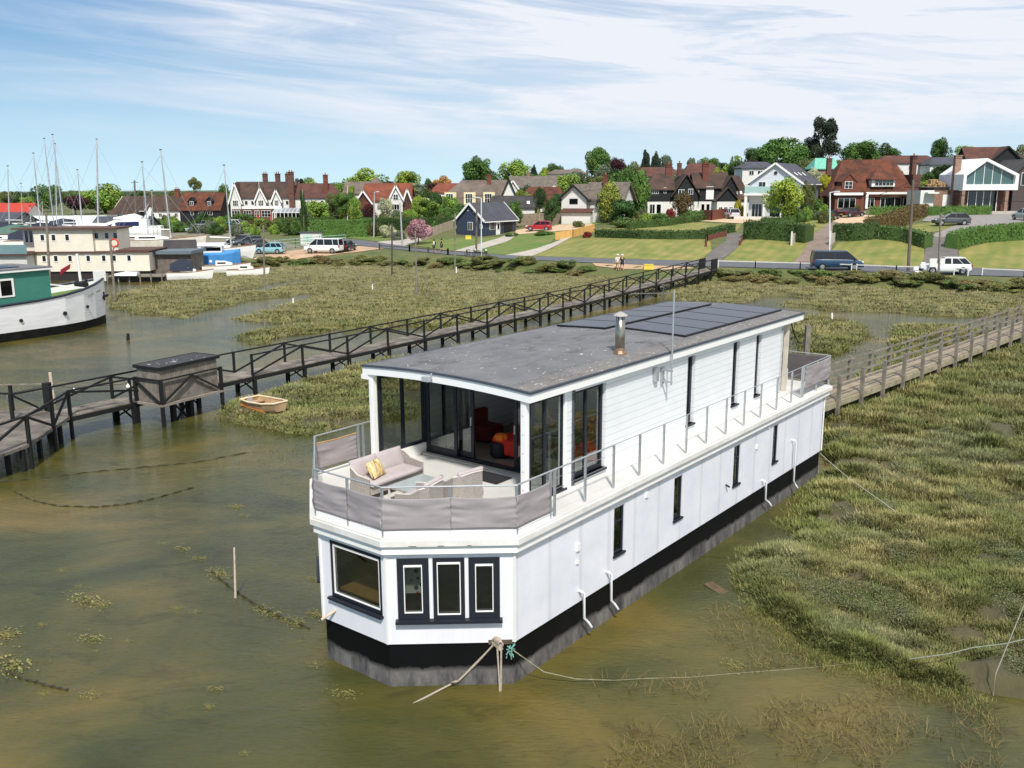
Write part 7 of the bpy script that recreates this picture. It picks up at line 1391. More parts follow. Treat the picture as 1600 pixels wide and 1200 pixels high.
car('suv', 388, 372, 140, 200, '2b3440', 'dark blue car in the boatyard below the white notice'); car('saloon', 408, 377, 136, 20, '33383e', 'dark grey saloon right of the dark blue boatyard car'); car('hatch', 422, 388, 127, 175, '86b8c2', 'pale turquoise hatchback behind the boatyard mesh fence'); car('hatch', 375, 368, 146, 190, '20262c', 'black car partly hidden behind the blue covered boat')
car('suv', 309, 344, 178, 175, '9aa0a6', 'grey car half hidden by the boatyard bushes')
# ================================================================ PEOPLE
skin = mat('skin', 'c99a80', .6, .05, 4)
def person(px, py, Y, rz, top, legs, label, hair='4a3526', z=None, hat=None, bag=False):
    p = at(px, py, Y); p.z = hland(p.x, Y)+.09 if z is None else z
    root = empty('person', p, R(rz), label, 'person'); 
    J = {'pel': (0, 0, .95), 'ch': (0, -.0, 1.28), 'nk': (0, .0, 1.48), 'hd': (0, .02, 1.62), 'tp': (0, .01, 1.74), 'hl': (-.1, .0, .92), 'hr': (.1, .0, .92), 'kl': (-.11, .14, .5), 'kr': (.11, -.10, .5), 'al': (-.11, .16, .09), 'ar': (.11, -.28, .12), 'fl': (-.12, .30, .04), 'fr': (.11, -.16, .03), 'sl': (-.19, 0, 1.40), 'sr': (.19, 0, 1.40), 'el': (-.25, -.07, 1.13), 'er': (.25, .06, 1.13), 'wl': (-.26, .02, .9), 'wr': (.26, .16, .9), 'gl': (-.26, .05, .80), 'gr': (.26, .2, .81)}
    Rr = dict(pel=.15, ch=.16, nk=.058, hd=.10, tp=.07, hl=.09, hr=.09, kl=.062, kr=.062, al=.042, ar=.042, fl=.035, fr=.035, sl=.062, sr=.062, el=.042, er=.042, wl=.03, wr=.03, gl=.034, gr=.034)
    E_ = [('pel', 'ch'), ('ch', 'nk'), ('nk', 'hd'), ('hd', 'tp'), ('pel', 'hl'), ('hl', 'kl'), ('kl', 'al'), ('al', 'fl'), ('pel', 'hr'), ('hr', 'kr'), ('kr', 'ar'), ('ar', 'fr'), ('ch', 'sl'), ('sl', 'el'), ('el', 'wl'), ('wl', 'gl'), ('ch', 'sr'), ('sr', 'er'), ('er', 'wr'), ('wr', 'gr')]
    def skinned(name, keys, grow, m, edges):
        me = bpy.data.meshes.new(name); ks = list(keys); me.from_pydata([J[k] for k in ks], [(ks.index(a), ks.index(b2)) for a, b2 in edges], []); me.materials.append(m); o = bpy.data.objects.new(name, me); COL.objects.link(o); o.parent = root
        sm = o.modifiers.new('skin', 'SKIN'); sm.use_smooth_shade = True
        for i, k in enumerate(ks): me.skin_vertices[0].data[i].radius = (Rr[k]*grow, Rr[k]*grow*(.8 if k in ('pel', 'ch') else 1)); me.skin_vertices[0].data[i].use_root = (i == 0)
        o.modifiers.new('sub', 'SUBSURF').levels = 1; o.modifiers['sub'].render_levels = 1; return o
    skinned('body', J, 1, skin, E_)
    tk = ['ch', 'pel', 'nk', 'sl', 'el', 'sr', 'er']; skinned('shirt', tk, 1.15, top, [('ch', 'pel'), ('ch', 'nk'), ('ch', 'sl'), ('sl', 'el'), ('ch', 'sr'), ('sr', 'er')])
    lk = ['pel', 'hl', 'kl', 'hr', 'kr']; skinned('trousers', lk, 1.18, legs, [('pel', 'hl'), ('hl', 'kl'), ('pel', 'hr'), ('hr', 'kr')])
    MB().lathe([(.02, 1.57), (.105, 1.60), (.118, 1.67), (.10, 1.75), (.03, 1.79)], (0, -.025, 0), 12).build('hair', mat('hair_'+hair, hair, .9, .1, 9), root, smooth=True)
    if hat: MB().lathe([(.16, 1.70), (.12, 1.72), (.11, 1.79), (.03, 1.82)], (0, 0, 0), 12).build('hat', hat, root)
    if bag: MB().box((0, -.2, 1.22), (.3, .16, .42)).build('rucksack', trim, root, bevel=.04)
wcl = mat('white_cloth', 'e6e4e0', .9, .04, 3); bcl = mat('black_cloth', '1f2126', .9, .1, 3); kh = mat('pale_shorts', 'b9a68c', .9, .05, 3)
person(965, 415, 103.5, 175, wcl, kh, 'person in a loose white top and pale shorts walking away on the roadside', 'cfc4b4', hat=wcl); person(972, 415.5, 103.2, 185, bcl, bcl, 'person in a black top and black shorts walking beside the one in white', 'd5ccc0', hat=wcl)
person(678, 394, 124, 100, wcl, bcl, 'person in a white top with a black rucksack on the road above the marsh', '3a2c22', bag=True); person(690, 394, 125, 90, bcl, bcl, 'person in dark clothes following behind on the road above the marsh', '2a221c')
# ================================================================ POLES, LAMPS, SIGNS, CYCLES
def pole(px, py, ptop, r, m, label, name, cat='pole', lean=0, Y=None, arm=None, lamp=False, cross=False):
    b = T(px, py) if Y is None else at(px, py, Y); 
    if Y is not None: b.z = hland(b.x, Y)
    t = at(px+lean, ptop, b.y); root = empty(name, b, 0, label, cat); v = Vector((t.x-b.x, 0, t.z-b.z)); MB().tube([(0, 0, -.3), tuple(v)], [r, r*.75], 9).build('shaft', m, root)
    if lamp: MB().bar(v+Vector((0, 0, -.05)), v+Vector((lamp, -.1, .05)), .07).build('lamp_arm', m, root); MB().box(v+Vector((lamp*1.4, -.1, .05)), (.55, .22, .13)).build('lamp_head', mat('lamp_head', 'c9ccd0', .5, .05, 3), root)
    if cross: MB().box(v+Vector((0, 0, -.35)), (1.3, .1, .1)).build('cross_arm', m, root)
    return root, b+v
tp = mat('telegraph_wood', '6b6157', .9, .2, 2); gm_ = mat('grey_lamp_steel', 'a7aaa8', .6, .06, 3); wm = mat('white_lamp_steel', 'd9dde0', .5, .04, 3)
_, w1 = pole(1419, 425, 281, .17, tp, 'thick telegraph pole behind the white notice boards', 'telegraph_pole', lean=8, cross=False); pole(1296, 419, 300, .09, wm, 'white lamp post standing in front of the blue van', 'lamp_post', lean=1, lamp=.5)
_, w2 = pole(744, 397, 305, .15, tp, 'brown telegraph pole in front of the navy cottage', 'telegraph_pole', lean=1, cross=True); pole(752, 400, 309, .08, wm, 'slim white lamp post in front of the navy cottage', 'lamp_post', lamp=-.4)
pole(584, 372, 300, .13, gm_, 'grey pole with a lamp head left of the white blossom tree', 'lamp_post', lean=1, lamp=.4); pole(629, 384, 317, .14, gm_, 'leaning grey pole beside the pink blossom tree', 'lamp_post', lean=-4, lamp=-.4); pole(543, 350, 289, .14, mat('cream_pole', 'bdb49c', .8, .1, 3), 'cream pole behind the tall clipped hedge', 'telegraph_pole')
_, w3 = pole(211, 340, 282, .2, tp, 'dark telegraph pole among the boatyard masts', 'telegraph_pole', lean=-1, Y=175, cross=True)
for a, b2, l_ in ((w2, T(1015, 345)+Vector((0, 0, 7)), 'thin overhead wire from the cottage pole to the black house'), (w2, at(584, 303, 150), 'thin overhead wire from the cottage pole towards the blossom tree'), (w1, at(1297, 303, 107), 'thin overhead wire from the thick pole leftwards past the brick house'), (w1, at(1660, 310, 88), 'thin overhead wire from the thick pole to the right edge')): tag(MB().tube(sag(a, b2, 1.0), .022, 4).build('overhead_wire', trim, None), l_, 'wire')
sg = T(1450, 430); sb = empty('notice_boards', sg, 0, 'cluster of small white notice boards on posts beside the road', 'sign')
for i, (dx, w, h_, z) in enumerate(((-1.5, .5, .4, .5), (-.8, .45, .6, .7), (0, .75, .85, .8), (.95, .6, .8, .85))): MB().b2(dx, dx+w, -.03, .0, z, z+h_).build('board', mat('white_board', 'e2e2de', .6, .04, 3), sb); MB().b2(dx+w/2-.03, dx+w/2+.03, .001, .06, -.3, z+h_).build('post', tp, sb)
lb = T(1433, 432); tag(MB().tube([lb+Vector((-.3, 0, .35)), lb+Vector((.5, -.1, .3))], .22, 10).build('white_drum', mat('white_board', 'e2e2de'), None), 'white plastic drum lying under the notice boards', 'drum')
for px, py, w, c, l_ in ((732, 374, .9, 'e0c64a', 'small yellow grit box on the bank below the navy cottage'), (1013, 421, 1.1, 'e0c64a', 'small yellow box at the end of the sandy verge')): g = T(px, py); e_ = empty('grit_box', g, 0, l_, 'box'); MB().box((0, 0, .25), (w, .6, .5), taper=.9).build('bin', mat('yellow_plastic', c, .5, .05, 3), e_); MB().box((0, 0, .54), (w*.98, .6, .07)).build('lid', mat('yellow_plastic', c), e_)
def bicycle(px, py, rz, label):
    g = T(px, py); t = empty('bicycle', g+Vector((0, 0, .06)), R(rz), label, 'bicycle'); fm_ = mat('bike_frame', '2b3a44', .4, .1, 3)
    for x in (-.52, .52): w_ = MB(); w_.tube([(x+.33*math.cos(a), 0, .34+.33*math.sin(a)) for a in [2*math.pi*i/16 for i in range(17)]], .022, 5); wo = w_.build('wheel', tyre, t); MB().lathe([(.03, -.04), (.03, .04)], (x, 0, .34), 8, 'Y').build('hub', rimm_, wo)
    f = MB(); [f.bar(a, b2, .035) for a, b2 in (((-.52, 0, .34), (-.12, 0, .34)), ((-.12, 0, .34), (-.25, 0, .85)), ((-.52, 0, .34), (-.22, 0, .75)), ((-.22, 0, .75), (.36, 0, .8)), ((-.12, 0, .34), (.38, 0, .72)), ((.52, 0, .34), (.36, 0, .95)))]; f.build('frame', fm_, t)
    MB().box((-.27, 0, .9), (.25, .12, .06)).build('saddle', trim, t); MB().bar((.34, -.26, .98), (.34, .26, .98), .03).build('handlebar', trim, t); MB().box((.5, 0, .9), (.25, .3, .2)).build('basket', wp, t)
bicycle(736, 402, 10, 'dark bicycle parked left of the telegraph pole foot'); bicycle(744, 403, -15, 'bicycle with a pale basket parked at the telegraph pole foot'); bicycle(753, 403, 20, 'bicycle parked right of the telegraph pole foot')
fence('mesh_fence', [(430, 391), (462, 388), (500, 384), (540, 381)], 1.5, mat('green_mesh', '8fb0a4', .7, .1, 3), 'pale green mesh fence behind the white van', solid=False, rails=(.5, 1.0, 1.4), every=2.5, pw_=.06)
g = T(484, 384); kio = empty('notice_hut', g+Vector((0, 1, 0)), 0, 'small white information hut behind the white van', 'hut'); MB().b2(-1.6, 1.6, 0, .9, 0, 1.9).build('hut_wall', wr, kio); MB().b2(-1.8, 1.8, -.2, 1.1, 1.92, 2.02).build('hut_roof', slate, kio); MB().b2(-1.2, .2, -.05, -.01, .6, 1.6).build('notice_panel', mat('pale_green_panel', 'bcd6cc', .6, .05, 2), kio)
# ================================================================ BOATS
gelw = mat('white_gelcoat', 'e8e8e4', .35, .04, 1.5); antif = mat('antifouling', '3b4a63', .8, .15, 2); navyc = mat('navy_canvas', '28303f', .9, .1, 2); wind = glass_mat('dark_glass', transp=False); alum = mat('mast_aluminium', 'c6c9cb', .45, .06, 3, metal=.3); teak = mat('teak', '8d6a4c', .8, .15, 3)
def hull_rings(L_, B, D, fb, sheer=.35, stern=.75, n=9, full=.8, keel=0):
    """x from stern (0) to bow (L_); z=0 at waterline, keel at -D"""
    R_ = []
    for i in range(n):
        f = i/(n-1); w = B/2*(stern+(1-stern)*min(1, f/.4)) if f < .4 else B/2*max(.02, 1-((f-.4)/.6)**2.2); zt = fb*(1+sheer*(f-.35)**2*2.4 if f > .35 else 1); x = f*L_; rk = .07*L_*max(0, f-.75)/.25
        R_.append([(x+rk, -w, zt), (x+rk*.7, -w*.97, zt*.45), (x+rk*.3, -w*.82, 0), (x, -w*.4, -D*.7), (x, 0, -D*(1 if f < .85 else .6)), (x, w*.4, -D*.7), (x+rk*.3, w*.82, 0), (x+rk*.7, w*.97, zt*.45), (x+rk, w, zt)])
    return R_
def deck_from(R_, drop=.06):
    m_ = MB(); vs = [(r[0][0], r[0][1]*.96, r[0][2]-drop) for r in R_]+[(r[-1][0], r[-1][1]*.96, r[-1][2]-drop) for r in R_]; n_ = len(R_); m_.add(vs, [(i, i+1, n_+i+1, n_+i) for i in range(n_-1)]); return m_
def yacht(px, py, Y, rz, L_, masts, label, name='sailing_yacht', hullm=None, cov=None, z=None, B=None, cradle=True, cat='yacht', cab=True, fb=1.0):
    """masts: list of (px_top, py_top, px_foot, py_foot)"""
    g = at(px, py, Y); zg = hland(g.x, Y) if z is None else z; D = L_*.07; zb = zg+D+(.5 if cradle else 0) if z is None else z
    t = empty(name, (g.x, Y, zb), R(rz), label, cat); B = B or L_*.3; R_ = hull_rings(L_, B, D, fb); R_ = [[(x-L_/2, y, z_) for x, y, z_ in r] for r in R_]
    MB().loft(R_, closed=False).build('hull', hullm or gelw, t); deck_from(R_).build('deck', mat('boat_deck', 'd6d2c6', .7, .06, 2), t); MB().tube([r[0] for r in R_]+[r[-1] for r in R_[::-1]], .04, 5).build('gunwale', teak, t)
    if cab: c = MB(); c.loft([[(x-L_/2, -w, fb), (x-L_/2, -w*.85, fb+h_), (x-L_/2, w*.85, fb+h_), (x-L_/2, w, fb)] for x, w, h_ in ((L_*.30, B*.30, .55), (L_*.5, B*.30, .5), (L_*.66, B*.2, .25))]); co = c.build('cabin', gelw, t); MB().b2(-L_*.16, L_*.02, -B*.295, B*.295, fb+.2, fb+.38).build('cabin_window', wind, co)
    if cov: MB().loft([[(x-L_/2, -w, fb+.15), (x-L_/2, 0, fb+h_), (x-L_/2, w, fb+.15)] for x, w, h_ in ((L_*.08, B*.36, .9), (L_*.35, B*.42, 1.5), (L_*.6, B*.3, 1.2))]).build('canvas_cover', cov, t)
    if z is None and cradle:
        for x in (-L_*.25, L_*.2):
            k = MB(); k.bar((x, -B*.45, -D-.55), (x, -B*.32, -.1), .08); k.bar((x, B*.45, -D-.55), (x, B*.32, -.1), .08); k.bar((x, -B*.5, -D-.5), (x, B*.5, -D-.5), .12); k.build('cradle', mat('rusty_cradle', '6a5346', .9, .2, 4), t)
        MB().b2(-L_*.15, L_*.12, -.08, .08, -D-.5, -D*.8).build('keel', antif, t)
    Mi = (Matrix.Translation((g.x, Y, zb)) @ Matrix.Rotation(R(rz), 4, 'Z')).inverted()
    for a in masts:
        top = at(a[0], a[1], Y); ft = at(a[2], a[3], Y); ft.z = min(ft.z, zb+fb+.3); tp_, fp = Mi @ top, Mi @ ft; r_ = a[4] if len(a) > 4 else .085
        mo = MB().tube([fp, tp_], [r_, r_*.75], 7).build('mast', alum, t); hgt = (tp_-fp).length
        st_ = MB(); bow_ = Vector((L_*.52, 0, fb+.3)); ste = Vector((-L_*.48, 0, fb+.2)); q = fp.lerp(tp_, .96)
        for e_ in (bow_, ste, Vector((fp.x, -B*.45, fb)), Vector((fp.x, B*.45, fb))): st_.tube([q, e_], .014, 4)
        st_.build('stays', steel, mo); MB().tube([fp.lerp(tp_, .55)+Vector((0, -B*.28, 0)), fp.lerp(tp_, .55)+Vector((0, B*.28, 0))], .025, 5).build('spreader', alum, mo); MB().tube([fp.lerp(tp_, .1), fp.lerp(tp_, .1)+Vector((-L_*.33, 0, .1))], .07, 6).build('boom', navyc if cov else alum, mo)
        MB().box(tp_+Vector((0, 0, .08)), (.3, .06, .12)).build('masthead', trim, mo)
    return t
yacht(14, 352, 150, 20, 8, [(12, 260, 14, 352)], 'leftmost yacht, with a slim grey mast', cov=navyc)
yacht(40, 352, 140, 15, 9.5, [(52, 240, 63, 350)], 'white yacht with a mast leaning left, second mast from the left', cov=mat('green_canvas', '4f6b60', .9, .1, 2))
yacht(78, 351, 145, 12, 10, [(69, 217, 84, 350)], 'white yacht under the tall grey leaning mast with a blue sail cover', cov=navyc)
yacht(100, 352, 138, -170, 10, [(82, 211, 100, 350)], 'yacht carrying the tallest leaning mast of the cluster')
yacht(92, 349, 155, 10, 9, [(86, 225, 88, 348)], 'yacht with an upright grey mast between two leaning masts')
yacht(130, 352, 142, 15, 8.5, [(121, 266, 128, 350)], 'small white yacht with a short leaning mast right of the tall cluster')
yacht(158, 348, 160, 10, 12, [(151, 218, 153, 348, .13)], 'yacht with the thick bright white mast')
yacht(242, 368, 117, 8, 11, [(222, 254, 232, 372), (251, 235, 267, 372)], 'cream wooden ketch with wheelhouse propped behind the grey houseboat', hullm=mat('cream_hull', 'd8d5c8', .5, .06, 2, col2='c8c2b0'), name='wooden_ketch', cat='boat', fb=1.4)
yacht(350, 388, 110, 12, 5.2, [], 'white boat hull on a trailer, the left of two beside the mesh fence', name='motor_boat', cat='boat', fb=.8); yacht(384, 391, 107, 10, 4.5, [], 'white boat on a trailer, the right of two beside the mesh fence', name='motor_boat', cat='boat', fb=.8)
yacht(345, 383, 116, 10, 7.5, [(350, 259, 361, 380)], 'white yacht with a leaning mast behind the two trailer boats')
yacht(16, 372, 128, 10, 6.5, [], 'boat with a sky blue hull left of the cream houseboat', hullm=mat('sky_blue_hull', '4fa0c4', .4, .06, 2), name='motor_boat', cat='boat')
yacht(60, 360, 136, 15, 7, [], 'white cabin boat with a navy cover above the cream houseboat roof', cov=navyc, name='motor_boat', cat='boat'); yacht(112, 358, 134, 12, 7.5, [], 'white cabin boat behind the middle of the cream houseboat roof', name='motor_boat', cat='boat'); yacht(28, 350, 160, 10, 7, [], 'white cabin boat at the far left behind the sky blue hull', name='motor_boat', cat='boat'); yacht(215, 362, 128, 15, 7, [(237, 298, 238, 350, .05)], 'white boat with a short pole mast behind the ketch', name='motor_boat', cat='boat')
for i, (px, py, Y, L_, c_, l_) in enumerate(((3, 362, 126, 7, None, 'white boat at the extreme left above the sky blue hull'), (48, 364, 124, 6.5, 'n', 'white boat with a navy cockpit cover above the cream houseboat porch'), (84, 360, 128, 7.5, None, 'white hull above the left windows of the cream houseboat'), (116, 362, 124, 6, 'g', 'white boat with a green cover above the cream houseboat'), (146, 358, 132, 8, None, 'white hull above the right end of the cream houseboat'), (66, 345, 158, 8, None, 'white hull in the back row below the storage tent'), (110, 345, 160, 8, 'n', 'blue covered hull in the back row below the storage tent'), (34, 344, 165, 8, None, 'white hull in the back row at the left end of the storage tent'))): yacht(px, py, Y, 10+i*7 % 30, L_, [(px-2+i % 3, py-28-(i*13) % 31, px, py, .05)] if i % 2 else [], l_, name='motor_boat', cat='boat', cov=navyc if c_ == 'n' else MATS['green_canvas'] if c_ == 'g' else None, fb=1.2)
# white motor yacht
g = at(192, 352, 130); t = empty('motor_yacht', (g.x, 130, hland(g.x, 130)+2.2), R(10), 'big white motor yacht with a navy window band behind the ketch', 'boat'); R_ = [[(x-5.2, y, z) for x, y, z in r] for r in hull_rings(10.4, 3.4, .8, 1.5, .3)]; R_ = [[(-x, y, z) for x, y, z in r] for r in R_]
MB().loft(R_, closed=False).build('hull', gelw, t); deck_from(R_).build('deck', gelw, t); sup = MB().loft([[(x, -w, 1.4), (x, -w*.85, 1.4+h_), (x, w*.85, 1.4+h_), (x, w, 1.4)] for x, w, h_ in ((-3.4, .7, .1), (-.8, 1.3, 1.0), (2.2, 1.4, 1.15), (3.4, 1.3, .9))]).build('superstructure', gelw, t); MB().loft([[(x, -w, 1.55), (x, -w*.93, 1.55+h_), (x, w*.93, 1.55+h_), (x, w, 1.55)] for x, w, h_ in ((-2.0, 1.02, .1), (-.4, 1.33, .55), (2.4, 1.40, .6))]).build('window_band', mat('navy_glass', '20264a', .1, .1, 1), sup); MB().loft([[(x, -w, 2.5), (x, -w*.8, 2.5+h_), (x, w*.8, 2.5+h_), (x, w, 2.5)] for x, w, h_ in ((-1.0, .9, .2), (1.5, 1.0, .7), (2.6, .9, .3))]).build('flybridge', gelw, sup)
ar = MB(); ar.bar((3.0, -1, 2.4), (3.9, -.8, 3.9), .2); ar.bar((3.0, 1, 2.4), (3.9, .8, 3.9), .2); ar.bar((3.9, -.8, 3.9), (3.9, .8, 3.9), .2); ar.build('radar_arch', gelw, sup)
# blue covered boat
g = at(334, 392, 113); t = empty('covered_boat', (g.x, 113, hland(g.x, 113)), R(8), 'boat wrapped in a bright blue tarpaulin with a white wheelhouse roof', 'boat'); tb_ = mat('blue_tarpaulin', '3f86c4', .6, .12, 1.2, bump=.5, bscale=3)
MB().loft([[(x, -w, 0), (x, -w*1.05, h_), (x, -w*.7, h_+.35), (x, w*.7, h_+.35), (x, w*1.05, h_), (x, w, 0)] for x, w, h_ in ((-3.0, 1.1, 1.7), (-1.5, 1.3, 1.9), (.8, 1.3, 1.95), (2.3, .9, 2.1), (3.1, .3, 2.2))]).build('tarpaulin', tb_, t, smooth=False); MB().b2(-2.0, 1.1, -1.0, 1.0, 2.2, 3.0).build('wheelhouse', gelw, t); MB().b2(-1.3, 1.0, -1.03, -1.0, 2.42, 2.85).build('wheelhouse_window', wind, t); MB().loft([[(x, -w, 3.0), (x, -w*.8, 3.3), (x, w*.8, 3.3), (x, w, 3.0)] for x, w in ((-2.4, 1.0), (-.5, 1.15), (1.4, 1.0))]).build('wheelhouse_roof', mat('white_tarpaulin', 'e6ebef'), t); MB().box((-.2, -1.36, 1.2), (.3, .04, .3)).build('white_patch', wf, t)
# --- cream houseboat
Yc = 104; s = Yc/1455; creamb = banded('cream_boards', 'e6dfcd', 'Z', .16, .93, .6, .04, 1, .3); brt = mat('brown_roof_edge', '5a4036', .8, .1, 3)
g = at(140, 432, Yc); ch_ = empty('cream_houseboat', (g.x, Yc, 0), R(2), 'long two storey cream houseboat with brown roof edge behind the barge', 'houseboat'); X = lambda px: (px-140)*s; Zc = lambda py: at(140, py, Yc).z
MB().b2(X(62), X(232), .2, 5, -.5, Zc(424)).build('hull', mat('dark_hull', '2b2624', .7, .2, 2), ch_); MB().b2(X(59), X(235), 0, 5.2, Zc(424), Zc(395)).build('lower_wall', creamb, ch_); MB().b2(X(30), X(236), -.25, 5.4, Zc(395), Zc(393)).build('deck_edge', brt, ch_)
MB().b2(X(58), X(149), .3, 4.6, Zc(393), Zc(358.5)).build('upper_wall', creamb, ch_); MB().b2(X(149), X(184), .9, 4.6, Zc(393), Zc(358.5)).build('upper_wall', creamb, ch_); MB().b2(X(33), X(58), 1.6, 4.6, Zc(393), Zc(358.5)).build('upper_wall', creamb, ch_); MB().b2(X(28), X(188), -.15, 5, Zc(358.3), Zc(356)).build('roof', brt, ch_); MB().b2(X(184), X(240), -.1, 5.3, Zc(392.8), Zc(391)).build('lower_roof', brt, ch_)
def w2_(px, py, y, w=.38, h_=.62): f = MB().b2(X(px)-w/2-.08, X(px)+w/2+.08, y-.05, y+.01, Zc(py)-h_/2-.1, Zc(py)+h_/2+.08).build('window', wf, ch_); MB().b2(X(px)-w/2, X(px)+w/2, y-.07, y-.051, Zc(py)-h_/2, Zc(py)+h_/2).build('pane', dglz, f)
for px in (72, 89, 110): w2_(px, 371, .3)
for px in (152, 168, 181): w2_(px, 369, .9)
for px in (39, 46, 52): w2_(px, 370, 1.6, .3, 1.3)
for px in (73, 91, 113, 141, 165, 181, 204): w2_(px, 403.5, 0, .36, .6)
MB().b2(X(-25), X(62), -2.2, 1.4, Zc(396.5), Zc(394.5)).build('balcony_deck', brt, ch_); MB().b2(X(-25), X(62), -2.2, -2.15, Zc(394), Zc(380)).build('balcony_glass', mat('blue_grey_glass', '6f8c90', .15, .08, 1), ch_)
MB().b2(X(-25), X(58), -1.8, 3, 0, Zc(397)).build('white_base', mat('pale_base', 'c9cac4', .7, .06, 1), ch_)
lf = MB().tube([(X(182)+.42*math.cos(a), .2, Zc(380)+.42*math.sin(a)) for a in [2*math.pi*i/16 for i in range(17)]], .09, 7).build('lifebuoy', mat('orange_red_ring', 'd2442a', .5, .05, 3), ch_)
# --- grey timber houseboat
gh_ = empty('timber_houseboat', (at(255, 430, 106).x, 106, 0), R(0), 'small houseboat with grey vertical boards and flat slate coloured roof', 'houseboat'); X = lambda px: (px-255)*s; gb_ = banded('grey_vertical_boards', '7d736c', 'X', .18, .7, .9, .2, 2, .3, col2='60574f')
Zc = lambda py: at(255, py, 106).z
MB().b2(X(206), X(306), -.2, 4.5, -.4, Zc(428)).build('pontoon', mat('dark_hull', '2b2624'), gh_); MB().b2(X(240), X(302), 0, 4.3, Zc(428), Zc(397)).build('wall', gb_, gh_); MB().b2(X(206), X(240), .4, 4.3, Zc(428), Zc(398)).build('front_wall', mat('blue_grey_panel', '8b9aa0', .6, .08, 2), gh_); MB().b2(X(202), X(305), -.5, 4.8, Zc(397), Zc(392)).build('roof', mat('slate_blue_roof', '66727a', .6, .08, 2), gh_)
for px in (212, 220, 228): f = MB().b2(X(px)-.2, X(px)+.2, .32, .39, Zc(426), Zc(401)).build('glazed_door', wf, gh_); MB().b2(X(px)-.13, X(px)+.13, .28, .319, Zc(424), Zc(403)).build('pane', dglz, f)
MB().b2(X(236), X(241), -.05, .39, Zc(427), Zc(399)).build('door_frame', wf, gh_)
jt = empty('rickety_pontoon', (at(200, 440, 102).x, 102, 0), 0, 'rickety grey pontoon with posts and an upturned white dinghy hull below the timber houseboat', 'pontoon'); MB().b2(-2.4, 4.0, 0, 2.6, .55, .68).build('deck', greyt, jt)
for k_ in range(6): MB().box((-2.2+k_*1.2, -.05, .3), (.12, .12, 1.4)).build('post', greyt, jt)
MB().b2(-2.2, 3.6, 1.2, 1.3, -.2, .5).build('boarding', gb_, jt); MB().loft([[(x, -w, .75), (x, -w*.7, .75+h_), (x, w*.7, .75+h_), (x, w, .75)] for x, w, h_ in ((-1.6, .3, .15), (-.3, .6, .4), (1.2, .55, .35))]).build('tarp', mat('white_tarpaulin', 'e6ebef'), jt)
h = House('dark_hut', 'hut with a dark brown felt roof in front of the ketch', 276, 110, 15, cat='hut', py=402); h.block(-1.5, 1.5, 0, 2.6, 1.0, 1.8, 'x', brickd, t_dk, z0=-1.5)
nb_ = yacht(296, 434, 102, 12, 4.6, [], 'small white cabin boat with a navy cockpit cover lying at the marsh edge', name='cabin_boat', cat='boat', cov=navyc, z=.35, cradle=False, fb=.75, cab=True)
# --- the barge
bwp = G(168, 503, 0); a_ = G(0, 534, 0); d = (Vector((a_.x, a_.y))-Vector((bwp.x, bwp.y))).normalized(); ang = math.atan2(d.y, d.x)
LBg, BB = 24., 5.2
side = 1 if (Matrix.Rotation(ang, 2) @ Vector((0, 1))).x > 0 else -1   # which local side looks right/near
Dn = (Vector((a_.x, a_.y))-Vector((bwp.x, bwp.y))).length; ang -= side*math.asin(BB/2/Dn)*.75
of_ = Matrix.Rotation(ang, 2) @ Vector((0, BB/2))
bg_ = empty('barge', (bwp.x-of_.x, bwp.y-of_.y, 0), ang, 'old white sailing barge hull with a green cabin and black waterline at the left edge', 'barge')
def bw_at(x): return BB/2*(1-max(0, 1-x/6.0)**2.1)+.02
def sheer(x): return 2.45+.95*max(0, 1-x/10)**1.8
rings, low = [], []
for x in (0, .25, .8, 1.8, 3.2, 5, 7, 10, 14, 19, 23.5, LBg):
    w = bw_at(x)*(1 if x < 20 else .85); zt = sheer(x); c = BB/2; rings.append([(x-.12*(x < .5), c-w*1.02, zt), (x, c-w, zt*.6), (x+.1*(x < 1), c-w*.97, .62), (x+.1*(x < 1), c+w*.97, .62), (x, c+w, zt*.6), (x, c+w*1.02, zt)])
    low.append([(x+.1, c-w*.965, .63), (x+.15, c-w*.93, -.5), (x+.15, c+w*.93, -.5), (x+.1, c+w*.965, .63)])
# visible side must face the camera: local -y or +y side chosen by the barge direction
hw_ = mat('white_barge_hull', 'f2f2f3', .5, .07, 1.5, stretch=(.4, 1, 3), col2='e4e5e6', bump=.1); MB().loft(rings, cap=False, closed=False).build('hull', hw_, bg_, smooth=False); MB().loft(low, closed=True).build('lower_hull', mat('tar_black', '0c0d0f', .7, .3, 2, col2='1c1e18', spec=.2), bg_)
capr = MB(); 
for sgn in (0, -1): capr.tube([Vector(r[sgn])+Vector((0, 0, .03)) for r in rings], .09, 6)
capr.build('cap_rail', mat('navy_rail', '20283a', .5, .1, 3), bg_); MB().loft([[(x, BB/2-bw_at(x)*.97, sheer(x)-.5), (x, BB/2+bw_at(x)*.97, sheer(x)-.5)] for x in (.3, 1, 2.5, 4.5, 7, 10, LBg-1)], cap=False, closed=False).build('deck', mat('green_deck', '5f7a3a', .9, .2, 2), bg_)
gnb = banded('green_boards', '3d8272', 'Z', .2, .8, .6, .06, 1.5, .4); CX = 5.8
y0b, y1b = (.35, BB-.28) if side > 0 else (.28, BB-.35)
MB().b2(CX, LBg-2, y0b, y1b, 1.9, 4.75).build('cabin', gnb, bg_); MB().b2(CX-.15, LBg-1.8, y0b-.2, y1b+.2, 4.76, 4.86).build('cabin_roof', felt, bg_); MB().b2(CX-.17, LBg-1.78, y0b-.22, y1b+.22, 4.64, 4.755).build('roof_trim', wf, bg_)
yo = y1b if side > 0 else y0b
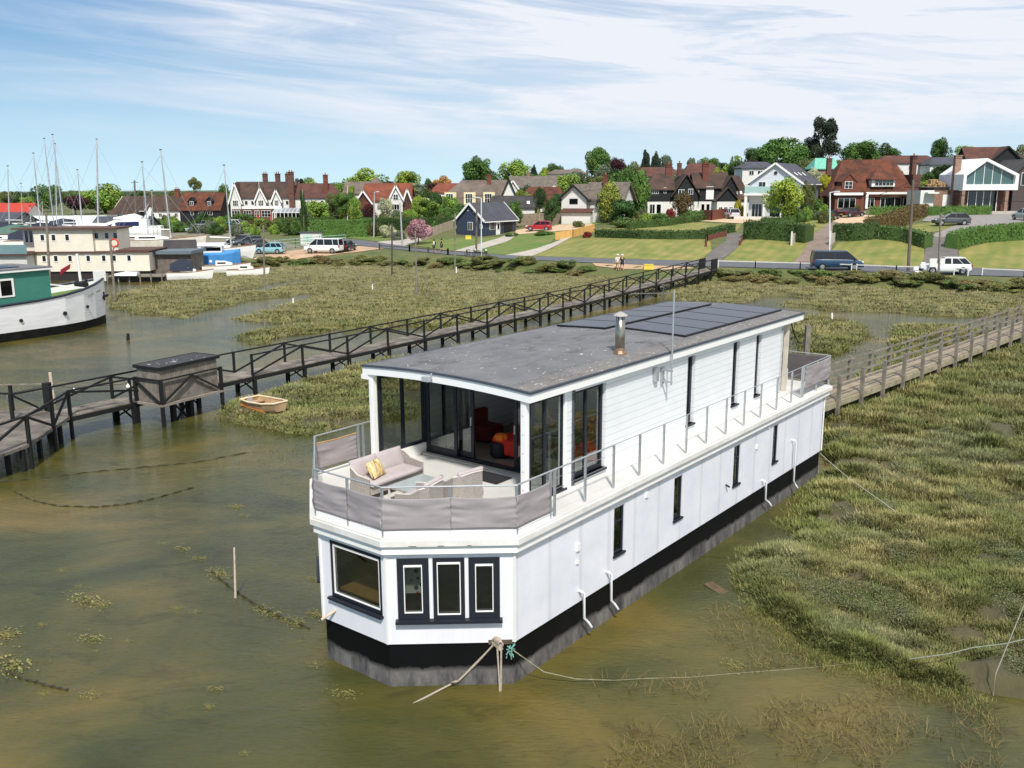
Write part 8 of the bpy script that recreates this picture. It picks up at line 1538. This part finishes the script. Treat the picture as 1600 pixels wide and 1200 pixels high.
for x in (9.0, 12.5): f = MB().b2(x-.55, x+.55, yo-.04, yo+.05, 3.0, 4.25).build('window', wf, bg_) if side > 0 else MB().b2(x-.55, x+.55, yo-.05, yo+.04, 3.0, 4.25).build('window', wf, bg_); MB().b2(x-.38, x+.38, yo+side*.055-.012, yo+side*.055+.012, 3.13, 4.12).build('pane', dglz, f)
MB().b2(CX+1.5, CX+5, y0b+1, y1b-1, 4.87, 4.92).build('solar_panel', sol, bg_)
ys = (BB/2+bw_at(5)*1.0) if side > 0 else (BB/2-bw_at(5)*1.0)
def sidept(x, f): return (x, BB/2+side*bw_at(x)*1.005)
for x, z, r_ in ((2.9, 1.65, .12), (8.4, 1.35, .12), (5.1, 1.45, .15)): p = sidept(x, 0); MB().lathe([(r_, -.04), (r_, .04)], (p[0], p[1]+side*.02, z), 14, 'Y').build('porthole', trim, bg_)
# name board lettering on the bow (too small in the photo to read)
p0, p1 = sidept(.9, 0), sidept(2.6, 0); MB().bar((p0[0], p0[1]+side*.03, 2.62), (p1[0], p1[1]+side*.03, 2.42), .03, .16).build('name_board', mat('name_board', 'b9b4a8', .6, .25, 30), bg_)
MB().b2(-.1, .7, BB/2-.2, BB/2+.2, 3.2, 4.0).build('stem_head', wf, bg_); MB().tube([(1.9, BB/2, 2.6), (2.0, BB/2, 5.4)], .10, 8).build('short_mast', wf, bg_); wl_ = MB(); wl_.lathe([(.28, -.5), (.28, .5)], (1.9, BB/2, 3.1), 12, 'Y'); wl_.build('windlass', trim, bg_)
MB().bar((CX, BB/2-side*.5, 3.6), (2.2, BB/2+side*1.3, 2.9), .09).build('white_spar', wf, bg_)
an = MB(); q = Vector((.35, BB/2+side*.35, 2.05)); an.bar(q+Vector((0, 0, -.3)), q+Vector((0, 0, .35)), .12); an.bar(q+Vector((-.3, side*.1, .1)), q+Vector((.35, side*.1, -.1)), .16); an.build('anchor', trim, bg_)
fl_ = MB(); q = Vector((2.6, BB/2, 4.2)); fl_.add([q+Vector((.0, 0, .5)), q+Vector((.9, .1, .15)), q+Vector((1.0, .1, -.25)), q+Vector((.1, 0, .15))], [(0, 1, 2, 3)]); fo_ = fl_.build('red_flag', mat('red_flag', '9a2230', .8, .1, 3), bg_); fo_.modifiers.new('t', 'SOLIDIFY').thickness = .02
# distant shore
far = mat('far_woods', '6c7a62', .9, .2, .02, col2='5a6a58'); m_ = MB(); xs_ = np.arange(-900, 1300, 30); top_ = [at(60, 301.5, 900).z + 2.5*float(fbm(np.array([x/1.]), np.array([0.]), 90, 3, 5)[0]) for x in xs_]
m_.loft([[(x, 905, -6), (x, 900, z-.8), (x, 910, z), (x, 960, z), (x, 980, -6)] for x, z in zip(xs_, top_)]).build('far_treeline', far, None); o = bpy.data.objects['far_treeline']; tag(o, 'distant low wooded shore on the horizon behind the boatyard', 'woodland', kind='stuff')
